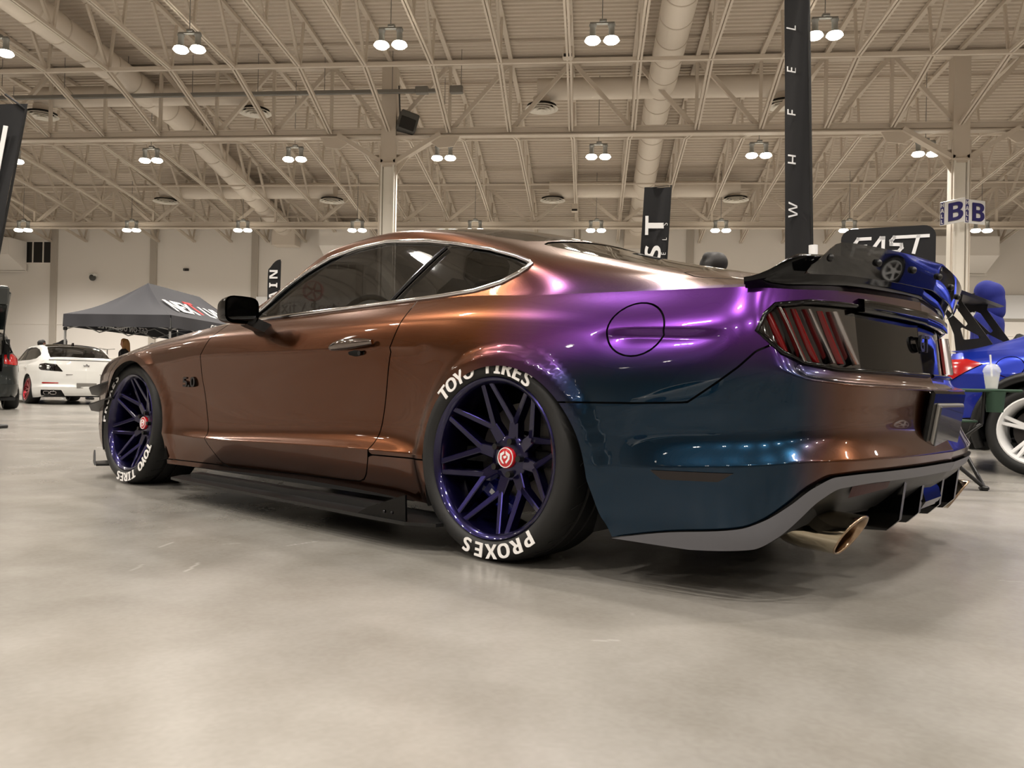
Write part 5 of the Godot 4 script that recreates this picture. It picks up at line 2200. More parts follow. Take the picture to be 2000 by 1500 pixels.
	# lip on the boot, emblem, plate
	var m := sweep(func(s, f): return [Vector2(_edge_off(s, f) - 0.09, f[2].y + 0.006), Vector2(_edge_off(s, f) - 0.02, f[2].y + 0.03), Vector2(_edge_off(s, f) + 0.015, f[2].y + 0.035), Vector2(_edge_off(s, f) + 0.002, f[2].y + 0.01), Vector2(_edge_off(s, f) - 0.09, f[2].y + 0.006)], 0.98, 2.0 * path_s[path_s.size() - 1] - 0.98, 40, 5)
	part(car, "boot_lip", m, white)
	m = MB.new()
	for e in [[-0.05, 0.86, 0.0, 0.92], [0.05, 0.86, 0.0, 0.92], [-0.05, 0.86, -0.055, 0.9], [0.05, 0.86, 0.055, 0.9], [-0.03, 0.885, 0.03, 0.885]]:
		m.bar(Vector3(1.055, e[1], e[0]), Vector3(1.05, e[3], e[2]), 0.012, 0.012)
	part(car, "emblem", m, mats.chrome)
	m = MB.new()
	m.cbox(Vector3(1.085, 0.43, 0), Vector3(0.02, 0.12, 0.42), 0.006)
	part(car, "number_plate", m, mats.conduit_grey)
	m = MB.new()
	m.bar(Vector3(1.04, 0.685, -0.42), Vector3(1.04, 0.675, 0.42), 0.02, 0.02)
	part(car, "boot_crease", m, mats.chrome)
	# shark-fin aerial on the roof and a rod rack behind it
	m = MB.new()
	m.prism(PackedVector2Array([Vector2(-0.14, 1.335), Vector2(-0.03, 1.43), Vector2(0.02, 1.43), Vector2(0.03, 1.335)]), 0.03, Transform3D(Basis.IDENTITY, Vector3(0.02, 0, -0.015)))
	part(car, "roof_aerial", m, mats.gloss_black)
	dark_inside(car, -3.4, 0.95, 0.8)
	cabin_seats(car, -0.95, 0.06)
	for w in [[0.0, 0.93, false, 0.14], [0.0, -0.93, true, 0.14], [-2.77, 0.915, false, 0.1], [-2.77, -0.915, true, 0.1]]:
		plain_wheel(car, Vector3(w[0], 0.33, w[1]), w[2], w[3], 0.325, 0.255, mats.wheel_red, 9, 0.24, 0.04)
	# unseen copy of the sedan, added to be mirrored in the coupe's door
	var far := car.duplicate()
	far.name = numbered("sedan")
	add_child(far)
	far.position = Vector3(-10.5, 0, 8.5)
	far.rotation.y = 2.2
	far.set_meta("label", "unseen white pearl sedan copy added across the aisle for the coupe door reflection")


func build_hatchback() -> void:
	var plan := [Vector2(-3.3, 0), Vector2(-3.25, 0.4), Vector2(-3.05, 0.7), Vector2(-2.8, 0.82), Vector2(-2.5, 0.87), Vector2(-1.2, 0.88), Vector2(0, 0.89), Vector2(0.35, 0.87), Vector2(0.6, 0.8), Vector2(0.72, 0.65), Vector2(0.77, 0.35), Vector2(0.79, 0)]
	var sec := [
		[-4.0, .2, .26, .34, .40, .48, .58, .66, .72, .78, -.05, -.02, 0., 0., 0., -.01, -.03, -.06, -.10],
		[-2.5, .2, .26, .34, .40, .5, .64, .76, .86, .92, -.05, -.03, -.01, 0., 0., -.005, -.01, -.04, -.12],
		[-1.0, .2, .26, .32, .38, .5, .64, .82, .92, .98, -.06, -.04, -.015, 0., -.01, -.01, 0., -.03, -.09],
		[0.2, .2, .26, .34, .42, .52, .64, .80, .93, 1.02, -.05, -.02, -.005, 0., -.006, 0., -.01, -.03, -.09],
		[0.7, .24, .3, .38, .46, .56, .64, .78, .90, 1.02, -.05, -.02, 0., 0.01, -.01, -.02, -.03, -.06, -.10],
		[1.6, .24, .3, .38, .46, .56, .64, .70, .74, .78, -.05, -.02, 0., 0.01, -.005, -.03, -.04, -.06, -.10]]
	var top := [
		[-3.3, .9, .80, .7, .81, .35, .82, .82], [-2.3, .9, .98, .75, 1.0, .4, 1.03, 1.04], [-1.5, .88, 1.18, .78, 1.24, .45, 1.28, 1.29],
		[-0.9, .85, 1.36, .74, 1.41, .42, 1.44, 1.45], [0.1, .85, 1.36, .74, 1.41, .42, 1.44, 1.45], [0.5, .87, 1.27, .78, 1.33, .4, 1.37, 1.38], [0.8, .9, 1.15, .8, 1.18, .4, 1.2, 1.2]]
	shape_from(plan, sec, top, Vector3(0.0, 0.32, 0.36), Vector3(-2.5, 0.32, 0.36), [-3.3, -3.05, 0.55, 0.8])
	var h := Vector2(-0.70, -0.714)
	var car := thing("hatchback", "dark green hatchback with raised tailgate and red lamp beside the white sedan", "car", Vector3(-11.45, 0, -10.05), atan2(h.y, -h.x))
	var side := side_sheet().cut(func(_p, q): return arch_gap(q))
	var tp := top_sheet()
	var lamp := PackedVector2Array([Vector2(0.42, 0.97), Vector2(0.40, 0.82), Vector2(0.62, 0.80), Vector2(0.86, 0.82), Vector2(0.84, 0.98), Vector2(0.6, 1.0)])
	var gate := PackedVector2Array([Vector2(0.90, 0.66), Vector2(0.88, 0.8), Vector2(0.86, 1.3), Vector2(2.6, 1.3), Vector2(2.6, 0.66)])
	var skin := side.cut(func(_p, q): return -maxf(sdpoly(q, lamp), sdpoly(q, gate)) if q.x > 0.2 else 1.0)
	var hatch := PackedVector2Array([Vector2(0.28, -0.3), Vector2(0.28, 0.56), Vector2(0.5, 0.62), Vector2(0.85, 0.6), Vector2(0.85, -0.3)])
	var win := PackedVector2Array([Vector2(-1.7, 1.02), Vector2(-1.4, 1.18), Vector2(-0.95, 1.34), Vector2(0.0, 1.35), Vector2(0.32, 1.28), Vector2(0.36, 1.1), Vector2(-0.3, 1.05)])
	for mir in [false, true]:
		var m := MB.new()
		skin.into(m, 0.0, mir)
		part(car, "body_side", m, mats.deep_green)
		part(car, "tail_lamp", patch(lamp, side, 0.006, mir), mats.bright_red, "bright red tail lamp")
		m = MB.new()
		tp.cut(func(p, _q): return sdpoly(Vector2(p.x, p.y), win) if absf(p.x + 0.7) < 1.3 else -1.0).into(m, -0.006, mir)
		part(car, "side_window", m, mats.tinted_glass)
	var mt := MB.new()
	for mir in [false, true]:
		tp.cut(func(p, _q): return minf(-sdpoly(Vector2(p.x, p.y), win) if absf(p.x + 0.7) < 1.3 else 1.0, -sdpoly(Vector2(p.x, p.z), hatch))).into(mt, 0.0, mir)
	part(car, "body_top", mt, mats.deep_green)
	# boot hollow
	var m := MB.new()
	m.box(Vector3(0.3, 0.66, 0), Vector3(0.8, 0.04, 1.2))
	m.box(Vector3(-0.1, 0.95, 0), Vector3(0.05, 0.6, 1.2))
	for s in [-1, 1]:
		m.box(Vector3(0.28, 0.95, 0.66 * s), Vector3(0.75, 0.62, 0.04))
	part(car, "boot_lining", m, mats.under_black)
	# raised tailgate
	var g := holder(car, "tailgate", Vector3(0.30, 1.40, 0))
	m = MB.new()
	m.cbox(Vector3(0.36, 0.36, 0), Vector3(0.95, 0.07, 1.28), 0.03, Basis(Vector3(0, 0, 1), 0.72))
	part(g, "panel", m, mats.deep_green)
	m = MB.new()
	m.cbox(Vector3(0.73, 0.60, 0), Vector3(0.12, 0.34, 1.2), 0.03, Basis(Vector3(0, 0, 1), -0.35))
	part(g, "lower_panel", m, mats.deep_green)
	m = MB.new()
	m.cbox(Vector3(0.34, 0.33, 0), Vector3(0.6, 0.06, 1.0), 0.02, Basis(Vector3(0, 0, 1), 0.72))
	part(g, "gate_window", m, mats.gloss_black)
	for s in [-1, 1]:
		m = MB.new()
		m.tube([Vector3(0.1, -0.35, 0.6 * s), Vector3(0.45, 0.4, 0.6 * s)], 0.012, 6)
		part(g, "gas_strut", m, mats.satin_black)
	dark_inside(car, -3.0, 0.65, 0.78)
	for w in [[0.0, 0.875, false], [0.0, -0.875, true], [-2.5, 0.865, false], [-2.5, -0.865, true]]:
		plain_wheel(car, Vector3(w[0], 0.32, w[1]), w[2], 0.05, 0.315, 0.23, mats.satin_black, 5, 0.22, 0.04)


func build_blue_coupe() -> void:
	var plan := [Vector2(-3.4, 0), Vector2(-3.35, 0.4), Vector2(-3.15, 0.7), Vector2(-2.9, 0.82), Vector2(-2.57, 0.87), Vector2(-1.2, 0.865), Vector2(-0.4, 0.87), Vector2(0, 0.90), Vector2(0.3, 0.89), Vector2(0.55, 0.84), Vector2(0.72, 0.72), Vector2(0.80, 0.5), Vector2(0.84, 0)]
	var sec := [
		[-4.1, .16, .22, .30, .36, .42, .5, .56, .60, .64, -.05, -.02, 0., 0., 0., -.01, -.03, -.06, -.10],
		[-2.57, .14, .20, .28, .34, .44, .56, .66, .74, .80, -.05, -.03, -.01, 0., 0., -.005, -.01, -.04, -.12],
		[-1.2, .14, .20, .27, .32, .42, .54, .70, .80, .86, -.06, -.04, -.015, 0., -.02, -.02, 0., -.03, -.09],
		[-0.3, .14, .20, .27, .33, .44, .58, .73, .84, .92, -.04, -.03, -.01, 0., -.01, -.01, -.004, -.04, -.11],
		[0.1, .14, .20, .27, .34, .46, .6, .74, .85, .93, -.03, -.02, -.01, 0., 0., 0., -.015, -.06, -.15],
		[0.5, .22, .27, .33, .40, .5, .62, .74, .83, .91, -.05, -.02, 0., 0., -.01, -.015, -.025, -.06, -.14],
		[0.85, .24, .29, .34, .42, .5, .62, .74, .82, .90, -.06, -.02, 0., 0., -.02, -.03, -.045, -.07, -.12],
		[1.5, .24, .29, .34, .42, .5, .62, .74, .82, .90, -.06, -.02, 0., 0., -.02, -.03, -.045, -.06, -.08]]
	var top := [
		[-3.4, .9, .66, .7, .67, .35, .68, .68], [-2.57, .92, .83, .75, .86, .38, .88, .885], [-1.9, .9, .90, .8, .93, .45, .97, .98],
		[-1.3, .88, 1.10, .8, 1.15, .45, 1.19, 1.2], [-.8, .84, 1.18, .74, 1.235, .42, 1.265, 1.275], [-.4, .84, 1.13, .74, 1.19, .4, 1.225, 1.235],
		[0., .87, 1.03, .76, 1.08, .4, 1.11, 1.12], [.3, .9, .965, .8, .985, .4, 1.0, 1.005], [.55, .92, .925, .8, .935, .4, .945, .95], [.86, .92, .915, .8, .925, .4, .935, .935]]
	shape_from(plan, sec, top, Vector3(0.0, 0.33, 0.375), Vector3(-2.57, 0.33, 0.37), [-3.4, -3.15, 0.55, 0.86])
	var car := thing("sports_car", "bright blue sports car with red tail lamp, white wheels and black wing", "car", Vector3(3.5, 0, -3.44), PI - 0.65)
	var side := side_sheet().cut(func(_p, q): return arch_gap(q))
	var tp := top_sheet()
	var lamp := PackedVector2Array([Vector2(0.36, 0.815), Vector2(0.44, 0.775), Vector2(0.58, 0.70), Vector2(0.74, 0.625), Vector2(0.90, 0.59), Vector2(0.90, 0.80), Vector2(0.80, 0.845), Vector2(0.5, 0.85)])
	var foot := PackedVector2Array([Vector2(0.3, 0.0), Vector2(0.3, 0.42), Vector2(0.55, 0.40), Vector2(0.8, 0.36), Vector2(2.6, 0.36), Vector2(2.6, 0.0)])
	var flap := func(q: Vector2) -> float: return 0.085 - Vector2((q.x - 0.18) / 1.15, (q.y - 0.79) / 0.9).length()
	var skin := side.cut(func(_p, q): return -maxf(sdpoly(q, lamp), sdpoly(q, foot)) if q.x > 0.1 else 1.0)
	var door := PackedVector2Array([Vector2(-1.85, 0.2), Vector2(-1.9, 0.6), Vector2(-1.8, 1.0), Vector2(-0.45, 1.0), Vector2(-0.5, 0.6), Vector2(-0.62, 0.2)])
	for mir in [false, true]:
		var m := MB.new()
		skin.cut(func(_p, q): return -flap.call(q) - 0.003).cut(func(_p, q): return -sdpoly(q, door) - 0.003 if absf(q.x + 1.2) < 1.0 else 1.0).into(m, 0.0, mir)
		part(car, "body_side", m, mats.blue_metallic)
		m = MB.new()
		skin.cut(func(_p, q): return sdpoly(q, door) - 0.003 if absf(q.x + 1.2) < 1.0 else -1.0).into(m, 0.0, mir)
		part(car, "door", m, mats.blue_metallic)
		m = MB.new()
		skin.cut(func(_p, q): return flap.call(q) - 0.003).into(m, 0.0, mir)
		part(car, "fuel_flap", m, mats.blue_metallic)
		part(car, "tail_lamp", patch(lamp, side, 0.008, mir), mats.bright_red, "glossy red wrap-around tail lamp")
		part(car, "bumper_foot", patch(foot, side, -0.01, mir), mats.under_black)
		var lip := MB.new()
		var arc := []
		for k in 25:
			var t := lerpf(-0.35, PI + 0.35, k / 24.0)
			var s := shape_ar.x + cos(t) * (shape_ar.z + 0.02)
			var y := shape_ar.y + sin(t) * (shape_ar.z + 0.02)
			arc.append(on_side(s, y, 0.015, mir))
		lip.tube(arc, 0.035, 8)
		part(car, "arch_flare", lip, mats.satin_black)
	var win := PackedVector2Array([Vector2(-1.5, 0.93), Vector2(-1.25, 1.08), Vector2(-0.85, 1.17), Vector2(-0.45, 1.13), Vector2(-0.2, 1.05), Vector2(-0.25, 0.97), Vector2(-0.6, 0.93)])
	var plan2 := PackedVector2Array()
	for k in edge.size():
		plan2.append(Vector2(edge[k].x, edge[k].z))
	plan2.append(Vector2(1.1, -0.3))
	plan2.append(Vector2(-3.6, -0.3))
	tp = tp.cut(func(p, _q): return sdpoly(Vector2(p.x, p.z), plan2) if (p.x > 0.5 or p.x < -3.0) else 1.0)
	var light := PackedVector2Array([Vector2(-0.42, -0.3), Vector2(-0.42, 0.52), Vector2(0.0, 0.55), Vector2(0.3, 0.52), Vector2(0.34, -0.3)])
	var mt := MB.new()
	for mir in [false, true]:
		tp.cut(func(p, _q): return minf(-sdpoly(Vector2(p.x, p.y), win) if absf(p.x + 0.8) < 0.9 else 1.0, -sdpoly(Vector2(p.x, p.z), light))).into(mt, 0.0, mir)
		var m := MB.new()
		tp.cut(func(p, _q): return sdpoly(Vector2(p.x, p.y), win) if absf(p.x + 0.8) < 0.9 else -1.0).into(m, -0.006, mir)
		part(car, "side_window", m, mats.tinted_glass)
	part(car, "body_top", mt, mats.blue_metallic)
	var mg := MB.new()
	for mir in [false, true]:
		tp.cut(func(p, _q): return sdpoly(Vector2(p.x, p.z), light)).into(mg, -0.005, mir)
	part(car, "rear_window", mg, mats.tinted_glass)
	dark_inside(car, -3.0, 0.72, 0.74)
	cabin_seats(car, -0.75, -0.08)
	# tall wing on two pierced uprights
	var wing := holder(car, "rear_wing", Vector3(-0.02, 0.07, 0))
	for s in [-1, 1]:
		var up := PackedVector2Array([Vector2(0.36, 0.85), Vector2(0.66, 0.82), Vector2(0.68, 1.0), Vector2(0.74, 1.16), Vector2(0.86, 1.27), Vector2(0.86, 1.33), Vector2(0.62, 1.33), Vector2(0.63, 1.27)])
		var h1 := PackedVector2Array([Vector2(0.58, 1.08), Vector2(0.60, 1.06), Vector2(0.70, 1.17), Vector2(0.77, 1.25), Vector2(0.72, 1.26), Vector2(0.68, 1.24)])
		var h2 := PackedVector2Array([Vector2(0.47, 0.965), Vector2(0.61, 0.955), Vector2(0.635, 1.05), Vector2(0.62, 1.055)])
		var plate := pierced(up, [h1, h2], 0.012)
		var o := part(wing, "upright", plate, mats.satin_black)
		o.position = Vector3(0, 0, 0.42 * s - 0.006)
	var m := MB.new()
	var foil := PackedVector2Array([Vector2(0.56, 1.345), Vector2(0.60, 1.365), Vector2(0.72, 1.36), Vector2(0.90, 1.385), Vector2(0.905, 1.375), Vector2(0.74, 1.335), Vector2(0.60, 1.335)])
	m.prism(foil, 1.5, Transform3D(Basis.IDENTITY, Vector3(0, -0.02, -0.75)))
	part(wing, "blade", m, mats.satin_black)
	# tow strap, exhaust
	m = MB.new()
	m.tube([Vector3(0.55, 0.27, -0.45), Vector3(0.9, 0.29, -0.45)], 0.05, 16)
	part(car, "exhaust_tip", m, mats.steel_bright)
	for w in [[0.0, 0.90, false], [0.0, -0.90, true], [-2.57, 0.875, false], [-2.57, -0.875, true]]:
		plain_wheel(car, Vector3(w[0], 0.33, w[1]), w[2], 0.05, 0.33, 0.245, mats.wheel_white, 5, 0.24, 0.06)


func pierced(outline: PackedVector2Array, holes: Array, depth: float) -> MB:
	# plate with openings, cut from a fine grid of squares
	var lo := outline[0]
	var hi := outline[0]
	for p in outline:
		lo = lo.min(p)
		hi = hi.max(p)
	var n := Vector2i(((hi - lo) / 0.012).ceil())
	var sh := Sheet.new()
	for i in n.x + 1:
		for j in n.y + 1:
			var q := lo + (hi - lo) * Vector2(float(i) / n.x, float(j) / n.y)
			sh.v.append(Vector3(q.x, q.y, 0))
			sh.n.append(Vector3(0, 0, 1))
			sh.q.append(q)
	for i in n.x:
		for j in n.y:
			var a := i * (n.y + 1) + j
			sh.idx.append_array([a, a + 1, a + n.y + 2, a, a + n.y + 2, a + n.y + 1])
	sh = sh.cut(func(_p, q):
		var d := sdpoly(q, outline)
		for h in holes:
			d = minf(d, -sdpoly(q, h))
		return d)
	var m := MB.new()
	for k in sh.idx.size() / 3:
		var a := sh.v[sh.idx[k * 3]]
		var b := sh.v[sh.idx[k * 3 + 1]]
		var c := sh.v[sh.idx[k * 3 + 2]]
		if (b - a).cross(c - a).z < 0.0:
			var t := b
			b = c
			c = t
		m.ftri(a + Vector3(0, 0, depth), b + Vector3(0, 0, depth), c + Vector3(0, 0, depth))
		m.ftri(a, c, b)
	for poly in [outline] + holes:
		m.prism(poly, depth, Transform3D.IDENTITY, false, false)
	return m


# ---------------------------------------------------------------- tents and banners

func roof_cloth(a: Vector3, b: Vector3, c: Vector3, d: Vector3, sag: float) -> MB:
	# slack sheet between a-b (eave) and d-c (ridge)
	var pts := PackedVector3Array()
	var n := 13
	for i in n:
		var t := i / float(n - 1)
		for j in n:
			var u := j / float(n - 1)
			var p := a.lerp(b, u).lerp(d.lerp(c, u), t)
			p.y -= sag * sin(PI * t) * (0.75 + 0.25 * cos(u * TAU)) + 0.012 * sin(u * 19.0 + t * 7.0) * sin(PI * t)
			pts.append(p)
	var m := MB.new()
	m.grid(pts, n, n, Vector3.UP)
	return m


func on_slope(a: Vector3, b: Vector3, c: Vector3, d: Vector3, u: float, t: float, lift: float) -> Transform3D:
	# frame on the sheet: x along the eave, y up the slope
	var p := a.lerp(b, u).lerp(d.lerp(c, u), t)
	var x := (b - a).normalized()
	var y := (d.lerp(c, u) - a.lerp(b, u)).normalized()
	y = (y - x * y.dot(x)).normalized()
	var z := x.cross(y)
	return Transform3D(Basis(x, y, z), p + z * lift)


func build_tents() -> void:
	var t := thing("canopy_tent", "large black pop-up canopy tent with white and red lettering behind white sedan", "tent", Vector3(-13.66, 0, -21.6))
	var hx := 1.6
	var hz := 3.2
	var eave := 2.45
	var ridge := 3.55
	var rz := 1.62
	var cf := [Vector3(-hx, eave, hz), Vector3(hx, eave, hz), Vector3(hx, eave, -hz), Vector3(-hx, eave, -hz)]
	var r0 := Vector3(0, ridge, rz)
	var r1 := Vector3(0, ridge - 0.05, -rz)
	part(t, "roof_panel", roof_cloth(cf[0], cf[1], r0, r0, 0.14), mats.tent_black)
	part(t, "roof_panel", roof_cloth(cf[1], cf[2], r1, r0, 0.16), mats.tent_black)
	part(t, "roof_panel", roof_cloth(cf[2], cf[3], r1, r1, 0.14), mats.tent_black)
	part(t, "roof_panel", roof_cloth(cf[3], cf[0], r0, r1, 0.16), mats.tent_black)
	for k in 4:
		var a: Vector3 = cf[k]
		var b: Vector3 = cf[(k + 1) % 4]
		var pts := PackedVector3Array()
		var n := 25
		var nrm := Vector3(a.z - b.z, 0, b.x - a.x).normalized()
		if nrm.dot(a + b) < 0:
			nrm = -nrm
		for i in n:
			var u := i / float(n - 1)
			for j in 4:
				var p := a.lerp(b, u) + Vector3(0, -0.36 * j / 3.0, 0)
				pts.append(p + nrm * (0.02 + 0.02 * sin(u * 23.0 + k) * j / 3.0))
		var m := MB.new()
		m.grid(pts, n, 4, nrm)
		part(t, "valance", m, mats.tent_black)
	for c in cf:
		var m := MB.new()
		m.cbox(Vector3(c.x * 0.985, eave / 2 - 0.05, c.z * 0.99), Vector3(0.05, eave - 0.1, 0.05), 0.006)
		part(t, "pole", m, mats.pole_grey)
		m = MB.new()
		m.cbox(Vector3(c.x * 0.985, 0.008, c.z * 0.99), Vector3(0.12, 0.016, 0.12), 0.004)
		part(t, "foot_plate", m, mats.pole_grey)
		m = MB.new()
		m.cbox(Vector3(c.x * 0.985, eave - 0.42, c.z * 0.99), Vector3(0.09, 0.1, 0.09), 0.015)
		part(t, "slider", m, mats.satin_black)
	# scissor struts under the eaves
	for e in [[cf[0], cf[1], 2], [cf[1], cf[2], 4], [cf[2], cf[3], 2], [cf[3], cf[0], 4]]:
		for k in e[2]:
			var a: Vector3 = e[0].lerp(e[1], k / float(e[2])) * Vector3(0.98, 1, 0.98)
			var b: Vector3 = e[0].lerp(e[1], (k + 1) / float(e[2])) * Vector3(0.98, 1, 0.98)
			var m := MB.new()
			m.bar(a - Vector3(0, 0.08, 0), b - Vector3(0, 0.42, 0), 0.02, 0.03)
			m.bar(a - Vector3(0, 0.42, 0), b - Vector3(0, 0.08, 0), 0.02, 0.03)
			part(t, "strut", m, mats.pole_grey)
	# lettering of the long slope: white letters and a red T
	var word := [["N", mats.ink_white, 0.16], ["E", mats.ink_white, 0.25], ["X", mats.ink_white, 0.335], ["T", mats.ink_red, 0.435], ["L", mats.ink_white, 0.56], ["V", mats.ink_white, 0.65], ["L", mats.ink_white, 0.75]]
	for k in word.size():
		var w: Array = word[k]
		var fr := on_slope(cf[1], cf[2], r1, r0, w[2], 0.40 + (0.06 if w[0] == "T" else 0.0), -0.055)
		put_letters(t, "roof_letter", w[0], 0.62 if w[0] != "T" else 0.72, fr, w[1], 0.012, true, 1.05)
	put_letters(t, "valance_text", "GET ON OUR LEVEL", 0.20, Transform3D(Basis(Vector3.UP, PI / 2), Vector3(hx + 0.048, eave - 0.19, -0.6)), mats.ink_white, 0.004, true, 1.2)
	# the far valance's print shows through, reversed
	put_letters(t, "valance_text", "GET ON OUR LEVEL", 0.19, Transform3D(Basis(Vector3.UP, PI / 2).scaled(Vector3(1, 1, -1)), Vector3(-hx + 0.0, eave - 0.19, 0.2)), mats.ink_white, 0.004, true, 1.2)
	# smaller dark tent further back
	var s := thing("canopy_tent", "small dark canopy tent peeking out far behind the big tent", "tent", Vector3(-16.0, 0, -30.0))
	var q := [Vector3(-1.5, 2.15, 1.5), Vector3(1.5, 2.15, 1.5), Vector3(1.5, 2.15, -1.5), Vector3(-1.5, 2.15, -1.5)]
	for k in 4:
		part(s, "roof_panel", roof_cloth(q[k], q[(k + 1) % 4], Vector3(0, 3.0, 0), Vector3(0, 3.0, 0), 0.1), mats.tent_black)
		var m := MB.new()
		m.cbox(Vector3(q[k].x, 1.07, q[k].z), Vector3(0.05, 2.14, 0.05), 0.006)
		part(s, "pole", m, mats.pole_grey)
		m = MB.new()
		var a: Vector3 = q[k]
		var b: Vector3 = q[(k + 1) % 4]
		m.bar(a - Vector3(0, 0.14, 0), b - Vector3(0, 0.14, 0), 0.02, 0.28)
		part(s, "valance", m, mats.tent_black)
	var y := MB.new()
	y.cbox(Vector3(0, 2.0, 1.53), Vector3(0.9, 0.22, 0.01), 0.003)
	part(s, "yellow_print", y, mats.yellow_print)
	# white panel wall under the big tent
	var pw := thing("tent_side_wall", "pale grey cloth side wall hung in the big tent", "side wall", Vector3(-12.1, 0, -22.6), PI / 2)
	var c2 := PackedVector3Array()
	for i in 17:
		var u := i / 16.0
		for j in 5:
			c2.append(Vector3(lerpf(-1.9, 1.9, u), 2.05 - 2.0 * j / 4.0, 0.03 * sin(u * 26.0)))
	var mw := MB.new()
	mw.grid(c2, 17, 5, Vector3(0, 0, 1))
	part(pw, "cloth", mw, mats.sign_white)
	mw = MB.new()
	mw.tube([Vector3(-1.95, 2.06, 0), Vector3(1.95, 2.06, 0)], 0.015, 8)
	part(pw, "rail", mw, mats.pole_grey)


func flag_cloth(right: Array, width: float, fold: float) -> MB:
	# cloth hung along a pole line (list of points at its right edge), reaching to the left
	var pts := PackedVector3Array()
	var cols := 9
	for p in right:
		for j in cols:
			var u := j / float(cols - 1)
			pts.append(p + Vector3(-width * u, 0, fold * sin(u * 7.0 + p.y * 2.0)))
	var m := MB.new()
	m.grid(pts, right.size(), cols, Vector3(0, 0, 1))
	return m


func base_plate(parent: Node3D, at: Vector3) -> void:
	var m := MB.new()
	m.cbox(at + Vector3(0, 0.02, 0), Vector3(0.45, 0.04, 0.45), 0.01)
	part(parent, "base", m, mats.satin_black)
	m = MB.new()
	m.tube([at + Vector3(0, 0.03, 0), at + Vector3(0, 0.35, 0)], 0.025, 10)
	part(parent, "socket", m, mats.satin_black)


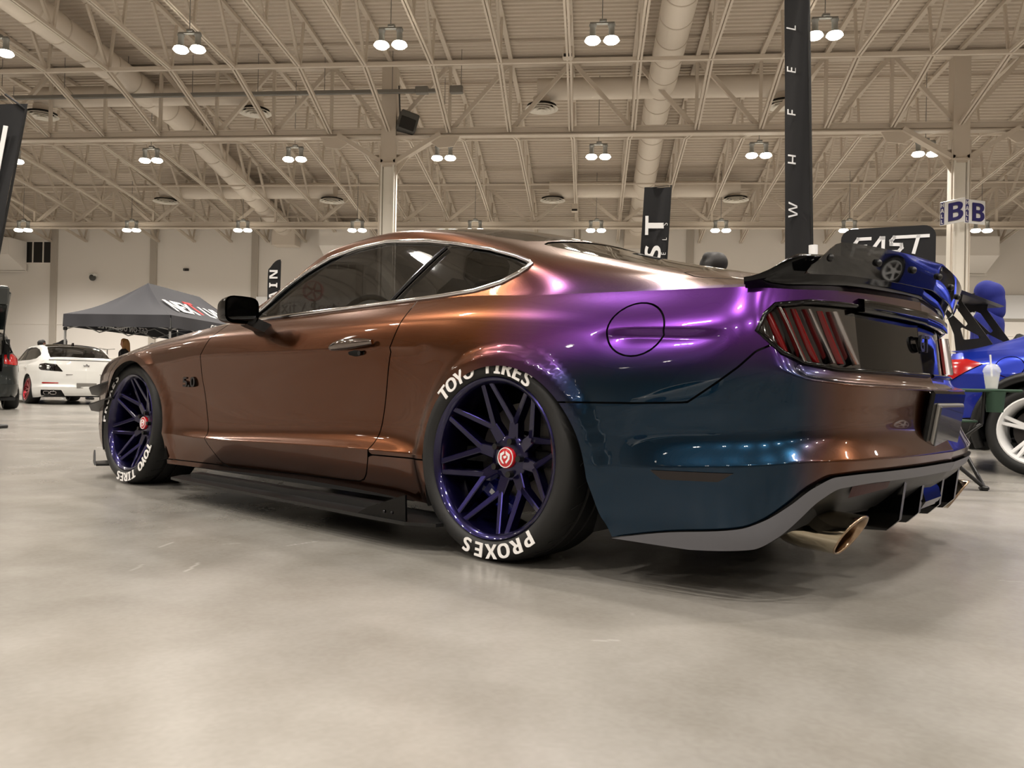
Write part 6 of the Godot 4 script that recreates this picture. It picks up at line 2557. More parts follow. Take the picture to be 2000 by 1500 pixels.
func build_banners() -> void:
	var m: MB
	# leaning feather banner at the left
	var t := thing("feather_banner", "black feather banner with thick white strokes leaning over the dark hatchback", "banner", Vector3(-6.55, 0, -5.0))
	var edge_pts := []
	for k in 15:
		var y := lerpf(3.62, 0.6, k / 14.0)
		edge_pts.append(Vector3(0.03 - (3.49 - y) * 0.175, y, 0))
	var pts := PackedVector3Array()
	for p in edge_pts:
		for j in 9:
			var u := j / 8.0
			pts.append(p + Vector3(-0.85 * u, 0.02 * u - 0.14 * u * u if p.y > 3.4 else 0.0, 0.02 * sin(u * 6.0 + p.y * 3.0)))
	m = MB.new()
	m.grid(pts, 15, 9, Vector3(0, 0, 1))
	part(t, "cloth", m, mats.cloth_black)
	m = MB.new()
	m.tube([Vector3(-0.47, 0.05, 0), Vector3(-0.47, 0.62, 0), Vector3(0.03 - (3.49 - 1.2) * 0.175, 1.2, 0), Vector3(0.05, 3.55, 0), Vector3(-0.2, 3.72, 0)], 0.014, 8)
	part(t, "pole", m, mats.satin_black)
	base_plate(t, Vector3(-0.47, 0, 0))
	for s in [[-0.16, 3.36, -0.52, 1.3, 0.055], [-0.30, 3.34, -0.38, 2.98, 0.13], [-0.40, 2.9, -0.50, 2.45, 0.13], [-0.44, 3.3, -0.52, 2.9, 0.1]]:
		m = MB.new()
		m.bar(Vector3(s[0], s[1], 0.035), Vector3(s[2], s[3], 0.035), s[4], 0.006, Vector3(0, 0, 1))
		part(t, "white_stroke", m, mats.ink_white)
	# banner with big white T and S beside the round duct
	t = thing("upright_banner", "short black upright banner with big white sideways T and S", "banner", Vector3(0.83, 0, -10.0))
	edge_pts = []
	for k in 17:
		var y := lerpf(3.9, 0.45, k / 16.0)
		edge_pts.append(Vector3(0.21 - (3.9 - y) * 0.045, y, 0))
	part(t, "cloth", flag_cloth(edge_pts, 0.43, 0.022), mats.cloth_black)
	m = MB.new()
	m.tube([Vector3(0.05, 0.03, -0.03), Vector3(0.215, 3.94, -0.01), Vector3(-0.22, 3.88, -0.01)], 0.013, 8)
	part(t, "pole", m, mats.satin_black)
	base_plate(t, Vector3(0.05, 0, -0.03))
	var side_up := Basis(Vector3(0, 0, 1), PI / 2)
	for e in [["T", 3.27, 0.30], ["S", 2.83, 0.26], ["A", 2.42, 0.26], ["F", 2.02, 0.26]]:
		put_letters(t, "letter", e[0], e[2], Transform3D(side_up, Vector3(-0.02 - (3.9 - e[1]) * 0.045, e[1], 0.035)), mats.ink_white, 0.004, true, 1.45)
	for e in [["S", 3.29], ["L", 3.05], ["E", 2.81], ["E", 2.57], ["H", 2.33], ["W", 2.09]]:
		put_letters(t, "small_letter", e[0], 0.07, Transform3D(side_up, Vector3(0.155 - (3.9 - e[1]) * 0.045, e[1], 0.035)), mats.ink_white, 0.004, false, 1.0)
	# tall narrow banner spelling a word upwards
	t = thing("tall_banner", "very tall narrow black banner with thin white letters W H E E L", "banner", Vector3(2.08, 0, -6.0))
	edge_pts = []
	for k in 25:
		var y := lerpf(5.4, 0.5, k / 24.0)
		edge_pts.append(Vector3(0.155 - (y - 2.16) * 0.028, y, 0))
	pts = PackedVector3Array()
	for p in edge_pts:
		var wdt := lerpf(0.20, 0.235, clampf((4.2 - p.y) / 2.0, 0.0, 1.0))
		for j in 9:
			var u := j / 8.0
			pts.append(p + Vector3(-wdt * u, 0, -0.25 * u + 0.03 * sin(u * 5.0 + p.y * 1.4)))
	m = MB.new()
	m.grid(pts, 25, 9, Vector3(0.3, 0, 1))
	part(t, "cloth", m, mats.cloth_black)
	m = MB.new()
	m.tube([Vector3(0.2, 0.03, 0), Vector3(0.17, 2.0, 0), Vector3(0.065, 5.5, 0)], 0.016, 8)
	part(t, "pole", m, mats.satin_black)
	m = MB.new()
	m.tube([Vector3(0.178, 2.1, 0.0), Vector3(0.176, 2.24, 0.0)], 0.05, 12)
	part(t, "collar", m, mats.sign_white)
	base_plate(t, Vector3(0.2, 0, 0))
	for e in [["W", 2.66, 0.115], ["H", 3.24, 0.11], ["E", 3.78, 0.09], ["E", 4.27, 0.085], ["L", 4.76, 0.08]]:
		var x: float = 0.155 - (e[1] - 2.16) * 0.028 - 0.165
		put_letters(t, "letter", e[0], 0.13, Transform3D(Basis(Vector3.UP, 0.45) * side_up, Vector3(x, e[1], -0.105)), mats.ink_white, 0.006, false, e[2] / 0.1)
	# sign board of the wheel stand
	t = thing("sign_board", "black rounded board reading FAST above the spoiler", "sign", Vector3(3.06, 1.98, -6.0), -0.32)
	var poly := PackedVector2Array()
	for c in [[0.48, 0.46, 0], [-0.48, 0.46, 1], [-0.48, -0.46, 2], [0.48, -0.46, 3]]:
		for k in 7:
			var a: float = (c[2] + k / 6.0) * PI / 2
			poly.append(Vector2(c[0] - signf(c[0]) * 0.12 + 0.12 * cos(a), c[1] - signf(c[1]) * 0.12 + 0.12 * sin(a)))
	m = MB.new()
	m.prism(poly, 0.05, Transform3D(Basis.IDENTITY, Vector3(0, 0, -0.025)))
	part(t, "board", m, mats.cloth_black)
	fast_logo(t)
	for k in 6:
		put_letters(t, "small_letter", "WHEELS"[k], 0.05, Transform3D(Basis.IDENTITY, Vector3(-0.28 + 0.115 * k, 0.075, 0.028)), mats.ink_white, 0.004, false)
	m = MB.new()
	m.tube([Vector3(0, -0.45, 0), Vector3(0, -1.95, 0)], 0.03, 10)
	part(t, "post", m, mats.satin_black)
	m = MB.new()
	m.cbox(Vector3(0, -1.96, 0), Vector3(0.6, 0.04, 0.5), 0.01)
	part(t, "foot", m, mats.satin_black)
	# small feather flag far away and a smaller one behind the sedan
	for f in [[Vector3(-10.75, 0, -22.6), 4.75, 0.42, "small far black feather flag with white print above coupe mirror", "NIA"], [Vector3(-20.3, 0, -25.5), 2.15, 0.55, "tiny black feather flag with white badge behind the white sedan", "N"]]:
		t = thing("feather_flag", f[3], "flag", f[0])
		var prof := []
		for k in 13:
			var u := k / 12.0
			prof.append(Vector3(f[2] * 0.5 - 0.06 * u, lerpf(f[1], f[1] * 0.35, u) - (0.0 if k else 0.05), 0))
		pts = PackedVector3Array()
		for k in 13:
			for j in 7:
				var u := j / 6.0
				var drop := 0.35 * u * u if k == 0 else (0.12 * u * u if k == 1 else 0.0)
				pts.append(prof[k] + Vector3(-f[2] * u, -drop, 0.02 * sin(u * 5.0 + k)))
		m = MB.new()
		m.grid(pts, 13, 7, Vector3(0, 0, 1))
		part(t, "cloth", m, mats.cloth_black)
		m = MB.new()
		m.tube([Vector3(f[2] * 0.5 - 0.06, 0.03, 0), Vector3(f[2] * 0.5, f[1] - 0.1, 0)], 0.015, 8)
		part(t, "pole", m, mats.satin_black)
		base_plate(t, Vector3(f[2] * 0.5 - 0.06, 0, 0))
		for k in f[4].length():
			put_letters(t, "letter", f[4][k], 0.28, Transform3D(side_up, Vector3(-0.02, f[1] - 0.55 - 0.36 * k, 0.035)), mats.ink_white, 0.006, true, 1.2)
	# way-out boards on the end wall
	for b in [[-14.2, 4.55, "white board lettered Exit / Sortie on end wall behind the tents", "Exit / Sortie", 7.2], [18.6, 4.95, "white board lettered Exit beyond the blue sports car", "Exit", 5.0]]:
		t = thing("exit_board", b[2], "sign", Vector3(b[0], b[1], WALL_Z + 0.14))
		m = MB.new()
		m.cbox(Vector3(0, 0, 0.05), Vector3(b[4], 1.15, 0.1), 0.02)
		part(t, "board", m, mats.sign_white)
		put_letters(t, "lettering", b[3], 0.58, Transform3D(Basis.IDENTITY, Vector3(-0.6 if b[4] > 6.0 else -0.5, 0.0, 0.11)), mats.ink_black, 0.02, false)


func fast_logo(t: Node3D) -> void:
	# slanted letters of straight strokes
	var sl := 0.30
	var glyph := {
		"F": [[0.0, 0.0, 0.0, 0.62], [0.0, 0.62, 0.12, 0.88], [0.12, 0.88, 0.86, 0.88], [0.06, 0.46, 0.72, 0.46]],
		"A": [[0.0, 0.0, 0.46, 0.88], [0.46, 0.88, 0.62, 0.88], [0.62, 0.88, 0.86, 0.0], [0.3, 0.1, 0.62, 0.1]],
		"S": [[0.9, 0.88, 0.2, 0.88], [0.2, 0.88, 0.08, 0.7], [0.08, 0.7, 0.14, 0.5], [0.14, 0.5, 0.76, 0.46], [0.76, 0.46, 0.84, 0.28], [0.84, 0.28, 0.7, 0.08], [0.7, 0.08, 0.0, 0.08]],
		"T": [[0.0, 0.88, 1.15, 0.88], [0.58, 0.88, 0.58, 0.0]]}
	var x := -0.365
	var h := 0.20
	for ch in ["F", "A", "S", "T"]:
		var m := MB.new()
		for s in glyph[ch]:
			var a := Vector3(x + (s[0] + s[1] * sl) * 0.165, 0.165 + s[1] * h, 0.03)
			var b := Vector3(x + (s[2] + s[3] * sl) * 0.165, 0.165 + s[3] * h, 0.03)
			var d := (b - a).normalized() * 0.016
			m.bar(a - d, b + d, 0.036, 0.006, Vector3(0, 0, 1))
		part(t, "logo_letter", m, mats.ink_white)
		x += 0.178


# ---------------------------------------------------------------- people

func field_mesh(caps: Array, cell: float, k: float) -> MB:
	# smooth union of tapered capsules, meshed as surface nets
	var lo := Vector3(INF, INF, INF)
	var hi := -lo
	for c in caps:
		var r := maxf(c[2], c[3]) + cell * 2.0
		lo = lo.min(c[0] - Vector3.ONE * r).min(c[1] - Vector3.ONE * r)
		hi = hi.max(c[0] + Vector3.ONE * r).max(c[1] + Vector3.ONE * r)
	var n := Vector3i(((hi - lo) / cell).ceil()) + Vector3i.ONE
	var f := PackedFloat32Array()
	f.resize(n.x * n.y * n.z)
	f.fill(1.0)
	for c in caps:
		var a: Vector3 = c[0]
		var b: Vector3 = c[1]
		var ra: float = c[2]
		var rb: float = c[3]
		var r := maxf(ra, rb) + k + cell * 2.0
		var l0 := Vector3i((a.min(b) - Vector3.ONE * r - lo) / cell).clamp(Vector3i.ZERO, n - Vector3i.ONE)
		var l1 := Vector3i((a.max(b) + Vector3.ONE * r - lo) / cell).clamp(Vector3i.ZERO, n - Vector3i.ONE)
		var ab := b - a
		var ll := maxf(ab.length_squared(), 1e-9)
		for x in range(l0.x, l1.x + 1):
			for y in range(l0.y, l1.y + 1):
				var at := (x * n.y + y) * n.z
				for z in range(l0.z, l1.z + 1):
					var p := lo + Vector3(x, y, z) * cell - a
					var t := clampf(p.dot(ab) / ll, 0.0, 1.0)
					var d := (p - ab * t).length() - lerpf(ra, rb, t)
					var old := f[at + z]
					var h := maxf(k - absf(old - d), 0.0) / k
					f[at + z] = minf(old, d) - h * h * k * 0.25
	var id := PackedInt32Array()
	id.resize(n.x * n.y * n.z)
	id.fill(-1)
	var m := MB.new()
	var pts := PackedVector3Array()
	var corner := [0, n.y * n.z, n.z, n.y * n.z + n.z, 1, n.y * n.z + 1, n.z + 1, n.y * n.z + n.z + 1]
	var offs := [Vector3(0, 0, 0), Vector3(1, 0, 0), Vector3(0, 1, 0), Vector3(1, 1, 0), Vector3(0, 0, 1), Vector3(1, 0, 1), Vector3(0, 1, 1), Vector3(1, 1, 1)]
	var edges := [[0, 1], [2, 3], [4, 5], [6, 7], [0, 2], [1, 3], [4, 6], [5, 7], [0, 4], [1, 5], [2, 6], [3, 7]]
	for x in n.x - 1:
		for y in n.y - 1:
			for z in n.z - 1:
				var at := (x * n.y + y) * n.z + z
				var s := 0
				for q in 8:
					if f[at + corner[q]] < 0.0:
						s += 1
				if s == 0 or s == 8:
					continue
				var sum := Vector3.ZERO
				var cnt := 0
				for e in edges:
					var fa := f[at + corner[e[0]]]
					var fb := f[at + corner[e[1]]]
					if (fa < 0.0) != (fb < 0.0):
						sum += offs[e[0]].lerp(offs[e[1]], fa / (fa - fb))
						cnt += 1
				id[at] = pts.size()
				pts.append(lo + (Vector3(x, y, z) + sum / cnt) * cell)
	var quads := []
	var acc := PackedVector3Array()
	acc.resize(pts.size())
	var st := [n.y * n.z, n.z, 1]
	for x in range(1, n.x - 1):
		for y in range(1, n.y - 1):
			for z in range(1, n.z - 1):
				var at := (x * n.y + y) * n.z + z
				for ax in 3:
					if (f[at] < 0.0) == (f[at + st[ax]] < 0.0):
						continue
					var u: int = st[(ax + 1) % 3]
					var w: int = st[(ax + 2) % 3]
					var q := [id[at - u - w], id[at - w], id[at], id[at - u]]
					if q.min() < 0:
						continue
					if f[at] >= 0.0:
						q.reverse()
					var g := (pts[q[2]] - pts[q[0]]).cross(pts[q[3]] - pts[q[1]])
					for i in q:
						acc[i] += g
					quads.append(q)
	for i in pts.size():
		m.vert(pts[i], acc[i].normalized())
	for q in quads:
		m.tri(q[0], q[1], q[2])
		m.tri(q[0], q[2], q[3])
	return m


func person_meshes() -> Dictionary:
	# standing figure, 1.74 m, facing +z; arms hang a little bent
	if mesh_cache.has("people"):
		return mesh_cache["people"]
	var out := {}
	var V := func(x, y, z): return Vector3(x, y, z)
	var body := [[V.call(0, 0.96, 0), V.call(0, 1.12, 0.0), 0.12, 0.115], [V.call(0, 1.12, 0), V.call(0, 1.34, 0.0), 0.115, 0.125], [V.call(-0.1, 1.38, 0), V.call(0.1, 1.38, 0), 0.075, 0.075], [V.call(0, 1.36, 0), V.call(0, 1.52, 0.012), 0.06, 0.052]]
	var jacket := [[V.call(0, 0.90, 0), V.call(0, 1.12, 0.0), 0.165, 0.155], [V.call(0, 1.12, 0), V.call(0, 1.33, 0.0), 0.155, 0.16], [V.call(-0.13, 1.385, 0), V.call(0.13, 1.385, 0), 0.085, 0.085], [V.call(0, 1.38, -0.01), V.call(0, 1.47, -0.01), 0.085, 0.07]]
	var legs := [[V.call(0, 0.95, 0), V.call(0, 0.88, 0), 0.15, 0.14]]
	var shoes := []
	for s in [-1, 1]:
		body.append_array([[V.call(0.17 * s, 1.39, 0), V.call(0.225 * s, 1.12, -0.015), 0.052, 0.042], [V.call(0.225 * s, 1.12, -0.015), V.call(0.23 * s, 0.88, 0.05), 0.042, 0.03], [V.call(0.09 * s, 0.93, 0), V.call(0.1 * s, 0.5, 0.015), 0.088, 0.06], [V.call(0.1 * s, 0.5, 0.015), V.call(0.105 * s, 0.1, -0.02), 0.058, 0.04]])
		# palm, four fingers of unequal length, thumb
		var wr: Vector3 = V.call(0.23 * s, 0.87, 0.055)
		body.append([wr, wr + V.call(0, -0.075, 0.015), 0.03, 0.034])
		for fi in 4:
			var z0 := 0.042 - 0.022 * fi
			var ln: float = [0.062, 0.072, 0.066, 0.05][fi]
			var k0: Vector3 = wr + V.call(0, -0.09, 0.015 + z0 - 0.01)
			body.append([k0, k0 + V.call(-0.012 * s, -ln * 0.6, 0.008), 0.0095, 0.009])
			body.append([k0 + V.call(-0.012 * s, -ln * 0.6, 0.008), k0 + V.call(-0.03 * s, -ln, 0.012), 0.009, 0.008])
		body.append([wr + V.call(-0.005 * s, -0.03, 0.04), wr + V.call(-0.025 * s, -0.085, 0.075), 0.012, 0.009])
		jacket.append_array([[V.call(0.175 * s, 1.39, 0), V.call(0.235 * s, 1.12, -0.015), 0.075, 0.064], [V.call(0.235 * s, 1.12, -0.015), V.call(0.235 * s, 0.90, 0.045), 0.062, 0.05]])
		legs.append_array([[V.call(0.085 * s, 0.9, 0), V.call(0.1 * s, 0.5, 0.015), 0.11, 0.082], [V.call(0.1 * s, 0.5, 0.015), V.call(0.105 * s, 0.1, -0.02), 0.08, 0.066]])
		shoes.append_array([[V.call(0.105 * s, 0.05, -0.05), V.call(0.112 * s, 0.042, 0.15), 0.048, 0.04]])
	# head with nose, brow, chin, ears
	body.append_array([[V.call(0, 1.645, -0.01), V.call(0, 1.66, 0.012), 0.092, 0.088], [V.call(0, 1.575, 0.03), V.call(0, 1.59, 0.045), 0.055, 0.05], [V.call(0, 1.545, 0.055), V.call(0, 1.55, 0.062), 0.03, 0.028], [V.call(0, 1.632, 0.095), V.call(0, 1.6, 0.112), 0.011, 0.014], [V.call(-0.03, 1.655, 0.083), V.call(0.03, 1.655, 0.083), 0.016, 0.016], [V.call(-0.092, 1.635, 0.0), V.call(-0.094, 1.605, 0.005), 0.014, 0.011], [V.call(0.092, 1.635, 0.0), V.call(0.094, 1.605, 0.005), 0.014, 0.011]])
	out.body = field_mesh(body, 0.014, 0.02).mesh()
	out.jacket = field_mesh(jacket, 0.02, 0.04).mesh()
	out.legs = field_mesh(legs, 0.02, 0.03).mesh()
	out.shoes = field_mesh(shoes, 0.018, 0.02).mesh()
	out.short_hair = field_mesh([[V.call(0, 1.675, -0.03), V.call(0, 1.70, 0.02), 0.093, 0.082], [V.call(0, 1.62, -0.055), V.call(0, 1.67, -0.05), 0.07, 0.08], [V.call(-0.06, 1.65, -0.02), V.call(-0.07, 1.6, -0.01), 0.04, 0.025], [V.call(0.06, 1.65, -0.02), V.call(0.07, 1.6, -0.01), 0.04, 0.025]], 0.012, 0.02).mesh()
	out.long_hair = field_mesh([[V.call(0, 1.68, -0.03), V.call(0, 1.705, 0.02), 0.094, 0.08], [V.call(0, 1.62, -0.06), V.call(0, 1.36, -0.09), 0.085, 0.07], [V.call(-0.075, 1.66, -0.01), V.call(-0.1, 1.36, 0.02), 0.04, 0.035], [V.call(0.075, 1.66, -0.01), V.call(0.1, 1.36, 0.02), 0.04, 0.035]], 0.013, 0.025).mesh()
	out.tousled = field_mesh([[V.call(0, 1.69, -0.04), V.call(0, 1.70, 0.03), 0.105, 0.095], [V.call(0.04, 1.76, 0.02), V.call(-0.06, 1.75, -0.02), 0.04, 0.05], [V.call(-0.07, 1.68, 0.02), V.call(-0.1, 1.61, 0.03), 0.05, 0.03], [V.call(0.07, 1.68, -0.02), V.call(0.1, 1.58, -0.02), 0.05, 0.03], [V.call(0, 1.62, -0.07), V.call(0, 1.55, -0.08), 0.08, 0.055]], 0.012, 0.02).mesh()
	out.hood = field_mesh([[V.call(0, 1.66, -0.035), V.call(0, 1.69, 0.015), 0.125, 0.118], [V.call(0, 1.56, -0.07), V.call(0, 1.47, -0.07), 0.1, 0.1], [V.call(0, 1.52, 0.02), V.call(0, 1.46, 0.03), 0.075, 0.085]], 0.014, 0.03).mesh()
	var cap := MB.new()
	cap.ball(Vector3(0, 1.70, 0.0), Vector3(0.102, 0.085, 0.115), 18, 10)
	cap.cbox(Vector3(0, 1.685, 0.155), Vector3(0.13, 0.012, 0.11), 0.005, Basis(Vector3.RIGHT, 0.2))
	out.cap = cap.mesh()
	var eyes := MB.new()
	for s in [-1, 1]:
		eyes.ball(Vector3(0.033 * s, 1.636, 0.094), Vector3(0.013, 0.008, 0.008), 8, 6)
	eyes.cbox(Vector3(0, 1.575, 0.096), Vector3(0.042, 0.008, 0.012), 0.003)
	out.face = eyes.mesh()
	mesh_cache["people"] = out
	return out


func person(label: String, at: Vector3, turn: float, height: float, skin: Material, coat: Material, trousers: Material, hair: String, hair_mat: Material, lean := 0.0) -> Node3D:
	var p := person_meshes()
	var t := thing("person", label, "person", at, turn)
	var k := height / 1.745
	t.scale = Vector3(k, k, k)
	if lean != 0.0:
		t.rotation.x = lean
	part(t, "body", p.body, skin)
	part(t, "face_features", p.face, mats.hair_dark)
	part(t, "jacket", p.jacket, coat)
	part(t, "trousers", p.legs, trousers)
	part(t, "shoes", p.shoes, mats.satin_black)
	part(t, "hair" if hair != "hood" and hair != "cap" else hair, p[hair], hair_mat)
	return t


func build_people() -> void:
	var h := person("person in a blue hooded top turned away beside the blue sports car", Vector3(4.02, 0, -5.75), -2.3, 1.76, mats.skin, mats.hoodie_blue, mats.denim, "hood", mats.hoodie_blue)
	var b := MB.new()
	b.cbox(Vector3(0, 1.655, 0.16), Vector3(0.15, 0.014, 0.12), 0.005, Basis(Vector3.RIGHT, 0.25))
	part(h, "cap_peak", b, mats.hair_dark)
	person("person with tousled dark hair standing behind the coupe rear window", Vector3(0.88, 0, -4.05), 0.6, 1.77, mats.skin, mats.cloth_black, mats.denim, "tousled", mats.hair_dark)
	person("person in a black jacket turned away beyond the white sedan bonnet", Vector3(-17.5, 0, -20.6), 2.6, 1.78, mats.skin_dark, mats.cloth_black, mats.denim, "short_hair", mats.hair_dark)
	person("person with long blond hair in a dark padded coat under the tent", Vector3(-14.2, 0, -19.7), -1.25, 1.80, mats.skin, mats.cloth_black, mats.denim, "long_hair", mats.hair_blond)
	person("person wearing a blue cap behind the white sedan rear window", Vector3(-14.6, 0, -18.6), 2.2, 1.42, mats.skin, mats.cloth_black, mats.denim, "cap", mats.cap_blue)
	person("person with shaved dark head at the far end of the big tent", Vector3(-16.1, 0, -24.6), 0.3, 1.92, mats.skin_dark, mats.cloth_black, mats.denim, "short_hair", mats.hair_dark)
	crouching_person("person in a pale pink shirt crouched behind the blue sports car", Vector3(3.0, 0, -5.3), 2.2)


func crouching_person(label: String, at: Vector3, turn: float) -> void:
	# squatting with a rounded back, arms round the knees, facing +z
	var t := thing("person", label, "person", at, turn)
	var hip := Vector3(0, 0.42, -0.18)
	var chest := Vector3(0, 0.86, 0.02)
	var neck := Vector3(0, 1.03, 0.12)
	var head := Vector3(0, 1.15, 0.2)
	var body := [[hip, chest, 0.12, 0.125], [chest, neck, 0.1, 0.055], [neck, head, 0.055, 0.06], [head + Vector3(0, 0.03, -0.02), head + Vector3(0, 0.04, 0.01), 0.092, 0.088], [head + Vector3(0, -0.05, 0.03), head + Vector3(0, -0.04, 0.05), 0.055, 0.05], [head + Vector3(0, 0.015, 0.095), head + Vector3(0, -0.015, 0.11), 0.011, 0.014]]
	var shirt := [[hip + Vector3(0, 0.02, 0), chest, 0.16, 0.165], [chest + Vector3(0, 0.02, 0), neck + Vector3(0, -0.03, -0.01), 0.15, 0.085]]
	var legs := [[hip + Vector3(-0.06, 0, 0), hip + Vector3(0.06, 0, 0), 0.14, 0.14]]
	var shoes := []
	for s in [-1, 1]:
		var sh := chest + Vector3(0.17 * s, 0.06, 0.02)
		var el := Vector3(0.27 * s, 0.68, 0.2)
		var wr := Vector3(0.12 * s, 0.6, 0.42)
		var kn := Vector3(0.17 * s, 0.55, 0.3)
		var an := Vector3(0.15 * s, 0.1, 0.02)
		body.append_array([[sh, el, 0.05, 0.042], [el, wr, 0.042, 0.03], [hip + Vector3(0.09 * s, 0, 0), kn, 0.085, 0.06], [kn, an, 0.058, 0.042], [wr, wr + Vector3(-0.05 * s, -0.02, 0.04), 0.03, 0.032]])
		for f in 4:
			var k0 := wr + Vector3(-0.07 * s, 0.02 - 0.02 * f, 0.06)
			var k1 := k0 + Vector3(-0.035 * s, -0.005, 0.01 - 0.003 * f)
			body.append([k0, k1, 0.0095, 0.009])
			body.append([k1, k1 + Vector3(-0.012 * s, -0.005, -0.024), 0.009, 0.008])
		body.append([wr + Vector3(-0.02 * s, 0.03, 0.03), wr + Vector3(-0.05 * s, 0.05, 0.07), 0.012, 0.009])
		shirt.append_array([[sh, el, 0.078, 0.066], [el, el.lerp(wr, 0.55), 0.064, 0.055]])
		legs.append_array([[hip + Vector3(0.09 * s, 0, 0), kn, 0.11, 0.085], [kn, an, 0.082, 0.066]])
		shoes.append([an + Vector3(0, -0.05, -0.03), an + Vector3(0.01 * s, -0.058, 0.17), 0.048, 0.04])
	part(t, "body", field_mesh(body, 0.014, 0.02), mats.skin)
	part(t, "shirt", field_mesh(shirt, 0.02, 0.04), mats.shirt_pink)
	part(t, "trousers", field_mesh(legs, 0.02, 0.03), mats.denim)
	part(t, "shoes", field_mesh(shoes, 0.018, 0.02), mats.satin_black)
	part(t, "hair", field_mesh([[head + Vector3(0, 0.06, -0.03), head + Vector3(0, 0.085, 0.01), 0.092, 0.08], [head + Vector3(0, 0.0, -0.06), head + Vector3(0, 0.05, -0.05), 0.065, 0.078]], 0.012, 0.02), mats.hair_dark)


# ---------------------------------------------------------------- small things

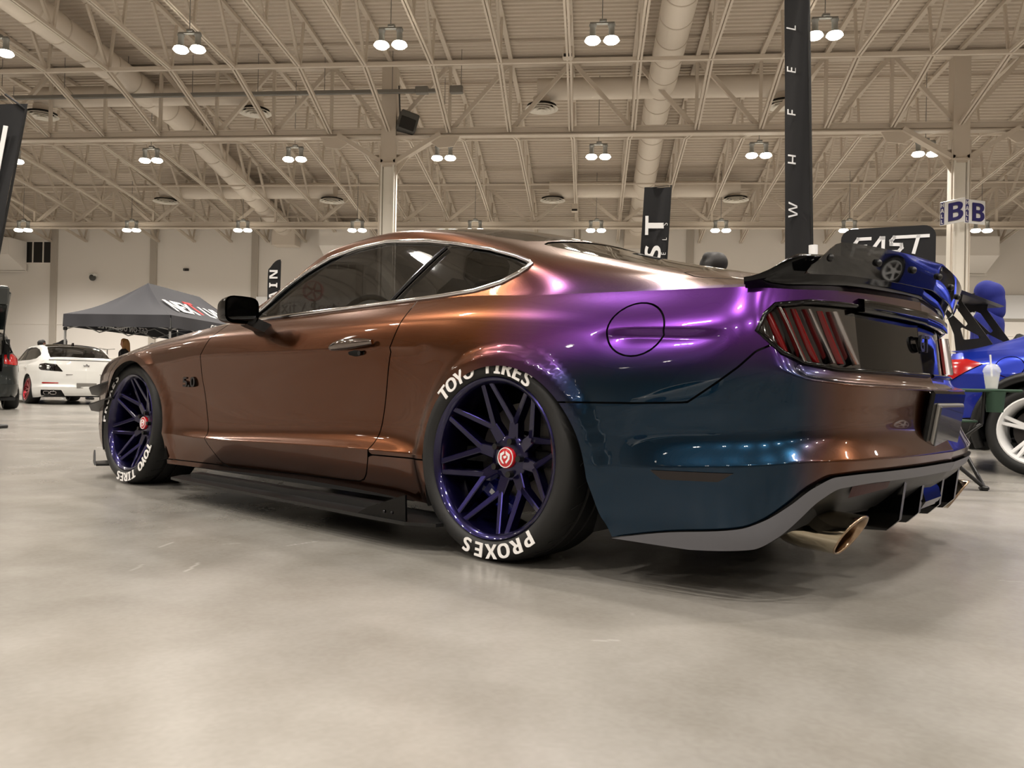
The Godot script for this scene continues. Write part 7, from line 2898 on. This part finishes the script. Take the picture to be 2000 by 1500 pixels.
func build_small_things() -> void:
	var m: MB
	# folding chair with a green cover
	var c := thing("camp_chair", "folding camp chair with green fabric and black legs behind the coupe tail", "chair", Vector3(1.9, 0, -2.0), PI / 2)
	for s in [-1, 1]:
		for e in [[Vector3(0.24 * s, 0.02, 0.26), Vector3(-0.2 * s, 0.42, 0.22)], [Vector3(0.24 * s, 0.02, -0.26), Vector3(-0.2 * s, 0.42, -0.22)], [Vector3(0.24 * s, 0.02, -0.26), Vector3(0.24 * s, 0.40, 0.24)], [Vector3(0.24 * s, 0.02, 0.26), Vector3(0.24 * s, 0.42, -0.22)], [Vector3(0.24 * s, 0.40, 0.24), Vector3(0.25 * s, 0.6, 0.25)], [Vector3(0.24 * s, 0.42, -0.22), Vector3(0.24 * s, 0.8, -0.30)]]:
			m = MB.new()
			m.tube([e[0], e[1]], 0.012, 8)
			part(c, "leg", m, mats.satin_black)
		for z in [0.26, -0.26]:
			m = MB.new()
			m.cbox(Vector3(0.24 * s, 0.015, z), Vector3(0.05, 0.03, 0.05), 0.01)
			part(c, "foot", m, mats.satin_black)
		m = MB.new()
		m.cbox(Vector3(0.25 * s, 0.605, 0.08), Vector3(0.09, 0.018, 0.74), 0.006)
		part(c, "arm_rest", m, mats.chair_green)
	m = MB.new()
	m.cbox(Vector3(0, 0.415, 0), Vector3(0.44, 0.015, 0.46), 0.005)
	part(c, "seat", m, mats.chair_green)
	m = MB.new()
	m.cbox(Vector3(0, 0.62, -0.27), Vector3(0.46, 0.34, 0.012), 0.005, Basis(Vector3.RIGHT, -0.18))
	part(c, "backrest", m, mats.chair_green)
	m = MB.new()
	m.lathe([Vector2(0.045, 0.0), Vector2(0.055, 0.1), Vector2(0.06, 0.125)], 18, Transform3D(Basis(Vector3.RIGHT, -PI / 2), Vector3(-0.25, 0.475, 0.31)))
	part(c, "cup_pocket", m, mats.chair_green)
	# clear plastic cup with dome lid and straw
	var u := thing("drink_cup", "clear plastic cup with dome lid and white straw on the chair arm", "cup", Vector3(2.19, 0.615, -1.75))
	m = MB.new()
	m.lathe([Vector2(0.001, 0.0), Vector2(0.032, 0.0), Vector2(0.045, 0.10)], 24, Transform3D(Basis(Vector3.RIGHT, -PI / 2), Vector3.ZERO))
	part(u, "cup", m, mats.cup_clear)
	m = MB.new()
	m.lathe([Vector2(0.049, 0.10), Vector2(0.049, 0.108), Vector2(0.044, 0.125), Vector2(0.03, 0.145), Vector2(0.008, 0.152)], 24, Transform3D(Basis(Vector3.RIGHT, -PI / 2), Vector3.ZERO))
	part(u, "dome_lid", m, mats.cup_clear)
	m = MB.new()
	m.lathe([Vector2(0.001, 0.004), Vector2(0.03, 0.004), Vector2(0.041, 0.075), Vector2(0.001, 0.075)], 24, Transform3D(Basis(Vector3.RIGHT, -PI / 2), Vector3.ZERO))
	part(u, "drink", m, mats.white_plastic)
	m = MB.new()
	m.tube([Vector3(0.005, 0.02, 0.0), Vector3(-0.015, 0.205, 0.01)], 0.005, 8)
	part(u, "straw", m, mats.sign_white)
	# bright red ring on a stand behind the windscreen pillar
	var r := thing("wheel_stand", "red painted wheel shown on a stand beyond the coupe roof", "wheel", Vector3(-7.6, 0, -17.5))
	m = MB.new()
	m.lathe([Vector2(0.24, -0.08), Vector2(0.27, -0.08), Vector2(0.28, 0.0), Vector2(0.27, 0.08), Vector2(0.24, 0.08), Vector2(0.235, 0.0), Vector2(0.24, -0.08)], 32, Transform3D(Basis.IDENTITY, Vector3(0, 3.05, 0)))
	part(r, "rim", m, mats.bright_red)
	for k in 5:
		m = MB.new()
		var a := TAU * k / 5
		_spoke(m, Vector3(cos(a) * 0.235, 3.05 + sin(a) * 0.235, 0.05), Vector3(cos(a) * 0.03, 3.05 + sin(a) * 0.03, 0.03), 0.04, 0.05, 0.03)
		part(r, "spoke", m, mats.bright_red)
	m = MB.new()
	m.tube([Vector3(0, 0.03, -0.1), Vector3(0, 2.85, -0.1)], 0.03, 10)
	m.cbox(Vector3(0, 2.8, -0.03), Vector3(0.1, 0.06, 0.2), 0.01)
	m.cbox(Vector3(0, 0.02, -0.1), Vector3(0.6, 0.04, 0.6), 0.01)
	part(r, "stand", m, mats.satin_black)
	# camera drone rack shape on a pole behind the sedan roof
	var d := thing("spinning_sign", "thin grey cross-arm on a pole behind the white sedan roof", "stand", Vector3(-18.4, 0, -25.5))
	m = MB.new()
	m.tube([Vector3(0, 0.03, 0), Vector3(0, 1.72, 0)], 0.02, 8)
	part(d, "pole", m, mats.conduit_grey)
	m = MB.new()
	m.cbox(Vector3(0.05, 1.74, 0), Vector3(0.5, 0.025, 0.06), 0.008, Basis(Vector3(0, 0, 1), 0.06))
	m.cbox(Vector3(-0.15, 1.76, 0), Vector3(0.35, 0.02, 0.05), 0.006, Basis(Vector3(0, 0, 1), -0.1))
	part(d, "arm", m, mats.conduit_grey)
	m = MB.new()
	m.cbox(Vector3(0, 0.02, 0), Vector3(0.5, 0.04, 0.5), 0.01)
	part(d, "base", m, mats.conduit_grey)
